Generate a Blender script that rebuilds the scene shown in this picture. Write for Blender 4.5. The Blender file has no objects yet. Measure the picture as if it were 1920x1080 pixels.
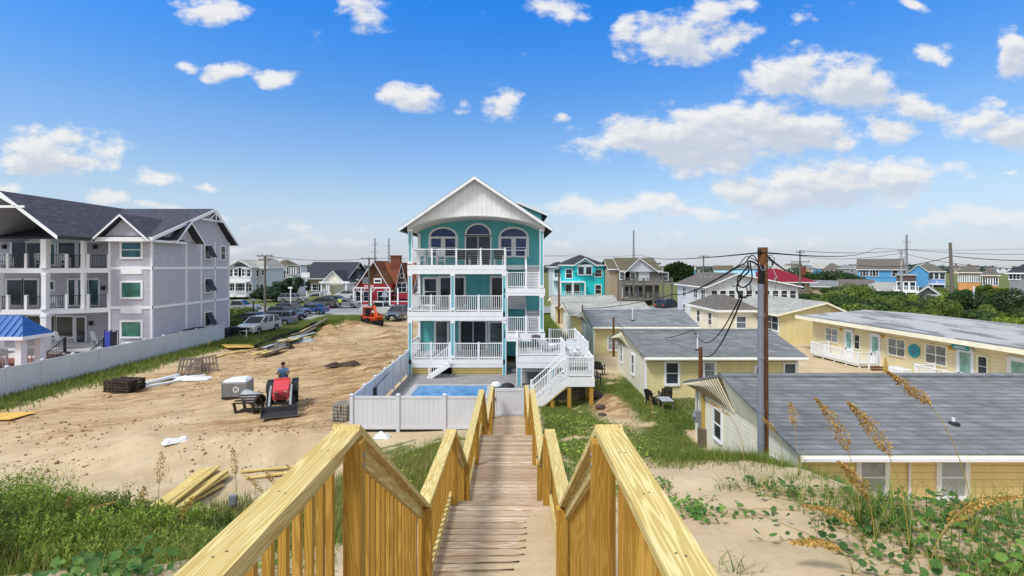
import bpy, math, random
import numpy as np
from mathutils import Vector, Matrix
R = math.radians
random.seed(7); rng = np.random.default_rng(11)
scene = bpy.context.scene
col = scene.collection
# ---------------------------------------------------------------- camera
F, CX, HY, CZ = 950.0, 964.0, 498.0, 6.8      # focal length in photo pixels, vanishing point, eye height
cam = bpy.data.cameras.new('camera'); camo = bpy.data.objects.new('camera', cam); col.objects.link(camo)
camo.location = (0, 0, CZ); camo.rotation_euler = (R(90), 0, 0)
cam.sensor_width = 36; cam.lens = F/1920*36
cam.shift_x = -(CX-960)/1920; cam.shift_y = (HY-540)/1920
cam.clip_start = 0.1; cam.clip_end = 9000
scene.camera = camo
def gx(px, D): return (px-CX)/F*D
def gz(py, D): return CZ-(py-HY)/F*D
def P(px, py, D): return Vector((gx(px, D), D, gz(py, D)))
# ---------------------------------------------------------------- sky and sun
SUN = Vector((-0.52, -0.46, 1.0)).normalized()
sun_el = math.asin(SUN.z); sun_az = math.atan2(SUN.x, SUN.y)
scene.view_settings.view_transform = 'Standard'; scene.view_settings.look = 'None'
scene.view_settings.gamma = 1; scene.view_settings.exposure = 0.75
sl = bpy.data.lights.new('sun', 'SUN'); sl.energy = 2.0; sl.angle = R(13); sl.color = (1, .98, .955)
so = bpy.data.objects.new('sun', sl); col.objects.link(so)
so.rotation_euler = (-SUN).to_track_quat('-Z', 'Y').to_euler()
so.location = (0, 0, 60)
W = bpy.data.worlds.new('World'); scene.world = W; W.use_nodes = True
def nd(nt, typ, **kw):
    n = nt.nodes.new(typ)
    for k, v in kw.items():
        if k.startswith('i_'): n.inputs[k[2:].replace('_', ' ')].default_value = v
        else: setattr(n, k, v)
    return n
def math_(nt, op, a, b=None, c=None, clamp=False):
    n = nt.nodes.new('ShaderNodeMath'); n.operation = op; n.use_clamp = clamp
    for i, v in enumerate((a, b, c)):
        if v is None: continue
        if isinstance(v, (int, float)): n.inputs[i].default_value = v
        else: nt.links.new(v, n.inputs[i])
    return n.outputs[0]
def smooth(nt, v, a, b):
    n = nt.nodes.new('ShaderNodeMapRange'); n.interpolation_type = 'SMOOTHSTEP'
    n.inputs['From Min'].default_value = a; n.inputs['From Max'].default_value = b
    nt.links.new(v, n.inputs['Value']); return n.outputs[0]
def mixc(nt, f, a, b, blend='MIX'):
    n = nt.nodes.new('ShaderNodeMix'); n.data_type = 'RGBA'; n.blend_type = blend
    for s, v in ((n.inputs[0], f), (n.inputs[6], a), (n.inputs[7], b)):
        if isinstance(v, (int, float)): s.default_value = v
        elif isinstance(v, tuple): s.default_value = (v[0], v[1], v[2], 1)
        else: nt.links.new(v, s)
    return n.outputs[2]
BLOBS = [(1230,262,140,40,1),(1350,250,190,50,1),(1490,250,150,46,1),(1330,300,180,30,.8),(1560,345,210,40,1),(1440,360,130,34,1),(1660,360,110,22,.8),
 (1480,150,75,42,.95),(1600,165,110,48,.95),(1700,195,85,34,.85),(1270,62,90,40,1),(1345,70,60,26,.8),(1330,18,70,26,.75),(1190,50,34,26,.8),
 (1740,88,36,19,.85),(1897,98,32,40,1),(1875,240,92,44,1),(1850,190,40,16,.6),(1668,254,38,22,.85),(1498,48,28,22,.5),(1170,99,19,12,.6),(1045,12,50,20,.8),
 (690,18,58,34,.9),(385,12,66,22,.9),(1688,6,36,9,.7),(450,130,64,20,.9),(542,143,42,19,.9),(350,119,24,12,.7),(755,187,54,27,1),(945,197,46,26,1),
 (860,199,24,15,.45),(90,280,100,38,1),(165,303,44,20,.9),(305,328,46,20,.75),(378,343,20,8,.6),(216,367,38,17,.9),(22,357,42,13,.9),
 (1160,385,190,20,.75),(1310,404,110,15,.7),(600,432,90,14,.5),(480,412,60,11,.5),(1850,410,130,22,.75),(330,391,90,9,.7),(1895,326,26,7,.5),(1048,220,16,11,.5),
 (1400,440,420,14,.42),(560,455,420,13,.42),(1100,460,300,10,.4)]
SKYK = (.095*2**.55)/(.1*2**.75)
def build_world():
    nt = W.node_tree; nt.nodes.clear(); L = nt.links.new
    g = bpy.data.node_groups.new('cloud_shapes', 'ShaderNodeTree')
    g.interface.new_socket('v', in_out='INPUT', socket_type='NodeSocketVector')
    g.interface.new_socket('f', in_out='OUTPUT', socket_type='NodeSocketFloat')
    gi = g.nodes.new('NodeGroupInput'); go = g.nodes.new('NodeGroupOutput'); acc = None
    for (cx, cy, rx, ry, s) in BLOBS:
        m = nd(g, 'ShaderNodeMapping', vector_type='TEXTURE')
        m.inputs['Location'].default_value = ((cx-CX)/F, (HY-cy)/F, 0)
        m.inputs['Scale'].default_value = (rx*1.62/F, ry*1.75/F, 1)
        g.links.new(gi.outputs[0], m.inputs['Vector'])
        t = nd(g, 'ShaderNodeTexGradient', gradient_type='SPHERICAL'); g.links.new(m.outputs[0], t.inputs[0])
        v = math_(g, 'MULTIPLY', t.outputs['Fac'], s)
        acc = v if acc is None else math_(g, 'SMOOTH_MAX', acc, v, .18)
    g.links.new(acc, go.inputs[0])
    tc = nd(nt, 'ShaderNodeTexCoord'); sp = nd(nt, 'ShaderNodeSeparateXYZ'); L(tc.outputs['Generated'], sp.inputs[0])
    y = math_(nt, 'MAXIMUM', sp.outputs[1], .02)
    u = math_(nt, 'DIVIDE', sp.outputs[0], y); v = math_(nt, 'DIVIDE', sp.outputs[2], y)
    cb = nd(nt, 'ShaderNodeCombineXYZ'); L(u, cb.inputs[0]); L(v, cb.inputs[1])
    # taller detail far up, flatter detail near the horizon
    mp = nd(nt, 'ShaderNodeMapping'); mp.inputs['Scale'].default_value = (1, 1.7, 1); L(cb.outputs[0], mp.inputs[0])
    n1 = nd(nt, 'ShaderNodeTexNoise'); n1.inputs['Scale'].default_value = 11; n1.inputs['Detail'].default_value = 7; n1.inputs['Roughness'].default_value = .62
    L(mp.outputs[0], n1.inputs['Vector'])
    nw = nd(nt, 'ShaderNodeTexNoise'); nw.inputs['Scale'].default_value = 5; nw.inputs['Detail'].default_value = 4; L(cb.outputs[0], nw.inputs['Vector'])
    off = nd(nt, 'ShaderNodeVectorMath', operation='SUBTRACT'); L(nw.outputs['Color'], off.inputs[0]); off.inputs[1].default_value = (.5, .5, .5)
    sc = nd(nt, 'ShaderNodeVectorMath', operation='MULTIPLY'); L(off.outputs[0], sc.inputs[0]); sc.inputs[1].default_value = (.20, .10, 0)
    pw = nd(nt, 'ShaderNodeVectorMath', operation='ADD'); L(cb.outputs[0], pw.inputs[0]); L(sc.outputs[0], pw.inputs[1])
    def shp(vec):
        k = nd(nt, 'ShaderNodeGroup'); k.node_tree = g; L(vec, k.inputs[0]); return k.outputs[0]
    a = shp(pw.outputs[0])
    up = nd(nt, 'ShaderNodeVectorMath', operation='ADD'); L(pw.outputs[0], up.inputs[0]); up.inputs[1].default_value = (-.008, .030, 0)
    b = shp(up.outputs[0])
    nn = math_(nt, 'SUBTRACT', n1.outputs['Fac'], .5)
    f = math_(nt, 'ADD', a, math_(nt, 'MULTIPLY', nn, 1.75))
    f = math_(nt, 'MULTIPLY', f, smooth(nt, a, .02, .22))
    mask = smooth(nt, f, .22, .66)
    front = smooth(nt, sp.outputs[1], .05, .2)
    mask = math_(nt, 'MULTIPLY', mask, front)
    n2 = nd(nt, 'ShaderNodeTexNoise'); n2.inputs['Scale'].default_value = 11; n2.inputs['Detail'].default_value = 5; n2.inputs['Roughness'].default_value = .55
    ofs = nd(nt, 'ShaderNodeVectorMath', operation='ADD'); L(mp.outputs[0], ofs.inputs[0]); ofs.inputs[1].default_value = (-.010, .022, 0); L(ofs.outputs[0], n2.inputs['Vector'])
    relief = math_(nt, 'SUBTRACT', n2.outputs['Fac'], n1.outputs['Fac'])
    base = smooth(nt, math_(nt, 'ADD', math_(nt, 'ADD', b, math_(nt, 'MULTIPLY', nn, .4)), math_(nt, 'MULTIPLY', relief, 2.0)), .12, .88)
    sky = nd(nt, 'ShaderNodeTexSky', sky_type='NISHITA', sun_disc=False, sun_elevation=sun_el, sun_rotation=sun_az, air_density=1.0, dust_density=.35, ozone_density=2.6, altitude=0)
    hs = nd(nt, 'ShaderNodeHueSaturation'); hs.inputs['Saturation'].default_value = 1.22; hs.inputs['Hue'].default_value = .505
    L(sky.outputs[0], hs.inputs['Color'])
    el = sp.outputs[2]
    # thin milky veil low over the horizon
    veil = math_(nt, 'SUBTRACT', 1, smooth(nt, el, .0, .30))
    veil = math_(nt, 'MULTIPLY', math_(nt, 'POWER', veil, 1.6), .55)
    cc = mixc(nt, veil, hs.outputs[0], (6.0, 6.9, 7.9))
    # grade of the air by height above the horizon: pale low down, deep blue overhead
    rp = nd(nt, 'ShaderNodeValToRGB'); L(math_(nt, 'MULTIPLY', el, 1.6), rp.inputs[0]); e = rp.color_ramp.elements
    for i, (p_, c_) in enumerate(((.04, (.72,.71,.80)), (.19, (.97,.94,.93)), (.40, (1.2,1.25,1.26)), (.72, (.36,1.24,1.76)), (1.0, (.3,1.15,1.8)))):
        el_ = e[i] if i < 2 else e.new(p_); el_.position = p_; el_.color = (*[v/2 for v in c_], 1)
    cc = mixc(nt, 1.0, cc, rp.outputs[0], 'MULTIPLY')
    k2 = nd(nt, 'ShaderNodeVectorMath', operation='SCALE'); L(cc, k2.inputs[0]); k2.inputs['Scale'].default_value = 2.0*SKYK
    cloudc = mixc(nt, base, (6.5*SKYK, 6.45*SKYK, 6.35*SKYK), (4.3*SKYK, 4.75*SKYK, 5.4*SKYK))
    lowc = smooth(nt, el, .02, .16)
    cc = mixc(nt, math_(nt, 'MULTIPLY', mask, math_(nt, 'ADD', math_(nt, 'MULTIPLY', lowc, .5), .45)), k2.outputs[0], cloudc)
    # unseen broken cloud added overhead and behind the viewer, bright for neutral ambient light
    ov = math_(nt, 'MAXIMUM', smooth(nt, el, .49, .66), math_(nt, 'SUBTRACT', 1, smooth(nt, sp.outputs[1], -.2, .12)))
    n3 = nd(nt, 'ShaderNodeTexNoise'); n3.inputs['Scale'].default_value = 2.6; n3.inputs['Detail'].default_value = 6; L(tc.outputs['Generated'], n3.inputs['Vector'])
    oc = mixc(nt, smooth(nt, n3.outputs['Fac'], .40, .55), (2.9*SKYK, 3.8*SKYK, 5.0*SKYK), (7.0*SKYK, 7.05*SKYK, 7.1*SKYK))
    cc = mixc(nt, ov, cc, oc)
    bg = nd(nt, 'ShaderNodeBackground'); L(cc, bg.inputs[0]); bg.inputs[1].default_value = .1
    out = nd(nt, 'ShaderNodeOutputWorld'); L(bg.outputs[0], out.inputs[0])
    W.cycles.sampling_method = 'MANUAL'; W.cycles.sample_map_resolution = 512
build_world()
# ---------------------------------------------------------------- materials
def lin(h):
    if isinstance(h, str):
        h = h.lstrip('#'); c = [int(h[i:i+2], 16)/255 for i in (0, 2, 4)]
        return tuple(x/12.92 if x <= .04045 else ((x+.055)/1.055)**2.4 for x in c)
    return tuple(h)
def sc_(c, k): return tuple(min(1, x*k) for x in c)
MATS = {}
def base_mat(name, rough=.7, metal=0, spec=.4):
    m = bpy.data.materials.new(name); m.use_nodes = True; nt = m.node_tree
    b = nt.nodes['Principled BSDF']; b.inputs['Roughness'].default_value = rough; b.inputs['Metallic'].default_value = metal
    b.inputs['Specular IOR Level'].default_value = spec
    return m, nt, b
def coords(nt, kind='Object'):
    return nt.nodes.new('ShaderNodeTexCoord').outputs[kind]
def mapped(nt, v, scale=(1, 1, 1)):
    m = nt.nodes.new('ShaderNodeMapping'); m.inputs['Scale'].default_value = scale; nt.links.new(v, m.inputs[0]); return m.outputs[0]
def noise(nt, v, s, d=4, r=.55):
    n = nt.nodes.new('ShaderNodeTexNoise'); n.inputs['Scale'].default_value = s; n.inputs['Detail'].default_value = d; n.inputs['Roughness'].default_value = r
    nt.links.new(v, n.inputs['Vector']); return n.outputs['Fac']
def bump(nt, b, h, strength=.3, dist=.02):
    n = nt.nodes.new('ShaderNodeBump'); n.inputs['Strength'].default_value = strength; n.inputs['Distance'].default_value = dist
    nt.links.new(h, n.inputs['Height']); nt.links.new(n.outputs[0], b.inputs['Normal'])
def plain(name, c, rough=.6, var=.12, scale=3, metal=0, bmp=0, spec=.4):
    """paint or plastic with uneven wear"""
    c = lin(c); m, nt, b = base_mat(name, rough, metal, spec); v = coords(nt)
    n = math_(nt, 'ADD', math_(nt, 'MULTIPLY', noise(nt, v, scale, 5), .7), math_(nt, 'MULTIPLY', noise(nt, v, scale*9, 3), .3))
    nt.links.new(mixc(nt, smooth(nt, n, .3, .7), sc_(c, 1-var), sc_(c, 1+var)), b.inputs['Base Color'])
    if bmp: bump(nt, b, noise(nt, v, scale*14, 3), bmp, .01)
    MATS[name] = m; return m
def siding(name, c, pitch=.12, vertical=False, var=.07, rough=.65, dark=.72, dirt=.1):
    c = lin(c); m, nt, b = base_mat(name, rough); v = coords(nt)
    s = nt.nodes.new('ShaderNodeSeparateXYZ'); nt.links.new(v, s.inputs[0])
    a = math_(nt, 'ADD', s.outputs[0], s.outputs[1]) if vertical else s.outputs[2]
    fr = math_(nt, 'FRACT', math_(nt, 'DIVIDE', math_(nt, 'ADD', a, 50), pitch))
    groove = smooth(nt, fr, .86, .97)
    n = noise(nt, mapped(nt, v, (1, 1, .25)), 2.2, 5); n2 = noise(nt, v, 26, 2)
    cc = mixc(nt, smooth(nt, math_(nt, 'ADD', math_(nt, 'MULTIPLY', n, .75), math_(nt, 'MULTIPLY', n2, .25)), .35, .65), sc_(c, 1-var-dirt*.5), sc_(c, 1+var*.6))
    cc = mixc(nt, math_(nt, 'MULTIPLY', groove, .9), cc, sc_(c, dark))
    nt.links.new(cc, b.inputs['Base Color'])
    bump(nt, b, math_(nt, 'SUBTRACT', fr, math_(nt, 'MULTIPLY', groove, 2)), .5, .015 if not vertical else .008)
    MATS[name] = m; return m
def shakes(name, c):
    """shingle siding: offset rows of small tabs"""
    c = lin(c); m, nt, b = base_mat(name, .85); v = coords(nt)
    s = nt.nodes.new('ShaderNodeSeparateXYZ'); nt.links.new(v, s.inputs[0])
    cb = nt.nodes.new('ShaderNodeCombineXYZ'); nt.links.new(math_(nt, 'ADD', s.outputs[0], s.outputs[1]), cb.inputs[0]); nt.links.new(s.outputs[2], cb.inputs[1])
    br = nt.nodes.new('ShaderNodeTexBrick'); br.offset = .37; br.inputs['Scale'].default_value = 1
    br.inputs['Brick Width'].default_value = .22; br.inputs['Row Height'].default_value = .17; br.inputs['Mortar Size'].default_value = .012
    br.inputs['Color1'].default_value = (*sc_(c, .86), 1); br.inputs['Color2'].default_value = (*sc_(c, 1.12), 1); br.inputs['Mortar'].default_value = (*sc_(c, .55), 1)
    br.inputs['Mortar Smooth'].default_value = .3
    nt.links.new(cb.outputs[0], br.inputs['Vector'])
    nt.links.new(mixc(nt, smooth(nt, noise(nt, v, 1.4, 5), .3, .7), br.outputs['Color'], sc_(c, .92)), b.inputs['Base Color'])
    bump(nt, b, br.outputs['Fac'], -.4, .01); MATS[name] = m; return m
def roofm(name, c, row=.055, var=.2, streak=.35, scale=1.0):
    c = lin(c); m, nt, b = base_mat(name, .93, spec=.2); v = coords(nt)
    s = nt.nodes.new('ShaderNodeSeparateXYZ'); nt.links.new(v, s.inputs[0])
    rw = math_(nt, 'DIVIDE', math_(nt, 'ADD', s.outputs[2], 20), row); fr = math_(nt, 'FRACT', rw); fl = math_(nt, 'FLOOR', rw)
    cb = nt.nodes.new('ShaderNodeCombineXYZ'); h = math_(nt, 'ADD', s.outputs[0], s.outputs[1])
    nt.links.new(math_(nt, 'FLOOR', math_(nt, 'MULTIPLY', math_(nt, 'ADD', h, math_(nt, 'MULTIPLY', fl, .37)), 4*scale)), cb.inputs[0]); nt.links.new(fl, cb.inputs[1])
    wn = nt.nodes.new('ShaderNodeTexWhiteNoise'); wn.noise_dimensions = '2D'; nt.links.new(cb.outputs[0], wn.inputs['Vector'])
    big = noise(nt, mapped(nt, v, (.35, .8, 2)), 1.6, 6, .65); gr = noise(nt, v, 60, 2)
    t = math_(nt, 'ADD', math_(nt, 'MULTIPLY', wn.outputs[0], .45), math_(nt, 'MULTIPLY', gr, .55))
    cc = mixc(nt, t, sc_(c, 1-var), sc_(c, 1+var))
    rowz = math_(nt, 'MULTIPLY', fl, .37); cbb = nt.nodes.new('ShaderNodeCombineXYZ'); nt.links.new(math_(nt, 'MULTIPLY', h, .55*scale), cbb.inputs[0]); nt.links.new(rowz, cbb.inputs[1])
    st = noise(nt, cbb.outputs[0], 2.2, 4, .7); cc = mixc(nt, math_(nt, 'MULTIPLY', smooth(nt, st, .42, .62), .55), cc, sc_(c, .5)); cc = mixc(nt, math_(nt, 'MULTIPLY', smooth(nt, st, .45, .30), .7), cc, sc_(c, 1.6))
    cc = mixc(nt, math_(nt, 'MULTIPLY', smooth(nt, big, .42, .68), streak), cc, sc_(c, 1.45))
    cc = mixc(nt, math_(nt, 'MULTIPLY', smooth(nt, fr, .72, .95), .75), cc, sc_(c, .42))
    nt.links.new(cc, b.inputs['Base Color']); bump(nt, b, math_(nt, 'SUBTRACT', 1, fr), .7, .015)
    MATS[name] = m; return m
def woodm(name, c, c2, axis='X', rough=.7, grain=1.0, knots=.5, perobj=.12):
    """sawn lumber: stretched growth rings, fine pores, knots; tone differs from board to board"""
    c = lin(c); c2 = lin(c2); m, nt, b = base_mat(name, rough, spec=.25); v = coords(nt)
    k = {'X': (.05, 1, 1), 'Y': (1, .05, 1), 'Z': (1, 1, .05)}[axis]
    mv = mapped(nt, v, tuple(x*grain for x in k))
    geo = nt.nodes.new('ShaderNodeNewGeometry'); oi = nt.nodes.new('ShaderNodeObjectInfo')
    rnd = math_(nt, 'FRACT', math_(nt, 'ADD', geo.outputs['Random Per Island'], oi.outputs['Random']))
    add = nt.nodes.new('ShaderNodeVectorMath'); add.operation = 'ADD'; cmb = nt.nodes.new('ShaderNodeCombineXYZ')
    for i in range(3): nt.links.new(math_(nt, 'MULTIPLY', rnd, (7.3, 4.1, 9.7)[i]), cmb.inputs[i])
    nt.links.new(mv, add.inputs[0]); nt.links.new(cmb.outputs[0], add.inputs[1]); vv = add.outputs[0]
    big = noise(nt, vv, 5.5, 2.5, .5)
    ring = math_(nt, 'FRACT', math_(nt, 'MULTIPLY', big, 17))
    ring = smooth(nt, math_(nt, 'ABSOLUTE', math_(nt, 'SUBTRACT', ring, .5)), .12, .5)
    fine = noise(nt, mapped(nt, vv, (1, 1, 1)), 70, 3)
    t = math_(nt, 'ADD', math_(nt, 'MULTIPLY', ring, .62), math_(nt, 'MULTIPLY', fine, .38))
    cc = mixc(nt, smooth(nt, t, .15, .85), c, c2)
    vo = nt.nodes.new('ShaderNodeTexVoronoi'); vo.inputs['Scale'].default_value = 1.7
    kk = {'X': (.55, 3, 3), 'Y': (3, .55, 3), 'Z': (3, 3, .55)}[axis]; kv = mapped(nt, v, kk)
    a2 = nt.nodes.new('ShaderNodeVectorMath'); a2.operation = 'ADD'; nt.links.new(kv, a2.inputs[0]); nt.links.new(cmb.outputs[0], a2.inputs[1])
    nt.links.new(a2.outputs[0], vo.inputs['Vector'])
    kn = math_(nt, 'SUBTRACT', 1, smooth(nt, vo.outputs['Distance'], .03, .09))
    cc = mixc(nt, math_(nt, 'MULTIPLY', kn, knots), cc, sc_(c, .3))
    cc = mixc(nt, math_(nt, 'MULTIPLY', rnd, perobj*2), cc, sc_(c, .62))
    nt.links.new(cc, b.inputs['Base Color']); bump(nt, b, t, .25, .004)
    MATS[name] = m; return m
def glassm(name, c, rough=.08, spec=.45):
    c = lin(c); m, nt, b = base_mat(name, rough, spec=spec); v = coords(nt)
    nt.links.new(mixc(nt, smooth(nt, noise(nt, v, .9, 3), .35, .65), sc_(c, .6), sc_(c, 1.5)), b.inputs['Base Color'])
    bump(nt, b, noise(nt, v, 1.3, 1), .05, .02); MATS[name] = m; return m
def leafm(name, c, c2, scale=1.2, trans=.35, perobj=.35):
    c = lin(c); c2 = lin(c2); m, nt, b = base_mat(name, .6, spec=.25); v = coords(nt)
    geo = nt.nodes.new('ShaderNodeNewGeometry'); oi = nt.nodes.new('ShaderNodeObjectInfo')
    t = math_(nt, 'ADD', math_(nt, 'MULTIPLY', noise(nt, v, scale, 4), .6), math_(nt, 'MULTIPLY', geo.outputs['Random Per Island'], .4))
    cc = mixc(nt, smooth(nt, t, .3, .75), c, c2)
    cc = mixc(nt, math_(nt, 'MULTIPLY', oi.outputs['Random'], perobj), cc, sc_(c, .55))
    nt.links.new(cc, b.inputs['Base Color'])
    tr = nt.nodes.new('ShaderNodeBsdfTranslucent'); nt.links.new(cc, tr.inputs[0]); mx = nt.nodes.new('ShaderNodeMixShader'); mx.inputs[0].default_value = trans
    out = nt.nodes['Material Output']; nt.links.new(b.outputs[0], mx.inputs[1]); nt.links.new(tr.outputs[0], mx.inputs[2]); nt.links.new(mx.outputs[0], out.inputs[0])
    MATS[name] = m; return m
M = MATS
plain('white_vinyl', '#ced2dc', .42, .06, 1.1)
plain('white_paint', '#e8eaee', .55, .05, 2)
plain('screw_head', '#5b5138', .6, .1, 3)
plain('white_trim', '#eceef2', .5, .04, 2)
plain('off_white', '#d9d6cc', .6, .08, 2)
plain('cream_trim', '#f6efd8', .6, .1, 2)
plain('grey_deck', '#a6a6a8', .8, .1, 5)
plain('soffit', '#dddcd6', .7, .05, 2)
plain('black_metal', '#1a1c20', .45, .2, 3)
plain('dark_plastic', '#23252a', .6, .25, 4)
plain('dark_gap', '#15140f', .9, .2, 4)
plain('rubber', '#191919', .85, .2, 9)
plain('steel', '#8b8f93', .4, .1, 5, metal=.6)
plain('galvanised', '#8d939c', .5, .14, 5, metal=.15)
plain('conduit', '#79808e', .55, .1, 3)
plain('concrete', '#a5a6a8', .9, .14, 2, bmp=.2)
plain('asphalt', '#85868a', .95, .12, .5, bmp=.2)
plain('asphalt_pale', '#9c9a95', .95, .12, .3, bmp=.2)
plain('red_brick', '#7d4a3a', .9, .25, 4)
plain('orange_paint', '#c24a1e', .6, .12, 3)
plain('tractor_red', '#c63f44', .4, .06, 3)
plain('cushion_dark', '#34383f', .8, .2, 4)
plain('tarp_grey', '#9aa0a6', .6, .15, 5, bmp=.3)
plain('plastic_white', '#dfe3e8', .35, .08, 5, bmp=.3)
plain('stone_grey', '#8a867b', .9, .3, 9, bmp=.5)
plain('debris_dark', '#4a3a34', .95, .5, 6, bmp=.6)
plain('brown_paint', '#6b4a33', .7, .2, 4)
plain('sign_teal', '#1e9aa8', .5, .05, 3)
plain('vest_yellow', '#c9e62c', .7, .06, 5)
plain('denim', '#38496a', .85, .2, 8)
plain('shirt_blue', '#5b7ea0', .85, .15, 8)
plain('skin', '#8a5c44', .6, .1, 8)
plain('hair', '#1b1512', .8, .2, 20)
plain('blue_towel', '#5566c8', .9, .3, 14)
plain('amber_lamp', '#d89a2a', .4, .1, 5)
plain('gold_trim', '#b59c55', .6, .1, 5)
siding('teal_siding', '#60b8be', .13, var=.06)
siding('teal_board', '#66b0bc', 9, var=.05)
siding('white_batten', '#eeeff0', .30, vertical=True, var=.05, dark=.78)
siding('cyan_siding', '#22ccd6', .2, var=.04)
siding('motel_siding', '#efe0b4', .2, var=.05, dark=.7)
siding('yellow_siding', '#e6d9a2', .20, var=.05, dark=.62)
siding('yellow_siding_deep', '#ecd696', .19, var=.06, dark=.6)
siding('cream_siding', '#ece7d4', .16, var=.05, dark=.62)
siding('cream_panel', '#e6dcb8', .17, vertical=True, var=.05, dark=.5)
siding('white_siding', '#d2d7de', .16, var=.05)
siding('grey_siding', '#8f9297', .16, var=.06)
siding('blue_siding', '#5aa2d8', .2, var=.05)
siding('blue_siding_deep', '#4c86c8', .2, var=.05)
siding('orange_siding', '#d89c62', .2, var=.06)
siding('red_siding', '#a02838', .18, var=.1)
siding('brown_siding', '#6d4a30', .2, var=.15)
siding('tan_siding', '#b8a48c', .18, var=.06)
siding('dark_siding', '#5c4c48', .2, var=.12)
shakes('grey_shakes', '#bfbeca')
shakes('weathered_shakes', '#85817a')
roofm('roof_slate', '#4a4b57', .10, .18, .25)
roofm('roof_blue_grey', '#75777a', .055, .26, .5)
roofm('roof_grey', '#7d8286', .055, .14, .5)
roofm('roof_light', '#a4a49f', .05, .16, .5)
roofm('roof_brown', '#6a6560', .08, .15, .3)
roofm('roof_rust', '#7b4c38', .12, .2, .4)
roofm('roof_olive', '#65604f', .1, .15, .3)
roofm('roof_red', '#842434', .16, .08, .1)
roofm('roof_dark', '#3c4048', .1, .15, .2)
woodm('pine_x', '#bea766', '#dbcb90', 'X', rough=.85, grain=1.9, perobj=.10)
woodm('pine_z', '#b08534', '#cda450', 'Z', rough=.85, grain=1.9, perobj=.25)
woodm('deck_board', '#b79b7c', '#dacdbb', 'X', rough=.9, grain=1.5, perobj=.36, knots=.5)
woodm('pine_pale', '#cbb163', '#ddc98a', 'X', grain=1.2, perobj=.15)
woodm('old_wood', '#6f6255', '#8a7d70', 'X', grain=1, perobj=.3)
woodm('dark_wood', '#3a2f26', '#55483c', 'X', grain=1, perobj=.3)
woodm('post_brown', '#5a3a22', '#80573a', 'Z', grain=1.2, perobj=.1)
woodm('pole_grey', '#6d675e', '#86807a', 'Z', grain=1.2, perobj=.3)
woodm('plywood', '#cfa24a', '#ddb968', 'X', grain=.6, perobj=.1)
glassm('glass_dark', '#2c353e'); glassm('glass_blue', '#2b3a63'); glassm('glass_green', '#3b7465', .12, .6); glassm('glass_grey', '#56626a')
glassm('glass_curtain', '#8c9296', .25, .5); glassm('car_glass', '#20272c', .05)
glassm('glass_mint', '#7fa79c', .2, .5); glassm('glass_teal', '#2f5560')
leafm('leaf_shrub', '#587826', '#b2c658', perobj=.2); leafm('leaf_dark', '#2c4524', '#56743a', perobj=.5); leafm('leaf_pine', '#2c4434', '#50704e')
leafm('leaf_vine', '#4a7634', '#88ad50'); leafm('grass_green', '#526c2c', '#98a94a', .9); leafm('grass_olive', '#6d7d35', '#a5a45a', .7)
leafm('grass_dry', '#a58a52', '#c8b07a', .7); leafm('oat_head', '#a07c40', '#dab86c', 3, .25, .2); leafm('oat_stem', '#a58a3c', '#b9a85a', 3, .1, .2)
leafm('leaf_mid', '#48602a', '#8da046', perobj=.5); leafm('leaf_broad', '#3f6a34', '#759a4a', 2)
def car_paint(name, c, metal=.3):
    m, nt, b = base_mat(name, .3, metal, .5); b.inputs['Base Color'].default_value = (*lin(c), 1); b.inputs['Coat Weight'].default_value = .6; b.inputs['Coat Roughness'].default_value = .06
    v = coords(nt); nt.links.new(math_(nt, 'ADD', math_(nt, 'MULTIPLY', noise(nt, v, 4, 4), .25), .22), b.inputs['Roughness']); MATS[name] = m
for n, c in (('paint_white', '#d5d8da'), ('paint_black', '#1e232c'), ('paint_silver', '#8f949b'), ('paint_slate', '#4a5568'), ('paint_grey', '#5f605c'), ('paint_bluegrey', '#68748c'), ('paint_blue', '#3a568c')): car_paint(n, c)
def corrugated(name, c, pitch, axis):
    c = lin(c); m, nt, b = base_mat(name, .4, .1); v = coords(nt); s = nt.nodes.new('ShaderNodeSeparateXYZ'); nt.links.new(v, s.inputs[0])
    fr = math_(nt, 'FRACT', math_(nt, 'DIVIDE', math_(nt, 'ADD', s.outputs[axis], 50), pitch)); g = smooth(nt, fr, .88, .96)
    nt.links.new(mixc(nt, math_(nt, 'MULTIPLY', g, .8), mixc(nt, noise(nt, v, 1.5, 4), sc_(c, .85), sc_(c, 1.15)), sc_(c, .35)), b.inputs['Base Color']); bump(nt, b, g, .6, .03); MATS[name] = m
corrugated('blue_metal', '#1f569f', .42, 0)
def watermat():
    m, nt, b = base_mat('pool_water', .04, 0, .5); v = coords(nt)
    n = noise(nt, mapped(nt, v, (1, 2.2, 1)), 2.2, 4, .6)
    nt.links.new(mixc(nt, smooth(nt, n, .4, .7), lin('#0a68a8'), lin('#3a9fd6')), b.inputs['Base Color']); bump(nt, b, n, .25, .05); MATS['pool_water'] = m
watermat()
def pavermat():
    m, nt, b = base_mat('pavers', .9); v = coords(nt); br = nt.nodes.new('ShaderNodeTexBrick')
    br.inputs['Scale'].default_value = 1; br.inputs['Brick Width'].default_value = .24; br.inputs['Row Height'].default_value = .16; br.inputs['Mortar Size'].default_value = .012
    br.inputs['Color1'].default_value = (*lin('#77777a'), 1); br.inputs['Color2'].default_value = (*lin('#949496'), 1); br.inputs['Mortar'].default_value = (*lin('#5f5f60'), 1)
    nt.links.new(v, br.inputs['Vector']); nt.links.new(mixc(nt, math_(nt, 'MULTIPLY', noise(nt, v, 3, 4), .5), br.outputs['Color'], lin('#9d9c99')), b.inputs['Base Color']); bump(nt, b, br.outputs['Fac'], -.3, .01); MATS['pavers'] = m
pavermat()
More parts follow.
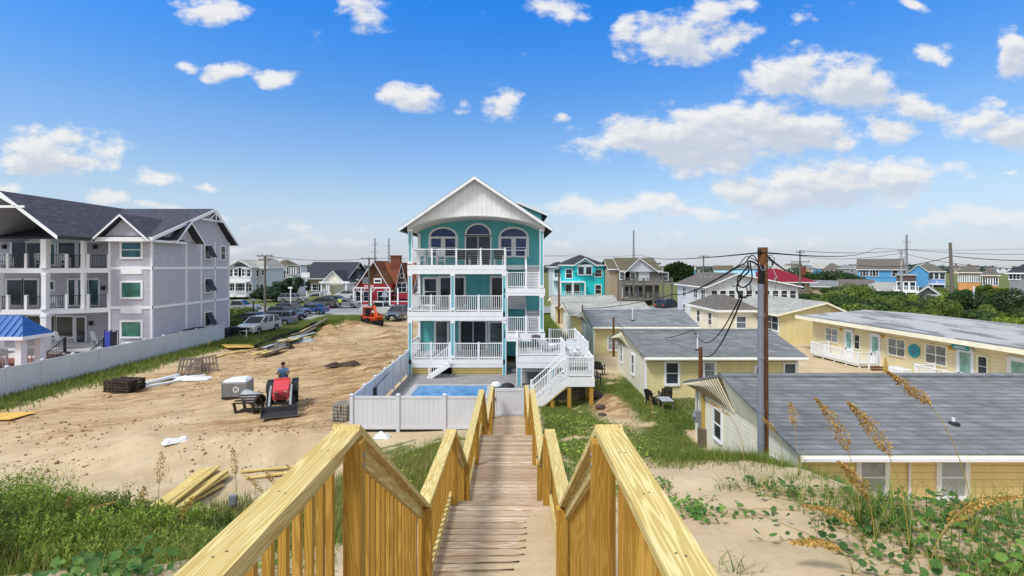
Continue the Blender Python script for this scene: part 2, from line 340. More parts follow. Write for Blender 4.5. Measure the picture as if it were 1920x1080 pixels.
# ---------------------------------------------------------------- mesh helpers
class MB:
    def __init__(s): s.v = []; s.f = []; s.m = []
    def add(s, vs, fs, mi=0):
        o = len(s.v); s.v.extend([tuple(v) for v in vs]); s.f.extend([tuple(i+o for i in f) for f in fs]); s.m.extend([mi]*len(fs)); return s
    def box(s, x0, x1, y0, y1, z0, z1, mi=0):
        return s.add([(x0,y0,z0),(x1,y0,z0),(x1,y1,z0),(x0,y1,z0),(x0,y0,z1),(x1,y0,z1),(x1,y1,z1),(x0,y1,z1)],
                     [(0,3,2,1),(4,5,6,7),(0,1,5,4),(1,2,6,5),(2,3,7,6),(3,0,4,7)], mi)
    def bar(s, p, q, w, h, mi=0, up=(0,0,1)):
        p = Vector(p); q = Vector(q); d = (q-p).normalized(); u = Vector(up)
        r = d.cross(u)
        if r.length < 1e-4: r = d.cross(Vector((0, 1, 0)))
        r.normalize(); u = r.cross(d).normalized(); r = r*w/2; u = u*h/2
        return s.add([p-r-u, p+r-u, p+r+u, p-r+u, q-r-u, q+r-u, q+r+u, q-r+u], [(0,3,2,1),(4,5,6,7),(0,1,5,4),(1,2,6,5),(2,3,7,6),(3,0,4,7)][::1], mi)
    def tube(s, pts, r, n=8, mi=0, cap=True):
        pts = [Vector(p) for p in pts]; rs = r if isinstance(r, (list, tuple)) else [r]*len(pts); vs = []; fs = []
        for i, p in enumerate(pts):
            d = (pts[min(i+1, len(pts)-1)]-pts[max(i-1, 0)]).normalized()
            a = d.cross(Vector((0, 0, 1)));
            if a.length < .05: a = d.cross(Vector((0, 1, 0)))
            a.normalize(); b = d.cross(a)
            for k in range(n):
                t = 2*math.pi*k/n; vs.append(p+a*math.cos(t)*rs[i]+b*math.sin(t)*rs[i])
        for i in range(len(pts)-1):
            for k in range(n): fs.append((i*n+k, i*n+(k+1) % n, (i+1)*n+(k+1) % n, (i+1)*n+k))
        if cap: fs.append(tuple(range(n))[::-1]); fs.append(tuple((len(pts)-1)*n+k for k in range(n)))
        return s.add(vs, fs, mi)
    def poly(s, pts, mi=0): return s.add(pts, [tuple(range(len(pts)))], mi)
    def extr(s, poly, vec, mi=0):
        n = len(poly); vec = Vector(vec); a = [Vector(p) for p in poly]
        return s.add(a+[p+vec for p in a], [tuple(range(n))[::-1], tuple(range(n, 2*n))]+[(i, (i+1) % n, n+(i+1) % n, n+i) for i in range(n)], mi)
    def lathe(s, c, prof, n=12, mi=0, axis='z'):
        vs = []; c = Vector(c)
        for (r, h) in prof:
            for k in range(n):
                t = 2*math.pi*k/n; a, b = r*math.cos(t), r*math.sin(t)
                vs.append(c+Vector({'z': (a, b, h), 'x': (h, a, b), 'y': (a, h, b)}[axis]))
        fs = [(i*n+k, i*n+(k+1) % n, (i+1)*n+(k+1) % n, (i+1)*n+k) for i in range(len(prof)-1) for k in range(n)]
        fs += [tuple(range(n))[::-1], tuple((len(prof)-1)*n+k for k in range(n))]
        return s.add(vs, fs, mi)
    def obj(s, name, mats, parent=None, local=False, smooth=False, loc=None, bevel=0):
        me = bpy.data.meshes.new(name); org = Vector((0, 0, 0))
        if loc is not None: org = Vector(loc)
        elif parent is not None and not local: org = wloc(parent)
        me.from_pydata([(v[0]-org.x, v[1]-org.y, v[2]-org.z) for v in s.v] if org.length else s.v, [], s.f)
        if not isinstance(mats, (list, tuple)): mats = [mats]
        for m in mats: me.materials.append(M[m] if isinstance(m, str) else m)
        if len(mats) > 1: me.polygons.foreach_set('material_index', s.m)
        me.update(); import bmesh
        bm = bmesh.new(); bm.from_mesh(me); bmesh.ops.recalc_face_normals(bm, faces=bm.faces); bm.to_mesh(me); bm.free()
        if smooth: me.polygons.foreach_set('use_smooth', [True]*len(me.polygons))
        o = bpy.data.objects.new(name, me); col.objects.link(o)
        if parent is not None: o.parent = parent
        if loc is not None: o.location = org - (wloc(parent) if parent is not None and not local else Vector((0, 0, 0)))
        if bevel:
            b = o.modifiers.new('bevel', 'BEVEL'); b.width = bevel; b.segments = 2; b.limit_method = 'ANGLE'
        return o
def wloc(o):
    v = Vector((0, 0, 0))
    while o is not None: v += o.location; o = o.parent
    return v
def tag(o, label, cat, group=None, kind=None):
    if label: o['label'] = label
    if cat: o['category'] = cat
    if group: o['group'] = group
    if kind: o['kind'] = kind
    return o
def thing(name, label, cat, loc=(0,0,0), rz=0, group=None):
    o = bpy.data.objects.new(name, None); col.objects.link(o); o.location = loc; o.rotation_euler = (0, 0, rz)
    o.empty_display_size = .2
    return tag(o, label, cat, group)
def copy_tree(o, parent=None):
    c = o.copy(); col.objects.link(c); c.parent = parent
    for ch in [k for k in bpy.data.objects if k.parent == o]: copy_tree(ch, c)
    return c
def dup(root, loc, rz=0, label=None, group=None, scale=None):
    c = copy_tree(root); c.location = loc; c.rotation_euler = (0, 0, rz)
    if label: c['label'] = label
    if group: c['group'] = group
    if scale: c.scale = (scale,)*3 if isinstance(scale, (int, float)) else scale
    return c
def npmesh(name, verts, faces, mat, parent=None, smooth=False):
    """fast mesh from numpy arrays; faces (n,3) or (n,4)"""
    me = bpy.data.meshes.new(name); k = faces.shape[1]
    me.vertices.add(len(verts)); me.vertices.foreach_set('co', verts.astype(np.float32).ravel())
    me.loops.add(faces.size); me.loops.foreach_set('vertex_index', faces.astype(np.int32).ravel())
    me.polygons.add(len(faces)); me.polygons.foreach_set('loop_start', np.arange(0, faces.size, k, dtype=np.int32))
    try: me.polygons.foreach_set('loop_total', np.full(len(faces), k, dtype=np.int32))
    except Exception: pass
    if smooth: me.polygons.foreach_set('use_smooth', np.ones(len(faces), dtype=bool))
    me.update(calc_edges=True); me.validate()
    me.materials.append(M[mat] if isinstance(mat, str) else mat)
    o = bpy.data.objects.new(name, me); col.objects.link(o)
    if parent is not None: o.parent = parent
    return o
# frame of reference on a wall: n = outward normal
DIRS = {'-y': (Vector((1,0,0)), Vector((0,-1,0))), '+x': (Vector((0,1,0)), Vector((1,0,0))), '-x': (Vector((0,-1,0)), Vector((-1,0,0))), '+y': (Vector((-1,0,0)), Vector((0,1,0)))}
def wbox(mb, c, r, n, u0, u1, z0, z1, d0, d1, mi=0):
    """box on a wall: u along r, z up, d outward along n"""
    Z = Vector((0,0,1)); p = [c+r*u+Z*z+n*d for d in (d0, d1) for (u, z) in ((u0,z0),(u1,z0),(u1,z1),(u0,z1))]
    mb.add(p, [(0,3,2,1),(4,5,6,7),(0,1,5,4),(1,2,6,5),(2,3,7,6),(3,0,4,7)], mi)
def window(parent, c, w, h, face='-y', trim='white_trim', pane='glass_dark', nx=1, ny=2, tw=.09, arch=0, name='window', rn=None, blinds=None, deep=.05, sill=True):
    """c = centre of the opening on the wall plane; frame with mullions, and the pane as its child"""
    r, n = rn if rn else DIRS[face]; c = Vector(c); f = MB(); g = MB(); bw = min(.05, w*.06)
    if not arch:
        wbox(f, c, r, n, -w/2-tw, -w/2, -h/2-tw, h/2+tw, 0, deep); wbox(f, c, r, n, w/2, w/2+tw, -h/2-tw, h/2+tw, 0, deep)
        wbox(f, c, r, n, -w/2, w/2, h/2, h/2+tw, 0, deep); wbox(f, c, r, n, -w/2, w/2, -h/2-tw, -h/2, 0, deep+(.03 if sill else 0))
        wbox(g, c, r, n, -w/2, w/2, -h/2, h/2, .004, .012)
    else:
        ro = w/2+tw; N = 14; Z = Vector((0,0,1))
        def arc(rr, hh): return [c+r*(-math.cos(math.pi*k/N)*rr)+Z*(-h/2+math.sin(math.pi*k/N)*hh) for k in range(N+1)]
        ao = arc(ro, arch+tw); ai = arc(w/2, arch); 
        for k in range(N): f.extr([ao[k], ao[k+1], ai[k+1], ai[k]], n*deep)
        wbox(f, c, r, n, -ro, ro, -h/2-tw, -h/2, 0, deep)
        g.extr([p+n*.004 for p in ai], n*.008)
    for i in range(1, nx):
        u = -w/2+w*i/nx; wbox(f, c, r, n, u-bw/2, u+bw/2, -h/2, h/2 if not arch else -h/2+arch*.97, .012, deep-.012)
    if not arch:
        for i in range(1, ny):
            z = -h/2+h*i/ny; wbox(f, c, r, n, -w/2, w/2, z-bw/2, z+bw/2, .012, deep-.015)
    fo = f.obj(name, trim, parent); g.obj('pane', pane, fo)
    return fo
_jit = [0]
def railing(mb, p, q, h=1.0, sp=.13, post=1.8, bt=.035, cap=.09, mi=0, post_w=.1, bottom=.1, pmi=None, endposts=(1,1), bmi=None, cmi=None):
    """rail between two points at deck level (may slope)"""
    _jit[0] += 1; jj = (_jit[0] % 7)*.0012; h += jj; post_w += jj; bottom += jj*.7; cap += jj
    p = Vector(p); q = Vector(q); Z = Vector((0,0,1)); L = (q-p).length; d = (q-p); hd = Vector((d.x, d.y, 0)); ln = hd.length
    if ln < .05: return mb
    cm = mi if cmi is None else cmi; bm_ = mi if bmi is None else bmi
    mb.bar(p+Z*h, q+Z*h, cap, .045, cm); mb.bar(p+Z*bottom, q+Z*bottom, .045, .06, cm)
    n = max(1, int(round(ln/post))); pm = mi if pmi is None else pmi
    for i in range(n+1):
        if (i == 0 and not endposts[0]) or (i == n and not endposts[1]): continue
        c = p+d*(i/n); mb.box(c.x-post_w/2, c.x+post_w/2, c.y-post_w/2, c.y+post_w/2, c.z-.02, c.z+h+.08, pm)
    k = int(ln/sp)
    for i in range(1, k):
        c = p+d*(i/k); mb.box(c.x-bt/2, c.x+bt/2, c.y-bt/2, c.y+bt/2, c.z+bottom+.03, c.z+h-.02, bm_)
    return mb
def gable_roof(mb, x0, x1, y0, y1, ze, zr, axis='x', th=.18, oe=.4, og=.3, mi=0, fmi=1, ridge=None):
    """two slabs (mi) with fascia and rake boards (fmi). x0..y1 = wall lines, ze = eave height at the wall line"""
    Z = Vector((0,0,1))
    if axis == 'x':
        m = (y0+y1)/2 if ridge is None else ridge
        for (ya, s) in ((y0, -1), (y1, 1)):
            run = abs(m-ya); k = (zr-ze)/run; ye = ya+s*oe; z_e = ze-k*oe
            a = [(x0-og, ye, z_e), (x1+og, ye, z_e), (x1+og, m, zr), (x0-og, m, zr)]
            mb.extr(a, (0, 0, th), mi)
            mb.box(x0-og, x1+og, min(ye, ye+s*.03), max(ye, ye+s*.03), z_e-.06, z_e+th-.01, fmi)
            for xx, t in ((x0-og, -1), (x1+og, 1)):
                xa = xx+t*.03; mb.extr([(xa, ye, z_e-.07), (xa, ye, z_e+th-.03), (xa, m, zr+th-.03), (xa, m, zr-.07)], (-t*.028, 0, 0), fmi)
    else:
        m = (x0+x1)/2 if ridge is None else ridge
        for (xa, s) in ((x0, -1), (x1, 1)):
            run = abs(m-xa); k = (zr-ze)/run; xe = xa+s*oe; z_e = ze-k*oe
            a = [(xe, y0-og, z_e), (xe, y1+og, z_e), (m, y1+og, zr), (m, y0-og, zr)]
            mb.extr(a, (0, 0, th), mi)
            mb.box(min(xe, xe+s*.03), max(xe, xe+s*.03), y0-og, y1+og, z_e-.06, z_e+th-.01, fmi)
            for yy, t in ((y0-og, -1), (y1+og, 1)):
                yb = yy+t*.03; mb.extr([(xe, yb, z_e-.07), (xe, yb, z_e+th-.03), (m, yb, zr+th-.03), (m, yb, zr-.07)], (0, -t*.028, 0), fmi)
    return mb
def hip_roof(mb, x0, x1, y0, y1, ze, zr, th=.18, o=.4, mi=0, fmi=1, inset=None):
    x0 -= o; x1 += o; y0 -= o; y1 += o; wx, wy = x1-x0, y1-y0
    if wx >= wy: i = (inset or wy/2); a, b = (x0+i, (y0+y1)/2, zr), (x1-i, (y0+y1)/2, zr)
    else: i = (inset or wx/2); a, b = ((x0+x1)/2, y0+i, zr), ((x0+x1)/2, y1-i, zr)
    v = [(x0,y0,ze),(x1,y0,ze),(x1,y1,ze),(x0,y1,ze), a, b]
    if wx >= wy: f = [(0,1,5,4),(1,2,5),(2,3,4,5),(3,0,4)]
    else: f = [(0,1,4),(1,2,5,4),(2,3,5),(3,0,4,5)]
    mb.add(v, f, mi); mb.add(v[:4], [(0,3,2,1)], fmi)
    mb.box(x0-.01, x1+.01, y0-.03, y0-.005, ze-.2, ze+.02, fmi); mb.box(x0-.01, x1+.01, y1+.005, y1+.03, ze-.2, ze+.02, fmi)
    mb.box(x0-.03, x0-.012, y0, y1, ze-.2, ze+.02, fmi); mb.box(x1+.012, x1+.03, y0, y1, ze-.2, ze+.02, fmi)
    return mb
def gable_body(mb, x0, x1, y0, y1, z0, ze, zr, axis='x', mi=0, ridge=None):
    if axis == 'x':
        m = (y0+y1)/2 if ridge is None else ridge
        mb.extr([(x0,y0,z0),(x0,y1,z0),(x0,y1,ze),(x0,m,zr),(x0,y0,ze)], (x1-x0, 0, 0), mi)
    else:
        m = (x0+x1)/2 if ridge is None else ridge
        mb.extr([(x0,y0,z0),(x1,y0,z0),(x1,y0,ze),(m,y0,zr),(x0,y0,ze)], (0, y1-y0, 0), mi)
    return mb
# ================================================================ ground
GY = np.array([0,3,5,6,7,8.3,9.5,11,12,13,14.5,16,18,20.9,24,30.])
GX = np.array([-60,-30,-12,-6,-1.7,.9,3,5.5,8,20,60.])
GZ = np.array([
 [2.6,2.6,2.2,1.8,1.4,.9,.6,.3,.1,.05,0,0,0,0,0,0],
 [3.0,3.0,2.6,2.2,1.8,1.2,.8,.4,.2,.1,0,0,0,0,0,0],
 [3.3,3.3,3.1,2.8,2.5,2.0,1.65,1.15,.85,.55,.28,.1,0,0,0,0],
 [3.4,3.4,3.3,3.1,2.7,2.05,1.55,1.1,.85,.65,.4,.2,.08,0,0,0],
 [3.4,3.4,3.3,3.2,2.95,2.5,2.2,2.1,2.0,1.85,1.5,1.2,.8,.06,0,0],
 [3.42,3.42,3.42,3.35,3.1,2.4,2.2,2.15,2.05,1.95,1.4,.8,.5,.4,0,0],
 [3.4,3.4,3.4,3.35,3.25,3.1,2.95,2.45,2.25,2.05,1.6,1.1,.6,.2,-.1,-.1],
 [3.3,3.3,3.3,3.25,3.2,3.1,2.95,2.5,2.2,1.5,.8,.3,-.1,-.25,-.3,-.3],
 [3.2,3.2,3.2,3.15,3.05,2.8,2.1,1.1,.7,.25,-.1,-.3,-.3,-.3,-.3,-.3],
 [3.0,3.0,3.0,2.95,2.8,2.5,1.8,.8,.4,0,-.3,-.3,-.3,-.3,-.3,-.3],
 [2.8,2.8,2.8,2.8,2.7,2.5,1.9,.9,.4,0,-.3,-.3,-.3,-.3,-.3,-.3]])
_r = np.random.default_rng(5); _ph = _r.uniform(0, 6.28, 64); _an = _r.uniform(0, 6.28, 64)
def wob(x, y, f0, n, seed=0, gain=.6):
    s = 0; a = 1; f = f0
    for i in range(n):
        t = _an[(seed+i) % 64]; s = s+a*np.sin(f*(x*math.cos(t)+y*math.sin(t))+_ph[(seed+i*3) % 64]+1.7*np.sin(.6*f*(x*math.sin(t)-y*math.cos(t))+_ph[(seed+i*5+1) % 64])); a *= gain if i % 2 else 1; f *= 1.55
    return s/3
def smst(a, b, x): t = np.clip((x-a)/(b-a), 0, 1); return t*t*(3-2*t)
def gauss(x, y, cx, cy, sx, sy=None): sy = sy or sx; return np.exp(-((x-cx)/sx)**2-((y-cy)/sy)**2)
def hz(x, y):
    x = np.asarray(x, dtype=float); y = np.asarray(y, dtype=float)
    ix = np.clip(np.searchsorted(GX, x)-1, 0, len(GX)-2); iy = np.clip(np.searchsorted(GY, y)-1, 0, len(GY)-2)
    tx = np.clip((x-GX[ix])/(GX[ix+1]-GX[ix]), 0, 1); ty = np.clip((y-GY[iy])/(GY[iy+1]-GY[iy]), 0, 1)
    tx = tx*tx*(3-2*tx)*.6+tx*.4
    z = GZ[ix,iy]*(1-tx)*(1-ty)+GZ[ix+1,iy]*tx*(1-ty)+GZ[ix,iy+1]*(1-tx)*ty+GZ[ix+1,iy+1]*tx*ty
    z = np.where(y > 90, z+(-.25-z)*smst(90, 140, y), z)
    dune = smst(19, 12, y); walk = smst(1.4, .8, np.abs(x+.19))
    z = z+dune*(1-walk)*(.10*wob(x, y, .9, 5, 3)+.03*wob(x, y, 4, 4, 9))
    lot = smst(-24.5, -22, x)*smst(-6.9, -7.6, x)*smst(14, 17, y)*smst(62, 50, y)
    # churned sand: tyre ruts run from lower left to the far end of the lot
    d = (x+23)*.55-(y-24)*.83; u = (x+23)*.83+(y-24)*.55
    rut = np.sin(d*2.1+.6*np.sin(u*.25))*.5+np.sin(d*5.3+1.2*np.sin(u*.2))*.3
    z = z+lot*(.12*rut*smst(-.4, .6, wob(x, y, .16, 3, 20))+.12*wob(x, y, .6, 5, 11)+.07*wob(x, y, 2.6, 5, 30)+.35*gauss(x, y, -10.5, 33, 3.5, 1.2)+.3*gauss(x, y, -14, 40, 3, 1.5))
    z = z+1.7*gauss(x, y, -17.6, 53, 3.2, 2.6)*.68+.5*gauss(x, y, -12.6, 48.5, 1.9, 1.4)+.35*gauss(x, y, -12, 49, 1, .7)
    z = z+.55*gauss(x, y, -9.0, 19.2, 2.4, 1.3)+.45*gauss(x, y, -13, 18.5, 2.5, 1.4)+.35*gauss(x, y, -6.8, 37, 1.2, 2.0)*lot
    z = z-.25*gauss(x, y, -6.9, 24.5, 1.3, 2.4)*lot
    z = z+.10*smst(6, 8, x)*smst(12, 25, y)*wob(x, y, .35, 3, 2)*smst(70, 40, y)
    pool = smst(-7.2, -6.8, x)*smst(0, -.6, x-.9-1.6*smst(25, 27, y))*smst(20.4, 21.2, y)*smst(37, 35, y)
    z = z*(1-pool)+(-.12)*pool
    z = z-.32*smst(.95, .72, np.abs(x+.19))*smst(4.2, 4.7, y)*smst(7.5, 7.1, y)
    z = z+.55*gauss(x, y, 4.9, 25.8, .9, 1.6)
    cut = gauss(x, y, 2.2, 26, 2.2, 2.6); z = z-.25*cut
    return z
def hz1(x, y): return float(hz(np.array([x]), np.array([y]))[0])
def grass_mask(x, y):
    """where green cover grows (0..1)"""
    n = wob(x, y, .8, 4, 40)*.5+.5; n2 = wob(x, y, 2.6, 4, 50)*.5+.5
    g = np.zeros_like(x)
    g = np.maximum(g, smst(-1.3, -2.0, x)*np.where(x/np.maximum(y, 1) < -.60, smst(9.6, 8.6, y), smst(14.5, 11.5, y+(x+6)*-.25))*smst(6.7, 7.8, y-np.where(x < -5.7, (x+5.7)*.9-.3, (x+3)*.12))*smst(.12, .42, n*.6+n2*.4+.12))
    g = np.maximum(g, smst(-6.3, -4, x)*smst(-1.1, -1.5, x)*smst(20, 18.5, y)*smst(10, 11, y)*smst(.35, .6, n2*.5+n*.4))
    g = np.maximum(g, smst(1.0, 1.5, x)*smst(10.6, 12.5, y-(x-3)*.15)*smst(34, 30, y)*smst(7.4, 7.0, x)*smst(.14, .4, n2*.5+n*.4)*(1-1.3*gauss(x, y, 4.7, 24.0, 1.0, 3.0)).clip(0, 1)*(1-1.1*gauss(x, y, 3.6, 19.3, .9, .8)).clip(0, 1))
    g = np.maximum(g, smst(6.8, 7.2, x)*smst(16, 15, x)*smst(21.4, 22, y)*smst(27.6, 27, y)*smst(.1, .35, n2*.4+n*.4+.2))
    g = np.maximum(g, smst(-26.4, -26.2, x)*smst(-22.4, -24.6, x+.8*n)*smst(20, 24, y)*smst(64, 60, y)*smst(.0, .38, n2*.6+n*.4))
    g = np.maximum(g, smst(.25, .5, n)*smst(-24.5, -23.2, x)*smst(-19.0, -21, x+(y-44)*-.28)*smst(40, 44, y)*smst(66, 62, y))
    g = np.maximum(g, smst(-16.8, -19.4, x+(y-60)*.1)*smst(-26, -24, x)*smst(54, 57, y)*smst(69, 67, y))
    g = np.maximum(g, smst(1.4, 2.2, x)*smst(33, 36, y)*smst(5.8, 4.6, x)*smst(82, 78, y)*.9)
    return g
def build_ground():
    ys = [-6.0]; s = .1
    while ys[-1] < 3: ys.append(ys[-1]+.45)
    while ys[-1] < 6000:
        y = ys[-1]; ys.append(y+max(.09, .011*y if y < 60 else .05*y-2.3))
    xs = [0.0]
    while xs[-1] < 5200:
        x = xs[-1]; xs.append(x+max(.13, .0095*x if x < 45 else .09*x-3.6))
    xs = np.array([-v for v in xs[:0:-1]]+xs); ys = np.array(ys)
    X, Y = np.meshgrid(xs, ys); Z = hz(X.ravel(), Y.ravel())
    V = np.stack([X.ravel(), Y.ravel(), Z], 1); nx, ny = len(xs), len(ys)
    i = np.arange((ny-1)*(nx-1)); r, c = i//(nx-1), i % (nx-1); a = r*nx+c
    Fc = np.stack([a, a+1, a+nx+1, a+nx], 1)
    o = npmesh('ground', V, Fc, 'sand', smooth=True)
    at = o.data.attributes.new('grass', 'FLOAT', 'POINT'); x, y = X.ravel(), Y.ravel()
    g = grass_mask(x, y)*.75
    far = np.maximum(smst(64, 76, y)*smst(-10, -20, x+(y-64)*.3), smst(70, 90, y))
    sandy = smst(8, 9, x)*smst(60, 45, y)
    g = np.maximum(g, far*(.60+.45*(wob(x, y, .05, 4, 8)*.5+.5)))*(1-sandy*.9)
    at.data.foreach_set('value', g.astype(np.float32))
    at = o.data.attributes.new('clay', 'FLOAT', 'POINT')
    lot = smst(-24.5, -21, x)*smst(-6.9, -7.6, x)*smst(17, 22, y)*smst(75, 60, y)
    cl = lot*gauss(x, y, -9.5, 36, 5, 8)*.6+lot*np.clip(.5+.5*(wob(x, y, .35, 4, 17)), 0, 1)+gauss(x, y, -17.6, 53, 3.5)*.8+gauss(x, y, 4.7, 25.5, 1.0, 2.2)*1.4
    at.data.foreach_set('value', np.clip(cl, 0, 1).astype(np.float32))
    tag(o, None, None, kind='structure')
def sandmat():
    m, nt, b = base_mat('sand', .95, spec=.15); L = nt.links.new; geo = nt.nodes.new('ShaderNodeNewGeometry'); v = geo.outputs['Position']
    at = nt.nodes.new('ShaderNodeAttribute'); at.attribute_name = 'grass'; ac = nt.nodes.new('ShaderNodeAttribute'); ac.attribute_name = 'clay'
    n1 = noise(nt, v, .6, 6, .6); n2 = noise(nt, v, 6, 5, .65); n3 = noise(nt, v, 90, 2); n4 = noise(nt, v, 1.8, 6, .7)
    sand = mixc(nt, smooth(nt, n1, .35, .68), lin('#b9a585'), lin('#c9b797'))
    sand = mixc(nt, math_(nt, 'MULTIPLY', smooth(nt, n2, .5, .72), .3), sand, lin('#a68d69'))
    clay = mixc(nt, smooth(nt, n4, .35, .7), lin('#c0a27a'), lin('#946f48'))
    cc = mixc(nt, math_(nt, 'MULTIPLY', ac.outputs['Fac'], .85), sand, clay)
    cc = mixc(nt, math_(nt, 'MULTIPLY', smooth(nt, noise(nt, v, 9, 5, .75), .56, .66), math_(nt, 'MULTIPLY', ac.outputs['Fac'], .8)), cc, lin('#6d5238'))
    rm = nt.nodes.new('ShaderNodeMapping'); rm.vector_type = 'POINT'; rm.inputs['Rotation'].default_value = (0, 0, R(-33)); rm.inputs['Scale'].default_value = (1, 1, 1); L(v, rm.inputs[0])
    rs = mapped(nt, rm.outputs[0], (.16, 1.5, 1)); tr = noise(nt, rs, 1.3, 6, .65); tr2 = noise(nt, mapped(nt, rm.outputs[0], (.5, 3.5, 1)), 1.5, 5, .7)
    cc = mixc(nt, math_(nt, 'MULTIPLY', smooth(nt, tr, .45, .58), math_(nt, 'MULTIPLY', ac.outputs['Fac'], .9)), cc, lin('#80603c'))  # churned soil tone; also carries rut shading that the soft sun leaves out
    cc = mixc(nt, math_(nt, 'MULTIPLY', smooth(nt, tr2, .50, .60), math_(nt, 'MULTIPLY', ac.outputs['Fac'], .6)), cc, lin('#d6c09c'))
    rsx = nt.nodes.new('ShaderNodeSeparateXYZ'); L(rm.outputs[0], rsx.inputs[0]); wv = math_(nt, 'ADD', rsx.outputs[1], math_(nt, 'MULTIPLY', noise(nt, mapped(nt, rm.outputs[0], (.12, .3, 1)), 1.0, 3, .5), 9.0))
    tk = smooth(nt, math_(nt, 'ABSOLUTE', math_(nt, 'SUBTRACT', math_(nt, 'FRACT', math_(nt, 'MULTIPLY', wv, .62)), .5)), .34, .47)
    tkm = math_(nt, 'MULTIPLY', math_(nt, 'MULTIPLY', tk, smooth(nt, n1, .40, .58)), ac.outputs['Fac'])
    cc = mixc(nt, math_(nt, 'MULTIPLY', tkm, .8), cc, lin('#7c5c39'))
    cc = mixc(nt, math_(nt, 'MULTIPLY', n3, .18), cc, lin('#94805f'))
    gr = mixc(nt, smooth(nt, n4, .35, .7), lin('#4f5a30'), lin('#7c7d4c'))
    cc = mixc(nt, smooth(nt, math_(nt, 'ADD', at.outputs['Fac'], math_(nt, 'MULTIPLY', math_(nt, 'SUBTRACT', n2, .5), .9)), .3, .62), cc, gr)
    L(cc, b.inputs['Base Color'])
    h = math_(nt, 'ADD', math_(nt, 'MULTIPLY', n2, .6), math_(nt, 'MULTIPLY', noise(nt, v, 25, 4, .7), .4)); h = math_(nt, 'ADD', h, math_(nt, 'MULTIPLY', math_(nt, 'MULTIPLY', math_(nt, 'ADD', tr, tr2), ac.outputs['Fac']), 2.5)); h = math_(nt, 'SUBTRACT', h, math_(nt, 'MULTIPLY', tkm, 1.6)); bump(nt, b, h, .7, .06)
    MATS['sand'] = m
sandmat(); build_ground()
# roads: parking lane left of the lot, beach road crossing behind it, street running away
def sheet(name, poly, z, mat, th=.02, kind='structure'):
    mb = MB(); mb.extr([(x, y, z) for x, y in poly], (0, 0, th)); o = mb.obj(name, mat); return tag(o, None, None, kind=kind)
sheet('parking_area', [(-31.5,46.2),(-24.4,46.2),(-19.8,62),(-18.5,72.5),(-46,72.5),(-36,56)], .03, 'asphalt_pale')
sheet('beach_road', [(-160,72.5),(160,72.5),(160,83.5),(-160,83.5)], .02, 'asphalt')
sheet('side_street', [(-34,83.5),(-24,83.5),(-33,150),(-50,230),(-66,230),(-47,140)], .015, 'asphalt')
sheet('forecourt', [(-24,83.5),(2,83.5),(2,88.2),(-27,88.2)], .018, 'concrete')
def marks():
    mb = MB()
    for x in np.arange(-150, 150, 6.0): mb.box(x, x+3, 77.9, 78.02, .047, .049)
    mb.box(-160, 160, 73.1, 73.2, .047, .049); mb.box(-160, 160, 82.9, 83.0, .047, .049)
    tag(mb.obj('road_markings', 'off_white'), None, None, kind='structure')
marks()
sheet('patio', [(-6.55,21.1),(.5,21.1),(.5,26.9),(2.2,26.9),(2.2,34.5),(-6.55,34.5)], -.05, 'pavers')
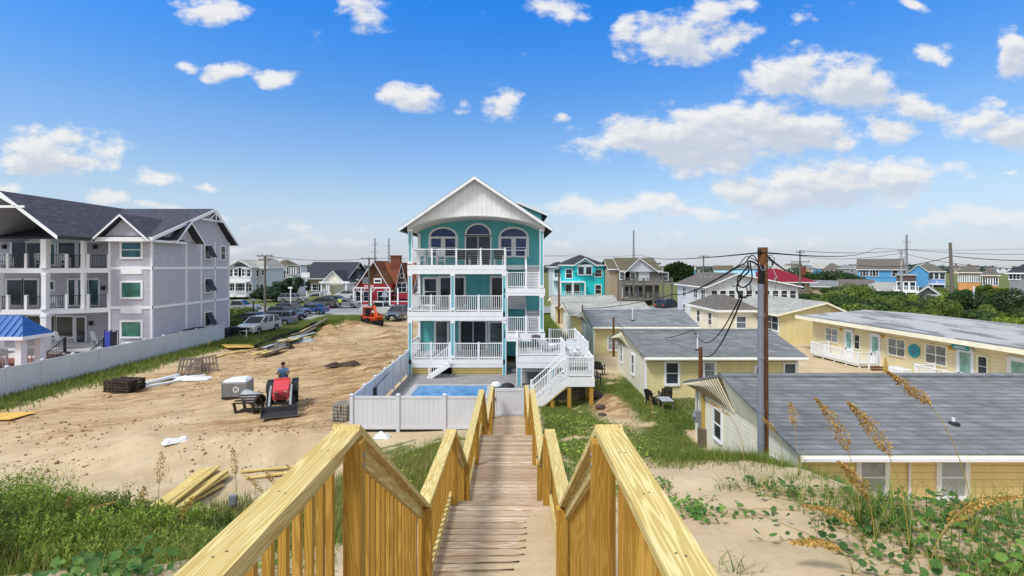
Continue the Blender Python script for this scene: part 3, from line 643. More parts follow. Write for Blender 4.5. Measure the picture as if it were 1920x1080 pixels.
# ================================================================ boardwalk
BX, BW = -.19, .67      # centre line, half width between rails
def boardwalk():
    t = thing('boardwalk', 'new yellow pine beach boardwalk with stairs and railings stepping down the dune', 'boardwalk', (BX, 5, 3.2))
    secs = [(.3, 2.6, 4.9, 4.9), (2.6, 4.86, 4.9, 3.5), (4.86, 7.1, 3.5, 3.5), (7.1, 9.0, 3.5, 2.4), (9.0, 13.15, 2.4, 2.4), (13.15, 16.0, 2.4, .64), (16.0, 20.75, .64, .64)]
    # decks: planks across, gaps between; stairs as treads
    d = MB(); x0, x1 = BX-BW-.06, BX+BW+.06
    for (a, b, za, zb) in secs:
        if za == zb:
            y = a; 
            while y < b-.05:
                w = .138; jt = random.uniform(-.012, .012); d.box(x0+jt, x1+jt, y+.003, min(y+w, b), za-.035+random.uniform(-.002, .002), za); y += w+.013
        else:
            n = int(round((za-zb)/.18))
            for i in range(1, n):
                ya = a+(b-a)*(i-1)/(n-1); z = za-(za-zb)*i/n; stp = (b-a)/(n-1)
                d.box(x0, x1, ya+.003, ya+stp*.5-.004, z-.035, z); d.box(x0, x1, ya+stp*.5+.004, ya+stp+.02, z-.037, z-.001)
    d.obj('deck_planks', 'deck_board', t)
    s = MB()
    for (a, b, za, zb) in secs:
        for xx in (x0+.02, x1-.06): s.bar((xx+.02, a, za-.17), (xx+.02, b, zb-.17), .04, .24)
    s.obj('stringer', 'pine_x', t)
    H = 1.03
    tops = [(.55, 2.7), (2.7, 4.86), (4.86, 7.12), (7.12, 8.75), (8.75, 13.8), (13.8, 15.7), (15.7, 20.5)]
    zt = [5.95, 5.95, 4.52, 4.50, 3.42, 3.42, 2.0, 1.98]
    zt = [z-.03 for z in zt]
    base = [4.9, 4.9, 3.5, 3.5, 2.4, 2.4, .64, .64]
    for sgn in (-1, 1):
        xr = BX+sgn*(BW+.02)
        for i, (a, b) in enumerate(tops):
            za, zb = zt[i], zt[i+1]; L = math.hypot(b-a, zb-za); ang = math.atan2(zb-za, b-a)
            m = MB(); e = .055 if i else 0
            m.box(-e, L+(.05 if i % 2 else .0), -.07, .07, -.02, .018)          # cap 2x6
            m.box(0, L-.02, -.019+sgn*0, .019, -.11, -.0205)                    # upright 2x4 under the cap
            for q in np.arange(.12, L-.05, .42):
                for dy in (-.012, .014): m.lathe((q+random.uniform(-.02, .02), dy+random.uniform(-.004, .004), .0185), [(.0048, -.002), (.0045, .0006)], 8, 1)
            o = m.obj('handrail', ['pine_x', 'screw_head'], t, local=True)
            o.location = Vector((xr, a, za))-wloc(t)
            # local x -> world y rising by ang, local y -> world -x
            mx = Matrix((( 0, -1, 0), (math.cos(ang), 0, -math.sin(ang)), (math.sin(ang), 0, math.cos(ang))))
            o.rotation_euler = mx.to_euler()
            m2 = MB(); m2.box(0, L, -.019, .019, -.045, .045)
            k = H-.16; za2 = base[i]; zb2 = base[i+1]
            L2 = math.hypot(b-a, zb2-za2); a2 = math.atan2(zb2-za2, b-a); m2 = MB(); m2.box(0, L2, -.019, .019, -.045, .045)
            o = m2.obj('bottom_rail', 'pine_x', t, local=True); o.location = Vector((xr, a, za2+.10))-wloc(t)
            o.rotation_euler = Matrix(((0,-1,0),(math.cos(a2),0,-math.sin(a2)),(math.sin(a2),0,math.cos(a2)))).to_euler()
        # posts at each break
        for i, y in enumerate([.9, 2.62, 4.8, 7.02, 8.85, 11.2, 13.6, 15.7, 18.1, 20.45]):
            ztop = np.interp(y, [.55, 2.7, 4.86, 7.12, 8.75, 13.8, 15.7, 20.5], zt)-.025
            zb = min(hz1(xr, y), np.interp(y, [0, 2.6, 4.86, 7.1, 9, 13.15, 16, 21], [4.9, 4.9, 3.5, 3.5, 2.4, 2.4, .64, .64])-.5)-.3
            m = MB(); xi = xr-sgn*.055; m.box(xi-.045, xi+.045, y-.045, y+.045, zb, ztop); m.obj('post', 'pine_z', t, loc=(xi, y, 0), bevel=.003)
    # balusters: nearest as parts, the far ones as one part
    rest = MB(); cnt = 0; bmesh_cache = {}
    ys = [y for y in np.arange(.75, 20.4, .127)]
    lst = sorted([(y, sgn) for y in ys for sgn in (-1, 1)])
    proto = None
    for (y, sgn) in lst:
        if any(abs(y-q) < .075 for q in (.9, 2.62, 4.8, 7.02, 8.85, 11.2, 13.6, 15.7, 18.1, 20.45)): continue
        xr = BX+sgn*(BW+.02)+sgn*.038
        ztop = float(np.interp(y, [.55, 2.7, 4.86, 7.12, 8.75, 13.8, 15.7, 20.5], zt))-.022
        zbot = float(np.interp(y, [0, 2.6, 4.86, 7.12, 8.75, 13.8, 15.7, 21], [4.9, 4.9, 3.5, 3.5, 2.4, 2.4, .64, .64]))-.09
        slope = abs(float(np.interp(y+.05, [.55, 2.7, 4.86, 7.12, 8.75, 13.8, 15.7, 20.5], zt))-float(np.interp(y-.05, [.55, 2.7, 4.86, 7.12, 8.75, 13.8, 15.7, 20.5], zt)))/.1
        ztop -= slope*.02
        if cnt < 100 and y > 1.2:
            m = MB(); m.box(xr-.0165, xr+.0165, y-.0165, y+.0165, zbot, ztop); m.obj('baluster', 'pine_z', t, loc=(xr, y, zbot-random.random()*3)); cnt += 1
        elif y > 1.2: rest.box(xr-.0165, xr+.0165, y-.0165, y+.0165, zbot, ztop)
    o = rest.obj('baluster', 'pine_z', t); o['kind'] = 'stuff'
    # bolts on the post blocks
    bl = MB()
    for sgn in (-1, 1):
        for y, z in ((2.62, 5.82), (4.8, 4.36), (7.02, 4.36), (8.85, 3.3)):
            for dz in (0, -.05): bl.lathe((BX+sgn*(BW+.02)-sgn*.103, y, z+dz), [(.009, -.004), (.009, .004)], 8, axis='x')
    bl.obj('bolt', 'galvanised', t)
    # short tie block that closes the corner of the left rail at the head of the stair
boardwalk()
def drift_sand():
    """wind-blown sand lying on the upper landing, thick on its right side"""
    xs = np.linspace(BX-BW-.02, BX+BW+.02, 70); ys = np.linspace(4.86, 7.08, 240); X, Y = np.meshgrid(xs, ys)
    u = (X-(BX-BW))/(2*BW); v = (Y-4.86)/2.24
    th = -.012+.075*smst(.60, 1.0, u+.05*wob(X, Y, 3, 3, 4))*smst(1.02, .55, v)+.020*smst(.1, .8, u)*smst(.62, .15, v)+.016*wob(X, Y, 5, 3, 22)*smst(.8, .2, v)+.022*smst(.5, .2, v)*smst(.0, .3, u)
    plank = np.mod(Y-4.86, .151)/.151; gap = smst(.78, .93, plank)
    th = th-.06*gap*smst(.86, .70, u+.03*wob(X, Y, 6, 2, 2))
    Z = 3.5+np.minimum(th, .09); V = np.stack([X.ravel(), Y.ravel(), Z.ravel()], 1); nx = len(xs)
    i = np.arange((len(ys)-1)*(nx-1)); r, c = i//(nx-1), i % (nx-1); a = r*nx+c
    dd = (th+.012).ravel(); keep = (gap.ravel()[a] < .5) | (dd[a] > -.02); a = a[keep]
    o = npmesh('drifted_sand', V, np.stack([a, a+1, a+nx+1, a+nx], 1), 'sand', smooth=True)
    tag(o, 'pale sand drifted over the upper boardwalk landing', 'sand', kind='stuff')
drift_sand()
# ================================================================ pool, fence, gate
def pool():
    t = thing('swimming_pool', 'rectangular blue swimming pool behind white vinyl fence', 'pool', (-3.5, 26, 0))
    m = MB(); x0, x1, y0, y1 = -5.35, -1.5, 22.6, 28.5
    for a in ((x0-.35, x1+.35, y0-.35, y0), (x0-.35, x1+.35, y1, y1+.3), (x0-.35, x0, y0, y1), (x1, x1+.35, y0, y1)): m.box(*a, -.05, .06)
    m.obj('coping', 'concrete', t, bevel=.01)
    MB().box(x0, x1, y0, y1, -.3, .035).obj('pool_surface', 'pool_water', t)
pool()
def vinyl_fence(t, pts, zb, zt, nseg, mat='white_vinyl', zfun=None):
    """panels with top and bottom rails, capped posts"""
    for (p, q), n in zip(zip(pts[:-1], pts[1:]), nseg):
        p = Vector((*p, 0)); q = Vector((*q, 0))
        for i in range(n+1):
            c = p.lerp(q, i/n)
            if i > 0 or (p == Vector((*pts[0], 0))):
                zz = zfun(c.x, c.y) if zfun else zt
                m = MB(); m.box(c.x-.065, c.x+.065, c.y-.065, c.y+.065, zb-.2, zz+.04)
                m.add([(c.x-.085, c.y-.085, zz+.04), (c.x+.085, c.y-.085, zz+.04), (c.x+.085, c.y+.085, zz+.04), (c.x-.085, c.y+.085, zz+.04), (c.x-.085, c.y-.085, zz+.07), (c.x+.085, c.y-.085, zz+.07), (c.x+.085, c.y+.085, zz+.07), (c.x-.085, c.y+.085, zz+.07), (c.x, c.y, zz+.12)],
                      [(0,3,2,1),(0,1,5,4),(1,2,6,5),(2,3,7,6),(3,0,4,7),(4,5,8),(5,6,8),(6,7,8),(7,4,8)]); m.obj('post', mat, t)
            if i < n:
                a = p.lerp(q, i/n); b = p.lerp(q, (i+1)/n); d = (b-a).normalized(); a = a+d*.067; b = b-d*.067
                za = zfun(a.x, a.y) if zfun else zt; zb_ = zfun(b.x, b.y) if zfun else zt
                m = MB(); m.bar((a.x, a.y, za-.05), (b.x, b.y, zb_-.05), .055, .10); m.bar((a.x, a.y, zb+.12), (b.x, b.y, zb+.12), .055, .12)
                L = (b-a).length; k = max(1, int(L/.18)); nrm = Vector((-d.y, d.x, 0))*.011
                for j in range(k):
                    c0 = a.lerp(b, j/k)+d*.003; c1 = a.lerp(b, (j+1)/k)-d*.003; t0 = za+(zb_-za)*j/k; t1 = za+(zb_-za)*(j+1)/k
                    m.add([(c.x+s*nrm.x, c.y+s*nrm.y, z) for s in (-1, 1) for (c, z) in ((c0, zb+.05), (c1, zb+.05), (c1, t1-.10), (c0, t0-.10))], [(0,1,2,3),(7,6,5,4),(0,4,5,1),(1,5,6,2),(2,6,7,3),(3,7,4,0)])
                m.obj('panel', mat, t)
def pool_fence():
    t = thing('pool_fence', 'white vinyl privacy fence round the pool with gate at the boardwalk', 'fence', (-3.5, 20.9, 0))
    vinyl_fence(t, [(-.95, 20.9), (-6.7, 20.9), (-6.7, 31.6)], 0, 1.42, [3, 6])
    g = MB(); x0, x1 = -.83, .43; g.box(x0, x1, 20.88, 20.92, .68, 1.66)
    for a in ((x0, x1, 1.62, 1.74), (x0, x1, .62, .74)): g.box(a[0], a[1], 20.865, 20.935, a[2], a[3])
    for x in (x0, x1-.09): g.box(x, x+.09, 20.865, 20.935, .74, 1.62)
    go = g.obj('gate', 'white_vinyl', t)
    h = MB()
    for z in (1.5, .8): h.box(x1-.02, x1+.1, 20.84, 20.865, z-.03, z+.03)
    h.obj('hinge', 'black_metal', go); h = MB(); h.box(x0-.06, x0+.07, 20.83, 20.863, 1.3, 1.36); h.box(x0-.02, x0+.01, 20.80, 20.83, 1.28, 1.38); h.obj('latch', 'black_metal', go)
    for x in (-.95, .55): MB().box(x-.06, x+.06, 20.84, 20.96, -.2, 1.8).obj('post', 'white_vinyl', t)
    m = MB(); m.box(-.9, .6, 20.87, 20.93, -.1, .6); m.obj('panel', 'white_vinyl', t)
    k = MB(); k.tube([(-6.62, 24.2, .95), (-6.6, 24.6, 1.05), (-6.6, 26.9, 1.15)], .02, 6); k.box(-6.64, -6.55, 24.0, 24.22, .45, 1.0)
    o = k.obj('pool_skimmer', 'black_metal'); tag(o, 'black pole of a pool skimmer hung on the inside of the white fence', 'pool skimmer')
pool_fence()
# ================================================================ teal beach house
def teal_house():
    D0, DW, DB = 31.7, 35.0, 47.5
    X0, X1 = -6.64, 1.87
    t = thing('beach_house', 'tall teal three storey beach house with white gable, porches and outside stairs', 'house', (-2.4, 38, 0))
    Z1, Z2, Z3 = .92, 3.9, 6.83
    # walls behind the porches
    w = MB(); w.box(X0, -.62, DW, DB, .4, Z2+2.4); w.box(-.62, X1, DW+.9, DB, .4, Z3-.2); w.box(X0, X1, DW, DB, Z3-.15, 9.1)
    zr = 12.15; w.extr([(X0, DW, 9.1), (X1, DW, 9.1), (-2.45, DW, zr-.25)], (0, DB-DW, 0)); w.obj('wall', 'teal_siding', t)
    # roof
    r = MB(); gable_roof(r, X0+.05, X1-.05, D0-.1, DB, 9.35, 12.2, 'y', .17, .55, .30, 0, 1, ridge=-2.45); rf = r.obj('roof', ['roof_dark', 'white_paint'], t)
    # shed dormer on the right slope
    m = MB(); m.extr([(.5, 36.2, 10.5), (1.95, 36.2, 9.4), (1.95, 36.2, 10.45), (.5, 36.2, 11.15)], (0, 4.5, 0), 0)
    m.extr([(.2, 36.0, 11.25), (2.4, 36.0, 10.35), (2.4, 36.0, 10.5), (.2, 36.0, 11.4)], (0, 5.0, 0), 1)
    m.extr([(.2, 35.96, 11.22), (2.44, 35.96, 10.3), (2.44, 35.96, 10.5), (.2, 35.96, 11.4)], (0, .035, 0), 2); m.obj('dormer', ['teal_siding', 'roof_dark', 'white_paint'], t)
    # gable front with the sweeping arch cut in its lower edge
    g = MB(); N = 40; xa, xb = X0-.05, X1+.05; up = []; lo = []
    for i in range(N+1):
        x = xa+(xb-xa)*i/N; u = (x-(xa+xb)/2)/((xb-xa)/2); zl = 8.95+1.28*math.sqrt(max(0, 1-u*u*.93))-.28; zu = 12.2-abs(x+2.45)/4.25*2.85; up.append((x, zu)); lo.append((x, min(zl, zu-.02)))
    for i in range(N): g.extr([(lo[i][0], D0, lo[i][1]), (lo[i+1][0], D0, lo[i+1][1]), (up[i+1][0], D0, up[i+1][1]), (up[i][0], D0, up[i][1])], (0, .12, 0))
    g.obj('gable_front', 'white_batten', t)
    b = MB()
    for i in range(N):
        (a, c), (a2, c2) = lo[i], lo[i+1]; b.extr([(a, D0-.02, c-.05), (a2, D0-.02, c2-.05), (a2, D0-.02, c2+.02), (a, D0-.02, c+.02)], (0, .16, 0))
        b.extr([(a, D0+.15, c-.02), (a2, D0+.15, c2-.02), (a2, D0+.15, c2+.03), (a, D0+.15, c+.03)], (0, DW-D0-.16, 0))
    b.obj('porch_ceiling', 'soffit', t)
    # posts
    def post(x, y, z0, z1, w=.24, name='post'):
        m = MB(); m.box(x-w/2, x+w/2, y-w/2, y+w/2, z0, z1, 0); e = .045
        for sx in (-1, 1):
            for sy in (-1, 1): m.box(x+sx*w/2-(e if sx > 0 else -.004)+(.004 if sx > 0 else -.008), x+sx*w/2+(.008 if sx > 0 else e), y+sy*w/2-(e if sy > 0 else .008), y+sy*w/2+(.008 if sy > 0 else e), z0, z1, 1)
        for zz in (z0, z1-.16): m.box(x-w/2-.02, x+w/2+.02, y-w/2-.02, y+w/2+.02, zz, zz+.16, 1)
        m.obj(name, ['teal_board', 'white_paint'], t)
    post(X0+.12, D0+.1, 6.9, 9.1); post(X1-.15, D0+.1, 5.4, 9.1)
    for x in (X0+.12, -3.85, -.62): post(x, D0+.1, -.3 if x != -3.85 else 1.0, 3.35); post(x, D0+.1, 4.0 if x != -.62 else 3.4, 6.3)
    post(X1-.15, D0+.1, 2.65, 4.95); post(-.5, D0+.1, 2.6, 4.95, .2)
    for z0, z1 in ((6.9, 9.0), (4.0, 6.3), (1.0, 3.4)):
        MB().box(X0+.02, X0+.2, DW-.22, DW-.02, z0, z1).obj('pilaster', 'white_paint', t)
    # porch decks with fascia boards
    def deck(x0, x1, y0, y1, z, fh=.56, name='porch_deck'):
        m = MB(); m.box(x0, x1, y0+.03, y1, z-.14, z, 0); m.box(x0-.02, x1+.02, y0, y0+.028, z-.28, z+.01, 1); m.box(x0+.01, x1-.01, y0+.012, y0+.03, z-fh, z-.283, 1)
        m.box(x0-.02, x0+.01, y0+.03, y1, z-fh, z+.01, 1); m.box(x1-.01, x1+.02, y0+.03, y1, z-fh, z+.01, 1); m.box(x0+.02, x1-.02, y0+.05, y1-.02, z-.30, z-.16, 2); m.obj(name, ['grey_deck', 'white_paint', 'soffit'], t)
    deck(X0-.02, -.52, D0-.02, DW, Z3); deck(X0-.02, -.6, D0-.02, DW, Z2, .55); deck(X0-.02, -.6, D0-.02, DW, Z1, .5)
    MB().box(-.5, X1, DW-1.2, DW, Z3-.3, Z3).obj('porch_deck', 'white_paint', t)
    deck(-.6, X1+.05, D0-.02, DW-.6, 5.37, .45, 'stair_landing'); deck(-.6, X1+.05, D0-.02, DW-.6, 2.56, .5, 'stair_landing')
    # top railing with thin cables
    m = MB()
    xs = [X0+.28, -5.15, -3.62, -2.1, -.58]
    for x in xs: m.box(x-.05, x+.05, D0-.01, D0+.09, Z3, Z3+1.08)
    m.box(X0+.2, -.55, D0, D0+.08, Z3+.96, Z3+1.02)
    for k in range(7): m.box(X0+.2, -.55, D0+.035, D0+.042, Z3+.12+k*.12, Z3+.125+k*.12)
    for x in (-.55, .75): m.box(x-.05, x+.05, DW-1.25, DW-1.15, Z3, Z3+1.08)
    m.box(-.55, .8, DW-1.24, DW-1.16, Z3+.96, Z3+1.02); m.box(X0, X0+.08, D0, DW, Z3+.96, Z3+1.02)
    m.obj('cable_railing', 'white_paint', t)
    def rail(p, q, name='railing', **k): m = MB(); railing(m, p, q, **k); return m.obj(name, 'white_paint', t)
    for z in (Z2, Z1):
        rail((X0+.25, D0+.05, z), (-4.0, D0+.05, z), post=1.4); rail((-3.72, D0+.05, z), (-.72, D0+.05, z), post=1.6); rail((X0+.02, D0+.2, z), (X0+.02, DW-.1, z), post=3)
    # steps off the lowest porch, running down to the left along its front edge
    rail((-3.95, D0-1.0, Z1), (-5.15, D0-1.0, -.02), post=3); m = MB()
    m.bar((-3.9, D0-1.02, Z1-.12), (-5.2, D0-1.02, -.05), .04, .22); m.bar((-3.9, D0-.06, Z1-.12), (-5.2, D0-.06, -.05), .04, .22)
    for k in range(5): m.box(-4.05-.25*(k+1), -4.05-.25*k+.03, D0-1.0, D0-.08, Z1-.18*(k+1)-.03, Z1-.18*(k+1))
    m.obj('stairs', 'white_paint', t)
    m = MB()
    for k, z in enumerate((-.1, .08, .25)):
        m.box(X0+.15, -5.2, D0+.1-.03*k, D0+.14-.03*k, z, z+.15); m.box(-3.9, -.75, D0+.1-.03*k, D0+.14-.03*k, z, z+.15)
    m.obj('skirt_boards', 'pine_x', t)
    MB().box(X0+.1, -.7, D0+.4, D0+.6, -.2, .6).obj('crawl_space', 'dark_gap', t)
    # stairs in the right bay
    rail((-.45, D0+.05, 5.37), (.72, D0+.05, 5.37), post=2); rail((.78, D0+.05, 5.37), (X1-.3, D0+.05, 5.37), post=2, sp=.12)
    rail((-.45, D0+.05, 2.56), (.72, D0+.05, 2.56), post=2); rail((.78, D0+.05, 2.56), (X1-.3, D0+.05, 2.56), post=2)
    def flight(x0, x1, ya, za, yb, zb, n, nm='stairs'):
        m = MB()
        for k in range(n):
            y = ya+(yb-ya)*k/n; z = za+(zb-za)*(k+1)/n; y2 = ya+(yb-ya)*(k+1)/n
            m.box(x0, x1, min(y, y2), max(y, y2), z-.04, z, 0); m.box(x0+.03, x1-.03, min(y, y2)+(0.02), min(y, y2)+.04, z-.19, z-.041, 1)
        for x in (x0, x1): m.bar((x, ya, za-.18), (x, yb, zb-.05), .05, .3, 1)
        m.obj(nm, ['grey_deck', 'white_paint'], t)
    flight(.82, 1.75, DW-1.15, Z3, D0+.5, 5.37, 8); flight(-.4, .7, D0+.9, 5.37, DW+.3, 4.0, 7); flight(.82, 1.75, DW, Z2, D0+1.1, 2.56, 7)
    rail((.76, DW-1.15, Z3), (.76, D0+.35, 5.5), post=3); rail((.76, DW, Z2), (.76, D0+1.0, 2.6), post=3)
    m = MB()                        # pierced block screen beside the stairs
    m.box(-.35, .62, DW+.6, DW+.7, 4.05, 5.0, 0)
    for i in range(6):
        for j in range(5): m.box(-.29+i*.155, -.2+i*.155, DW+.585, DW+.6, 4.1+j*.18, 4.2+j*.18, 1)
    m.obj('block_screen', ['brown_paint', 'glass_curtain'], t)
    # windows and doors
    s = DW/F
    def wx(px): return gx(px, DW)
    _w = globals()['window']
    def window(*a, **k): k.setdefault('tw', .15); return _w(*a, **k)
    for a, b in ((806, 856), (937, 989)):
        x0, x1 = wx(a)-.02, wx(b)+.02; c = (x0+x1)/2; w_ = x1-x0
        window(t, (c, DW, 8.10), w_*.46 if False else w_, 1.25, nx=1, ny=1, pane='white_trim', tw=.08, deep=.03, name='window_surround')
        for q in (-1, 1): window(t, (c+q*w_*.26, DW-.03, 8.05), w_*.36, 1.25, ny=2, tw=.06, pane='glass_blue', deep=.03)
        window(t, (c, DW, 8.95), w_*.92, .3, arch=.55, nx=1, pane='glass_blue', tw=.13, name='arched_window')
    c = (wx(872)+wx(921))/2; w_ = wx(921)-wx(872)-.15
    window(t, (c, DW, 9.08), w_*.96, .25, arch=.66, pane='glass_blue', tw=.13, name='arched_window')
    d = window(t, (c, DW, 7.83), w_, 1.95, nx=2, ny=1, tw=.1, pane='glass_dark', name='sliding_door', sill=False)
    # level two
    window(t, (wx(807), DW, 5.0), .80, 1.75, ny=2, pane='glass_dark'); window(t, (wx(848), DW, 4.95), 1.6, 2.0, nx=2, ny=1, name='sliding_door', pane='glass_dark', sill=False)
    window(t, (wx(934), DW, 4.95), .85, 2.0, ny=1, name='door', pane='glass_dark', sill=False)
    # level one
    window(t, (wx(828), DW, 1.95), .75, 1.95, ny=1, name='door', pane='glass_grey', sill=False); window(t, (wx(887), DW, 1.95), 1.7, 1.98, nx=2, ny=1, name='sliding_door', pane='glass_dark', sill=False)
    window(t, (wx(930), DW, 2.2), .8, 1.3, ny=1, pane='glass_grey')
    window(t, (X0, DW+3, 8.0), .8, 1.2, '-x'); window(t, (X0, DW+6, 5.0), .8, 1.2, '-x')
    # -------- lower front deck on teal posts with its own landing and stairs
    zd = 1.65; xl, xr = .14, 4.0; yf, yb = 28.8, 33.0
    m = MB(); m.box(xl, xr, yf, yb, zd-.1, zd, 0); m.box(2.7, xr, 27.0, yf, zd-.1, zd, 0)
    m.box(xl-.02, 2.7, yf-.03, yf-.003, zd-.36, zd+.01, 1); m.box(xl, 2.7, yf-.015, yf-.001, zd-.68, zd-.363, 1); m.box(xr, xr+.03, 27, yb, zd-.5, zd+.01, 1); m.box(2.67, 2.7, 27, yf, zd-.5, zd+.01, 1); m.box(xl-.03, xl, yf, yb, zd-.5, zd+.01, 1)
    m.obj('sun_deck', ['grey_deck', 'white_paint'], t)
    rail((xl+.05, yf, zd), (2.65, yf, zd), post=2.6); rail((xr-.05, 27.2, zd), (xr-.05, yb, zd), post=1.9); rail((2.3, yb, zd), (xr-.05, yb, zd), post=2); rail((xl+.03, yf, zd), (xl+.03, D0-.1, zd), post=3); rail((2.7, yf, zd), (2.7, 27.2, zd), post=3, endposts=(0, 1))
    zl = 1.23; y0, y1 = 25.2, 26.6
    m = MB(); m.box(2.6, 3.95, y0, y1+.4, zl-.1, zl, 0); m.box(2.55, 4.0, y0-.03, y0-.003, zl-.45, zl+.01, 1); m.box(3.951, 3.98, y0, y1, zl-.45, zl+.01, 1)
    m.obj('stair_landing', ['grey_deck', 'white_paint'], t)
    rail((2.66, y0+.04, zl), (3.92, y0+.04, zl), post=2, sp=.11); rail((3.92, y0+.04, zl), (3.92, y1, zl), post=2)
    m = MB()
    for k in range(3): m.box(2.75, 3.9, y0+.08, y0+.11, zl+.28+k*.26, zl+.36+k*.26)
    m.obj('lattice', 'white_paint', t)
    m = MB(); n = 8
    for k in range(n): x = 2.6-1.75*(k)/n; z = zl-1.45*(k+1)/n; m.box(x-.24, x, y0+.05, y1-.1, z-.04, z, 0)
    for yy in (y0+.02, y1-.1): m.bar((2.65, yy, zl-.22), (.85, yy, -.42), .05, .42, 1)
    m.obj('stairs', ['grey_deck', 'white_paint'], t)
    rail((2.6, y0+.02, zl+.02), (.9, y0+.02, -.25), post=1.0, sp=.12); rail((2.6, y1-.1, zl+.02), (.9, y1-.1, -.25), post=1.2, sp=.12)
    m = MB()
    m.bar((2.62, y0+.02, zl-.45), (.95, y0+.02, -.62), .06, .06)
    m.obj('stringer', 'pine_x', t)
    for (x, y, z1_) in ((2.75, y0+.1, .76), (3.85, y0+.1, .76), (1.9, y0+.12, .1), (3.85, y1, .76)): MB().box(x-.09, x+.09, y-.09, y+.09, -.9, z1_).obj('support_post', 'pine_z', t, loc=(x, y, 0))
    for (x, y) in ((.28, yf+.12), (2.2, yf+.12), (.28, yb-.6), (3.7, yb-.3), (3.85, 28)): 
        m = MB(); m.box(x-.13, x+.13, y-.12, y+.12, -.3, zd-.6, 0); m.box(x-.15, x-.1, y-.14, y+.14, -.3, zd-.6, 1); m.box(x+.1, x+.15, y-.14, y+.14, -.3, zd-.6, 1); m.obj('support_post', ['teal_board', 'white_paint'], t)
    m = MB()
    for k in range(3): m.box(xl+.3, 2.6, yf+1.2+k*.9, yf+1.3+k*.9, zd-.45, zd-.2)
    m.box(xl+.3, 2.9, yf+2.0, yf+2.08, .35, .5)
    m.obj('joist', 'white_paint', t)
    # stacked lumber bulkhead under the stair
    m = MB()
    for k in range(8): m.box(1.1+.15*(k % 2), 3.75, 26.75, 26.85, -.62+k*.17, -.62+k*.17+.15)
    o = m.obj('bulkhead', 'old_wood'); tag(o, 'weathered board bulkhead under the white stair landing', 'retaining wall')
    return t
teal_house()
# ---- porch furniture
def chair(name, label, cat, loc, rz, mats=('plastic_white', 'plastic_white'), seat_z=.42, back_h=.55, w=.56, tall=False, group=None, slat=True):
    """slatted deck chair: legs, seat, backrest, armrests"""
    t = thing(name, label, cat, loc, rz, group); m = MB(); d = .5
    for i in range(5 if slat else 1):
        n = 5 if slat else 1; m.box(-w/2, w/2, -d/2+d*i/n+.006, -d/2+d*(i+1)/n-.006, seat_z-.03, seat_z)
    m.obj('seat', mats[0], t, local=True); m = MB()
    n = 6 if slat else 1
    for i in range(n):
        x0 = -w/2+w*i/n+.008; x1 = -w/2+w*(i+1)/n-.008; y = d/2; hh = back_h*(1-.12*abs((i+.5)/n-.5)*2)
        m.add([(x0,y-.03,seat_z-.04),(x1,y-.03,seat_z-.04),(x1,y,seat_z-.04),(x0,y,seat_z-.04),(x0,y+.14,seat_z+hh),(x1,y+.14,seat_z+hh),(x1,y+.17,seat_z+hh),(x0,y+.17,seat_z+hh)], [(0,3,2,1),(4,5,6,7),(0,1,5,4),(1,2,6,5),(2,3,7,6),(3,0,4,7)])
    m.obj('backrest', mats[1], t, local=True)
    for sx in (-1, 1):
        m = MB(); m.box(sx*w/2-.05, sx*w/2+.05, -d/2-.03, d/2+.05, seat_z+.2, seat_z+.225); m.obj('armrest', mats[0], t, local=True)
        for sy in (-1, 1): m = MB(); m.bar((sx*(w/2), sy*(d/2-.03), 0), (sx*w/2, sy*(d/2-.06), seat_z+(.2 if True else 0)), .05, .05); m.obj('leg', mats[0], t, local=True)
    if tall:
        m = MB(); m.bar((-w/2, -d/2+.03, .25), (w/2, -d/2+.03, .25), .03, .05); m.bar((-w/2, d/2-.03, .35), (w/2, d/2-.03, .35), .03, .05); m.obj('foot_rail', mats[0], t, local=True)
    return t
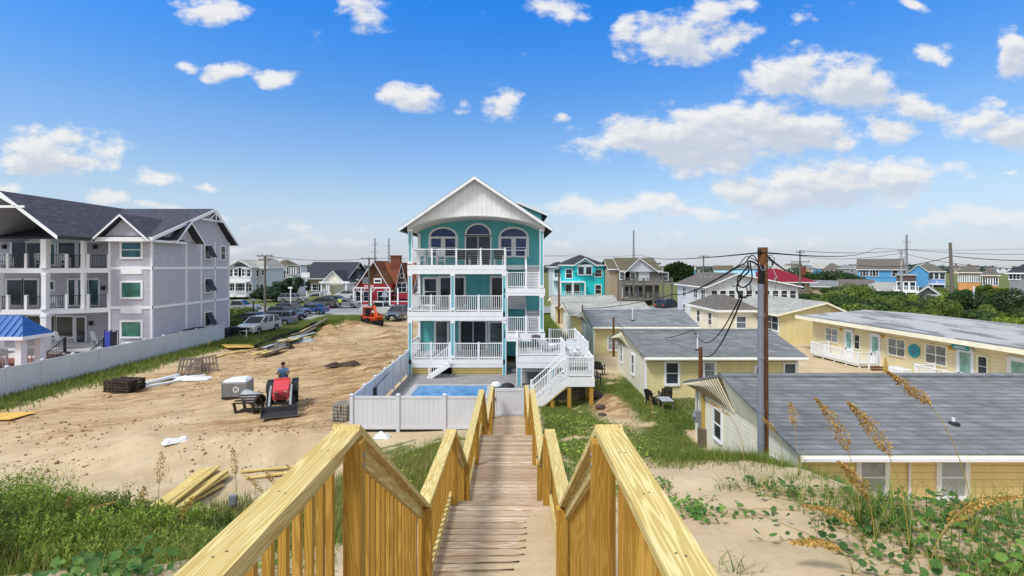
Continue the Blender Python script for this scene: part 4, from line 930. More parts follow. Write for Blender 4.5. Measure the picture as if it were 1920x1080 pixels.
def furniture():
    z = 6.832
    for i, px in enumerate((792, 826)):
        chair('bar_chair', ['leftmost white counter-height chair on the top porch of the teal house', 'white counter-height chair at the right side of the table on the top porch'][i], 'chair', (gx(px, 33.2), 33.2, z), R((170, 190)[i]), tall=True, seat_z=.62, back_h=.5, group='counter chairs on the top porch')
    tb = thing('bar_table', 'white tall table between counter chairs on the top porch', 'table', (gx(809, 33.3), 33.3, z)); m = MB(); m.box(-.5, .5, -.4, .4, .86, .9); m.obj('tabletop', 'plastic_white', tb, local=True)
    for sx in (-1, 1):
        for sy in (-1, 1): MB().box(sx*.42-.03, sx*.42+.03, sy*.32-.03, sy*.32+.03, 0, .859).obj('leg', 'plastic_white', tb, local=True)
    for i, px in enumerate((864, 889, 911, 936)):
        chair('rocking_chair', ['dark cushioned chair left of the sliding door on the top porch', 'dark cushioned chair in front of the left half of the top sliding door', 'dark cushioned chair just right of the top sliding door', 'dark cushioned chair farthest right on the top porch'][i], 'chair', (gx(px, 33.4), 33.4, z), R((10, -6, 5, -12)[i]+180), ('plastic_white', 'cushion_dark'), seat_z=.42, back_h=.62, group='cushioned chairs on the top porch', slat=False)
    for i, px in enumerate((800, 868)):
        chair('deck_chair', ['white slatted chair on the middle porch left of the centre post', 'white slatted chair on the middle porch right of the centre post'][i], 'chair', (gx(px, 33.2), 33.2, 3.902), R(180+8*i), ('plastic_white', 'cushion_dark'), group='chairs on the middle porch')
    zd = 1.652
    for i, (x, y, r) in enumerate(((2.0, 30.6, 150), (3.2, 30.9, 200))):
        t = thing('sun_lounger', ['white sun lounger in the middle of the lower deck', 'white sun lounger near the right rail of the lower deck'][i], 'lounger', (x, y, zd), R(r), 'white loungers on the lower deck')
        m = MB()
        for k in range(12): m.box(-.32, .32, -.9+k*.095, -.9+k*.095+.08, .3, .33)
        m.obj('seat', 'plastic_white', t, local=True); m = MB()
        for k in range(7): y0 = .26+k*.085; z0 = .33+k*.075; m.bar((-.32, y0, z0), (.32, y0, z0), .075, .03, up=(0, -.6, .8))
        m.obj('backrest', 'plastic_white', t, local=True)
        for sx in (-1, 1):
            for y0 in (-.8, .2): MB().box(sx*.3-.025, sx*.3+.025, y0, y0+.05, 0, .3).obj('leg', 'plastic_white', t, local=True)
    chair('adirondack_chair', 'small white slatted chair at the right end of the lower deck', 'chair', (3.35, 28.4, zd), R(30), seat_z=.34, back_h=.6)
    chair('deck_chair', 'dark framed chair on the lower deck beside the stair post', 'chair', (1.4, 31.2, zd), R(170), ('dark_plastic', 'cushion_dark'))
furniture()
# ================================================================ grey shingled house on the left
def left_house():
    XS, YN, YF = -27.6, 38.6, 49.0
    t = thing('shingle_house', 'large grey shingled beach house with three storeys of balconies and white trim', 'house', (-32, 44, 0))
    zg, z2, z3, ze, zr = .6, 3.6, 6.6, 9.0, 11.8
    w = MB(); w.box(-30.8, XS, YN, YF, -.2, ze); w.box(-46, -30.81, YN+2.0, YF, -.2, ze)
    w.extr([(XS, YN, ze), (XS, YF, ze), (XS, 46, zr-.1)], (-8, 0, 0)); w.box(-30.8, XS+.03, YN+4.0, YN+6.0, -.1, ze-.01)
    w.obj('wall', 'grey_shakes', t)
    # bands and corner boards
    b = MB()
    for z in (z2, z3): b.box(-30.83, XS+.05, YN-.04, YF+.02, z-.10, z+.10)
    for (x, y) in ((-30.8, YN), (XS, YN), (XS+.02, YN+4.0), (XS+.02, YN+6.0), (XS, YF), (XS, YN+8.1)): b.box(x-.08, x+.05 if x > -30 else x+.08, y-.05, y+.08, -.1, ze)
    for z in (z2, z3): b.box(-29.95, -28.35, YN-.045, YN, z-.45, z+.141)
    b.obj('trim', 'white_trim', t)
    # roofs
    r = MB()
    Z = .16
    def slab(p, mi=0): r.extr(p, (0, 0, Z), mi)
    slab([(-44, YN-.6, ze-.2), (XS+.5, YN-.6, ze-.2), (XS+.5, 46, zr), (-44, 46, zr)]); slab([(-44, 46, zr), (XS+.5, 46, zr), (XS+.5, YF+.8, ze-.25), (-44, YF+.8, ze-.25)])
    slab([(-35.4, 34.8, zr+.002), (-31.4, 34.8, ze-.28), (-31.4, 40.5, ze-.28), (-35.4, 46, zr+.002)]); slab([(-35.4, 34.8, zr+.002), (-35.4, 46, zr+.002), (-39.4, 40.5, ze-.28), (-39.4, 34.8, ze-.28)])
    def rake(p, q, dy=0, dx=0, h=.26):
        p = Vector(p); q = Vector(q); r.extr([p+Vector((0,0,-.1)), q+Vector((0,0,-.1)), q+Vector((0,0,h-.1)), p+Vector((0,0,h-.1))], (dx, dy, 0), 1)
    rake((-35.4, 34.79, zr), (-31.35, 34.79, ze-.31), -.05); rake((-35.4, 34.79, zr), (-39.4, 34.79, ze-.28), -.05)
    rake((XS+.505, 46, zr), (XS+.505, YN-.65, ze-.22), 0, .05); rake((XS+.505, 46, zr), (XS+.505, YF+.85, ze-.27), 0, .05)
    r.box(-31.4, XS+.5, YN-.66, YN-.61, ze-.38, ze-.06, 1); r.box(-31.4, XS+.45, YN-.6, YN-.01, ze-.36, ze-.3, 1)
    r.obj('roof', ['roof_slate', 'white_trim'], t)
    # front dormer gable over the window stack, and side gables at the right end
    m = MB(); gable_roof(m, -31.2, -27.6, YN-.75, YN+3.4, 8.95, 10.55, 'y', .13, .35, .1, 0, 1); gable_body(m, -30.9, -27.9, YN-.35, YN+3.2, 8.9, 9.05, 10.45, 'y', 2); m.obj('gable_dormer', ['roof_slate', 'white_trim', 'grey_shakes'], t)
    m = MB(); gable_roof(m, XS-1.5, XS+.55, 40.6, 43.6, 8.95, 10.35, 'x', .13, .3, .25, 0, 1); gable_body(m, XS-1.4, XS+.2, 40.9, 43.3, 8.8, 8.9, 10.2, 'x', 2)
    m.obj('gable_dormer', ['roof_slate', 'white_trim', 'grey_shakes'], t)
    m = MB(); x = XS+.56
    m.bar((x, 46, zr-.0), (x, 46, zr-1.1), .06, .1); m.bar((x, 44.0, zr-.95), (x, 47.2, zr-.95), .06, .12); m.bar((x, 45.0, zr-.95), (x, 46, zr-.2), .05, .08); m.bar((x, 46.8, zr-.95), (x, 46, zr-.2), .05, .08)
    m.obj('gable_truss', 'white_trim', t); m = MB()
    m.bar((-35.4, 34.76, zr-.0), (-35.4, 34.76, zr-.9), .1, .1); m.bar((-37.2, 34.76, zr-.95), (-33.6, 34.76, zr-.95), .08, .16); m.bar((-34.2, 34.76, zr-.9), (-35.4, 34.76, zr-.2), .08, .1)
    m.obj('gable_truss', 'white_trim', t)
    m = MB(); m.extr([(-35.4, 34.95, zr-.12), (-31.5, 34.95, ze-.36), (-31.5, YN+1.9, ze-.36), (-35.4, YN+1.9, zr-.12)], (0, 0, -.03)); m.extr([(-35.4, 34.95, zr-.12), (-39.3, 34.95, ze-.36), (-39.3, YN+1.9, ze-.36), (-35.4, YN+1.9, zr-.12)], (0, 0, -.03)); m.obj('porch_ceiling', 'tarp_grey', t)  # ceiling coloured grey for the shade under the porch roof
    # vaulted porch ceiling gable wall with trapezoid lights
    m = MB(); m.extr([(-39, YN+1.9, ze-.4), (-31.7, YN+1.9, ze-.4), (-35.4, YN+1.9, zr-.2)], (0, .1, 0)); m.obj('gable_wall', 'white_siding', t)
    g = MB(); g.extr([(-35.1, YN+1.85, 9.1), (-33.2, YN+1.85, 9.1), (-35.1, YN+1.85, 10.3)], (0, .04, 0)); g.extr([(-35.7, YN+1.85, 9.1), (-37.6, YN+1.85, 9.1), (-35.7, YN+1.85, 10.3)], (0, .04, 0)); g.obj('gable_window', 'glass_dark', t)
    # front windows
    for z, pn, k in ((8.0, 'glass_teal', 2), (4.95, 'glass_green', 1), (1.95, 'glass_green', 1)): window(t, (-29.15, YN, z), 1.45, 1.1, pane=pn, ny=k, tw=.15)
    for z in (8.0, 5.0, 2.0):
        o = window(t, (XS+.02, YN+7.0 if False else YN+3.1+3.9, z), .8, 1.15, '+x', pane='glass_dark', ny=1, tw=.1)
        m = MB(); y0, y1 = YN+6.6, YN+7.4; m.add([(XS+.08, y0, z+.58), (XS+.08, y1, z+.58), (XS+.62, y1, z-.45), (XS+.62, y0, z-.45), (XS+.12, y0, z+.60), (XS+.12, y1, z+.60), (XS+.66, y1, z-.43), (XS+.66, y0, z-.43)], [(0,3,2,1),(4,5,6,7),(0,1,5,4),(1,2,6,5),(2,3,7,6),(3,0,4,7)]); m.obj('hurricane_shutter', 'dark_plastic', o)
    window(t, (XS, YF-1.0, 8.0), .7, 1.2, '+x', pane='glass_dark'); 
    # balconies
    def bal(z, fz=.34, rail_=True):
        m = MB(); m.extr([(-46, 36.6, z-fz), (-34.0, 36.6, z-fz), (-30.85, YN, z-fz), (-30.85, YN+2, z-fz), (-46, YN+2, z-fz)], (0, 0, fz)); m.obj('balcony', 'white_trim', t)
        if rail_:
            m = MB()
            for (p, q, n) in (((-34.0, 36.7), (-30.9, YN+.05), 2), ((-40.6, 36.7), (-34.0, 36.7), 5)):
                railing(m, (*p, z), (*q, z), h=.98, sp=.12, bt=.022, cap=.05, mi=0, post=1.45, post_w=.17, pmi=1)
            m.obj('railing', ['black_metal', 'white_trim'], t)
    bal(z3); bal(z2); bal(zg+.02, .5, False)
    def colm(x, y, z0, z1, w=.32):
        m = MB(); m.box(x-w/2, x+w/2, y-w/2, y+w/2, z0, z1); m.box(x-w/2-.03, x+w/2+.03, y-w/2-.03, y+w/2+.03, z1-.18, z1-.1); m.box(x-w/2-.03, x+w/2+.03, y-w/2-.03, y+w/2+.03, z0, z0+.18); m.obj('column', 'white_trim', t)
    for x, y in ((-33.95, 36.72), (-37.3, 36.72)): 
        colm(x, y, -.1, z2-.34, .42 if x > -35 else .34); colm(x, y, z2, z3-.34, .34)
    colm(-33.95, 36.72, z3, ze-.3, .4); colm(-32.2, 37.9, z2, z3-.34, .26); colm(-32.2, 37.9, z3, ze-.3, .26)
    yb = YN+2.0
    for (px, w_, z, h_, nx, pn, nm) in ((50, 2.3, z3+1.05, 2.05, 2, 'glass_dark', 'sliding_door'), (91, 1.0, z3+1.1, 1.6, 1, 'glass_teal', 'window'), (126, 1.3, z3+1.05, 2.05, 1, 'glass_dark', 'sliding_door'), (155, .6, z3+1.1, 1.9, 1, 'glass_teal', 'door'),
        (28, 1.2, z2+1.05, 2.0, 1, 'glass_dark', 'door'), (58, 1.1, z2+1.05, 2.0, 1, 'glass_dark', 'door'), (96, .45, z2+1.6, .6, 1, 'glass_dark', 'window'), (135, .5, z2+1.05, 2.0, 1, 'glass_dark', 'door'), (166, 1.6, z2+1.05, 2.0, 2, 'glass_teal', 'sliding_door'),
        (30, 1.6, zg+1.3, 1.6, 1, 'glass_dark', 'window'), (75, 2.4, zg+1.3, 1.7, 1, 'glass_dark', 'window'), (122, 1.3, zg+1.3, 1.6, 1, 'glass_dark', 'window'), (152, .7, zg+1.05, 2.0, 1, 'glass_dark', 'door')):
        window(t, (gx(px, yb), yb, z), w_, h_, pane=pn, nx=nx, ny=1, tw=.12, name=nm, sill=False)
    for px, z in ((180, 8.3), (10, 8.3), (195, 5.0), (2, 4.9), (172, 2.2)):
        m = MB(); c = Vector((gx(px, yb), yb, z)); m.box(c.x-.1, c.x+.1, yb-.2, yb-.002, z-.17, z+.12); m.box(c.x-.14, c.x+.14, yb-.24, yb, z+.12, z+.16); m.obj('wall_lamp', 'black_metal', t)
    # porch steps down between black railings
    m = MB()
    for k in range(5): m.box(-32.4, -29.6, 36.6-.3*(k+1), 36.62-.3*k, zg-.17*(k+1)-.04, zg-.17*(k+1)+.0)
    for k in range(5): m.box(-32.4, -29.6, 36.59-.3*k-.02, 36.6-.3*k, zg-.17*(k+1), zg-.17*k-.045, 1)
    m.box(-33.9, -29.3, 36.6, YN, zg-.2, zg+.03, 0); m.obj('porch_steps', ['grey_deck', 'dark_gap'], t)
    for x in (-32.45, -29.6):
        m = MB(); railing(m, (x, 36.6, zg), (x, 35.0, zg-.9), h=.95, sp=.13, bt=.02, cap=.05, post=3, post_w=.12); m.obj('stair_railing', 'black_metal', t)
left_house()
def vinyl_long():
    t = thing('vinyl_fence', 'long white vinyl fence along the grey house side of the sandy lot', 'fence', (-26.4, 36, 0))
    pts = [(-26.4, 20.5), (-26.4, 46.0)]
    zt = 1.5
    vinyl_fence(t, pts, -.05, zt, [13])
    vinyl_fence(t, [(-26.45, 46.0), (-28.6, 46.0)], -.05, 1.55, [1])
vinyl_long()
def pavilion():
    t = thing('pavilion', 'open pavilion with bright blue standing seam metal roof and white posts', 'pavilion', (-34.5, 33, 0))
    m = MB(); x1, x0, y0, y1, ze, zr = -30.55, -38.5, 31.5, 33.7, 2.35, 3.6
    v = [(x0, y0, ze), (x1, y0, ze), (x1, y1, ze), (x0, y1, ze), (x0+1.1, (y0+y1)/2, zr), (x1-1.1, (y0+y1)/2, zr)]
    m.add(v, [(0,1,5,4), (1,2,5), (2,3,4,5), (3,0,4)]); m.obj('roof', 'blue_metal', t)
    m = MB(); m.box(x0, x1, y0-.03, y0, ze-.2, ze+.02); m.box(x1, x1+.03, y0-.03, y1, ze-.2, ze+.02); m.box(x0, x1, y1, y1+.03, ze-.2, ze+.02); m.add(v[:4], [(0,3,2,1)]); m.obj('eave_board', 'white_trim', t)
    m = MB()
    for y in np.arange(y0+.3, y1, .5): pass
    for (x, y) in ((-31.15, 32.0), (-31.15, 33.3), (-37.5, 32.0), (-37.5, 33.3)): MB().box(x-.2, x+.2, y-.2, y+.2, -.1, ze-.2).obj('post', 'white_trim', t)
    # seams
    m = MB()
    for x in np.arange(x0+.5, x1, .45):
        k = min(1, min(x-x0, x1-x)/1.1); m.bar((x, y0-.02, ze+.02), (x, y0+(y1-y0)/2*k, ze+(zr-ze)*k+.02), .03, .05)
    m.obj('seam', 'blue_metal', t)
    sheet('terrace', [(-45, 27.2), (-26.6, 27.2), (-26.6, 46.5), (-45, 46.5)], .08, 'red_brick', .03)
    for i, (x, y) in enumerate(((-32.9, 32.4), (-32.1, 33.9), (-34.0, 33.6))):
        chair('bar_chair', ['nearest tall white chair under the blue roofed pavilion', 'tall white chair farthest right under the blue roofed pavilion', 'tall white chair at the back under the blue roofed pavilion'][i], 'chair', (x, y, .11), R(150+40*i), tall=True, seat_z=.75, back_h=.5, group='tall chairs under the pavilion')
    tb = thing('bar_table', 'tall white table under the blue roofed pavilion', 'table', (-33.4, 33.1, .11)); m = MB(); m.box(-.7, .7, -.45, .45, 1.0, 1.05); m.obj('tabletop', 'plastic_white', tb, local=True)
    for sx in (-1, 1):
        for sy in (-1, 1): MB().box(sx*.6-.04, sx*.6+.04, sy*.36-.04, sy*.36+.04, 0, .999).obj('leg', 'plastic_white', tb, local=True)
    for i, (x, y) in enumerate(((-32.4, 39.4), (-35.2, 39.4))):
        chair('rocking_chair', ['white slatted rocking chair beside the ground floor door of the grey house', 'white slatted rocking chair on the grey house porch behind the column'][i], 'chair', (x, y, .66), R(160), back_h=.7, group='rocking chairs on the grey house porch')
    for i, (px, z) in enumerate(((14, 6.62), (78, 6.62), (122, 6.62), (96, 3.62))):
        chair('bar_chair', ['white high chair at the far left of the upper balcony', 'white high chair left of the big column on the upper balcony', 'white high chair right of the big column on the upper balcony', 'white slatted chair on the middle balcony of the grey house'][i], 'chair', (gx(px, 38.2), 38.2, z), R(170+i*20), tall=i < 3, seat_z=.6 if i < 3 else .4, back_h=.5, group='white chairs on the grey house balconies')
    # towels over the rail
    for i, (x, mt, lb) in enumerate(((-29.15, 'blue_towel', 'blue patterned beach towel hung by the porch steps'), (-28.7, 'cushion_dark', 'black beach towel hung next to the blue towel'))):
        m = MB(); n = 10
        for k in range(n):
            a, b = k/n, (k+1)/n; f = lambda s: (x-.2+.4*s, 36.3+.04*math.sin(s*14), 0)
            p, q = f(a), f(b); m.extr([(p[0], p[1], .75), (q[0], q[1], .75), (q[0], q[1], 2.15-.1*math.sin(b*3)), (p[0], p[1], 2.15-.1*math.sin(a*3))], (0, .03, 0))
        o = m.obj('beach_towel', mt); tag(o, lb, 'towel')
    rk = MB(); rk.tube([(-29.4, 36.36, 2.16), (-28.4, 36.36, 2.16)], .02, 6); rk.tube([(-29.4, 36.36, .0), (-29.4, 36.36, 2.18)], .025, 6); rk.tube([(-28.4, 36.36, 0), (-28.4, 36.36, 2.18)], .025, 6); tag(rk.obj('towel_rack', 'black_metal'), 'thin black rack carrying two beach towels', 'rack')
    g = thing('gas_grill', 'small white topped grill against the shingled wall', 'grill', (-28.6, 37.6, .1)); m = MB(); m.box(-.3, .3, -.2, .2, .75, 1.0); m.obj('lid', 'plastic_white', g, local=True, bevel=.05)
    for sx in (-1, 1): MB().box(sx*.22-.03, sx*.22+.03, -.15, .15, 0, .75).obj('leg', 'dark_plastic', g, local=True)
pavilion()
def ac_units():
    def unit(loc, s, lab, mt='dark_plastic'):
        t = thing('air_conditioner', lab, 'air conditioner', loc); m = MB(); m.box(-s/2, s/2, -s/2, s/2, .05, .9)
        for k in range(9): m.box(-s/2-.012, s/2+.012, -s/2-.012, s/2+.012, .12+k*.085, .14+k*.085)
        m.obj('casing', mt, t, local=True); m = MB(); m.lathe((0, 0, .9), [(s*.42, 0), (s*.42, .04), (s*.1, .05)], 16); m.obj('fan_grille', 'black_metal', t, local=True)
        MB().box(-s/2, s/2, -s/2, s/2, 0, .05).obj('pad', 'concrete', t, local=True)
    unit((-27.0, 46.9, .05), 1.0, 'largest dark air conditioner at the far end of the white fence'); unit((-26.7, 45.2+2.9, .05), .8, 'dark air conditioner nearest the street behind the grey house')
    unit((-26.95, 41.9, .6), .75, 'grey air conditioner on a stand by the side wall of the grey house', 'tarp_grey'); unit((-26.95, 43.2, .6), .85, 'dark air conditioner beside the grey one on the side wall stand')
    m = MB()
    for (x, y) in ((-27.3, 41.6), (-26.6, 41.6), (-27.3, 43.6), (-26.6, 43.6)): m.box(x-.05, x+.05, y-.05, y+.05, -.1, .5)
    m.box(-27.45, -26.47, 41.4, 43.75, .5, .6); tag(m.obj('equipment_stand', 'white_trim'), 'white raised stand under two air conditioners', 'stand')
ac_units()
# ================================================================ yellow cottages
plain('soffit_gap', '#8f7a58', .8, .1, 3)
def cottage(label, x0, x1, y0, y1, zg, ze, zr, roof, wins=(), side=(), wall_f='yellow_siding', prow=.45, oe=.35, vents=(), og=.35, porch_win=None, sidewall='cream_siding', gable='cream_panel'):
    """gabled cottage, ridge along x; the left gable leans out to a prow"""
    t = thing('cottage', label, 'cottage', ((x0+x1)/2, (y0+y1)/2, zg)); ym = (y0+y1)/2
    w = MB(); w.box(x0+.04, x1, y0, y1, zg-.5, ze); gable_body(w, x0+.06, x1, y0+.02, y1-.02, ze-.05, ze, zr-.12, 'x'); w.obj('wall', wall_f, t)
    m = MB(); m.box(x0, x0+.039, y0+.05, y1-.05, zg-.5, ze-.02); m.obj('side_wall', sidewall, t)
    # roof slabs whose left edge runs from the eave corners out to the prow tip
    k = (zr-ze)/(ym-y0); zo = ze-k*oe; th = .09; xe = x0-.12; xt = x0-prow; r = MB()
    r.extr([(xe, y0-oe, zo), (x1+og, y0-oe, zo), (x1+og, ym, zr), (xt, ym, zr)], (0, 0, th), 0)
    r.extr([(xt, ym, zr), (x1+og, ym, zr), (x1+og, y1+oe, zo), (xe-.25, y1+oe, zo)], (0, 0, th), 0)
    r.box(xe-.01, x1+og, y0-oe-.03, y0-oe, zo-.09, zo+th-.02, 1); r.box(xe, x1+og, y1+oe, y1+oe+.03, zo-.09, zo+th-.02, 1)
    for ya, s in ((y0-oe, -1), (y1+oe, 1)):
        r.extr([(x1+og, ya, zo-.09), (x1+og, ya, zo+th-.02), (x1+og, ym, zr+th-.02), (x1+og, ym, zr-.1)], (.03, 0, 0), 1)
    r.bar((xt, ym-.10, zr+th-.005), (x1+og, ym-.10, zr+th-.005), .24, .022, up=(0, -k, 1)); r.bar((xt, ym+.10, zr+th-.004), (x1+og, ym+.10, zr+th-.004), .24, .022, up=(0, k, 1))
    r.obj('roof', ['%s' % roof, 'cream_trim'], t)
    m = MB(); m.bar((xe+.05, y0-oe-.075, zo-.01), (x1+og-.05, y0-oe-.075, zo-.01), .08, .08); m.obj('gutter', 'white_trim', t)
    # leaning gable: panel from a level line on the wall out to the roof edge
    g = MB(); zl = ze-.12
    g.add([(x0-.01, y0-.02, zl), (x0-.01, ym, zl), (xt+.02, ym, zr+.02), (xe, y0-oe, zo+.02)], [(0,1,2,3)])
    o = g.obj('gable_panel', 'cream_trim', t)
    g = MB(); g.add([(x0-.01, ym, zl), (x0-.01, y1+.02, zl), (xe-.25, y1+oe, zo+.02), (xt+.02, ym, zr+.02)], [(0,1,2,3)])
    # ribs on the far half of the gable
    a0, a1, b0, b1 = Vector((x0-.02, ym, zl)), Vector((x0-.02, y1, zl)), Vector((xt, ym, zr)), Vector((xe-.25, y1+oe, zo))
    n = 17
    for i in range(1, n):
        s = i/n; q = b0.lerp(b1, s); p = a0.lerp(a1, max(0, s*1.05-.08)); g.bar(p+Vector((-.012, 0, 0)), q+Vector((-.012, 0, -.03)), .07, .03, 1)
    g.obj('gable_soffit', ['soffit_gap', 'cream_trim'], t)
    c = MB()
    for (x, y) in ((x0-.015, y0-.015),): c.box(x, x+.12, y, y+.12, zg-.4, ze-.05)
    c.box(x1-.1, x1+.012, y0-.012, y0+.1, zg-.4, ze-.05); c.obj('corner_board', 'white_trim', t)
    for (x, z, w_, h_, pn) in wins: window(t, (x, y0, z), w_, h_, pane=pn, tw=.13)
    for (y, z, w_, h_, pn) in side: window(t, (x0, y, z), w_, h_, '-x', pane=pn, tw=.09)
    for (x, y, h_, mt) in vents:
        z = ze+k*(y-y0)+th; m = MB(); m.tube([(x, y, z-.05), (x, y, z+h_)], .045, 8, 0); m.lathe((x, y, z), [(.16, -.04), (.14, .02), (.05, .06)], 10, 1); m.obj('vent_pipe', [mt, 'black_metal'], t)
    m = MB(); m.box(x0+.05, x1-.05, y0-.02, y0+.02, zg-.25, zg+.02); m.obj('foundation', 'concrete', t)
    return t
CA = cottage('nearest yellow cottage with wide slate grey roof half hidden behind the dune', 7.45, 22, 13.3, 20.9, -.3, 1.97, 3.05, 'roof_blue_grey',
    wins=((9.4, 1.25, .62, 1.0, 'glass_curtain'), (11.5, 1.25, .62, 1.0, 'glass_curtain'), (14, 1.3, .62, 1.0, 'glass_curtain')), side=((18.5, 1.0, .65, 1.05, 'glass_dark'), (14.3, .75, .6, 1.0, 'glass_green')), wall_f='yellow_siding_deep', prow=.5, vents=((12.4, 14.3, .16, 'plastic_white'),))
m = MB(); m.tube([(10.35, 13.26, 1.8), (10.35, 13.26, 0)], .035, 6); m.tube([(10.35, 13.24, 1.8), (10.5, 13.0, 1.86)], .03, 6); m.obj('downpipe', 'white_trim', CA)
# meter and service box at the far corner of its side wall
m = MB(); m.box(7.2, 7.42, 20.1, 20.35, .55, 1.0); m.tube([(7.3, 20.2, 1.0), (7.3, 20.2, 1.9)], .03, 6); m.lathe((7.16, 20.22, .8), [(.1, -.03), (.1, .05)], 12, axis='x'); m.obj('electric_meter', 'galvanised', CA)
m = MB(); m.box(7.2, 7.44, 19.6, 19.9, -.4, .45); m.obj('service_box', 'old_wood', CA)
m = MB(); m.box(7.34, 7.44, 19.75, 19.9, -.3, 1.75); m.obj('side_post', 'gold_trim', CA)
CB = cottage('second yellow cottage with pale blue-grey roof and one bright front window', 7.05, 15.3, 27.3, 34.6, -.35, 1.93, 2.82, 'roof_blue_grey', wins=((gx(1260, 27.3), 1.0, .62, 1.1, 'glass_dark'), (gx(1330, 27.3), 1.15, .5, .8, 'glass_curtain'), (gx(1426, 27.3), .95, .45, .7, 'glass_grey')), side=((30.0, .95, .6, 1.1, 'glass_dark'), (33.2, 1.0, .55, 1.0, 'glass_dark')), vents=((gx(1308, 27.9), 27.9, .8, 'plastic_white'),), prow=.45)
window(CB, (15.3-.45, 27.3, .9), .55, 1.2, pane='glass_grey', nx=1, ny=2, name='porch_screen')
CC = cottage('third yellow cottage with grey roof, door-less front facing the second cottage', 6.35, 14.4, 40.5, 47.6, -.35, 1.95, 2.85, 'roof_grey', side=((43, 1.0, .6, 1.1, 'glass_dark'), (46, .9, .6, 1.1, 'glass_dark')), wins=((7.9, .6, .7, 1.0, 'glass_curtain'),), vents=((gx(1186, 41.5), 41.5, 1.2, 'plastic_white'),), prow=.35)
CD = cottage('fourth cottage in the row under a pale weathered roof', 5.6, 13.6, 50.6, 58.2, -.35, 1.95, 2.85, 'roof_light', side=((53, 1.0, .6, 1.1, 'glass_dark'), (56.5, 1, .6, 1.0, 'glass_dark')), prow=.35)
CE = cottage('farthest small cottage of the row with light grey roof', 5.0, 12.6, 62.5, 69.5, -.35, 1.95, 2.85, 'roof_light', side=((65, 1.0, .6, 1.1, 'glass_dark'),), prow=.3)
def annex():
    """yellow house with its gable end towards the camera and a screened side porch"""
    x0, x1, y0, y1 = 24.15, 30.4, 46, 58; t = thing('gabled_cottage', 'pale yellow house end-on with broad grey gable roof and long screened porch windows', 'house', (27, 52, -.3))
    m = MB(); gable_body(m, x0, x1, y0, y1, -.6, 2.35, 3.35, 'y', ridge=28.2); m.obj('wall', 'yellow_siding', t)
    m = MB(); gable_roof(m, x0, x1, y0, y1, 2.4, 3.4, 'y', .12, .5, .35, 0, 1, ridge=28.2); m.obj('roof', ['roof_light', 'cream_trim'], t)
    m = MB(); m.box(x0-.03, x0, y0+.1, y1-.05, .0, 2.3); m.obj('porch_wall', 'white_siding', t)
    window(t, (x0-.03, 53.0, 1.55), 8.6, 1.15, '-x', nx=10, ny=2, pane='glass_grey', tw=.12, name='porch_window'); window(t, (x0-.03, 47.4, 1.5), 2.3, 1.3, '-x', nx=2, ny=2, pane='glass_dark', tw=.1, name='porch_window')
    m = MB(); m.tube([(x0+.12, y0-.04, 2.1), (x0+.5, y0-.04, .4), (x0+.8, y0-.04, -.4)], .02, 5); m.obj('cable', 'off_white', t)
    # lean-to cottage with brown hipped roof beyond
    x0, x1, y0, y1 = 20.2, 24.05, 50, 58; t = thing('small_house', 'cream cottage with brown hipped roof and attic ridge beyond the yellow gabled house', 'house', (22, 54, -.3))
    m = MB(); m.box(x0, x1, y0, y1, -.6, 2.4); m.obj('wall', 'cream_siding', t); m = MB(); hip_roof(m, x0, x1, y0, y1, 2.42, 3.7, o=.3); m.obj('roof', ['roof_brown', 'white_trim'], t)
    window(t, (x0, 52.2, 1.3), .9, 1.2, '-x'); window(t, (x0, 55.5, 1.3), .9, 1.2, '-x'); window(t, (22.4, y0, 1.2), .9, 1.1, pane='glass_grey', ny=2)
annex()
def white_house():
    """two storey cream house with dark brown roof, gable over a ribbon of windows"""
    x0, x1, y0, y1 = 24.2, 35.5, 63.3, 75; t = thing('two_storey_house', 'cream two storey house with brown roof and band of dark upstairs windows', 'house', (30, 69, -.3))
    x0 = 24.2
    m = MB(); m.box(x0, x1, y0, y1, -.6, 4.1); m.extr([(x0, y0, 4.1), (x1, y0, 4.1), (27.8, y0, 5.65)], (0, y1-y0, 0)); m.obj('wall', 'white_siding', t)
    m = MB(); gable_roof(m, x0, x1, y0, y1, 4.2, 5.75, 'y', .12, .4, .4, 0, 1, ridge=27.8); m.obj('roof', ['roof_brown', 'white_trim'], t)
    for y in (64.8, 67.5, 72):
        window(t, (x0, y, 3.1), 1.3, 1.2, '-x', nx=2, pane='glass_dark'); window(t, (x0, y, .7), 1.1, 1.2, '-x', nx=2, pane='glass_dark')
    for k in range(10): window(t, (x0+.8+k*1.09, y0, 3.2), .72, .95, pane='glass_dark', tw=.1)
    for k in range(3): window(t, (x0+1.2+k*2.2, y0, .8), 1.0, 1.2, pane='glass_dark', tw=.1)
    m = MB()
    for k in range(4): m.box(26.2, 26.5, 65.6+k*1.9, 65.9+k*1.9, 4.9, 5.35)
    m.obj('roof_vent', 'concrete', t)
white_house()
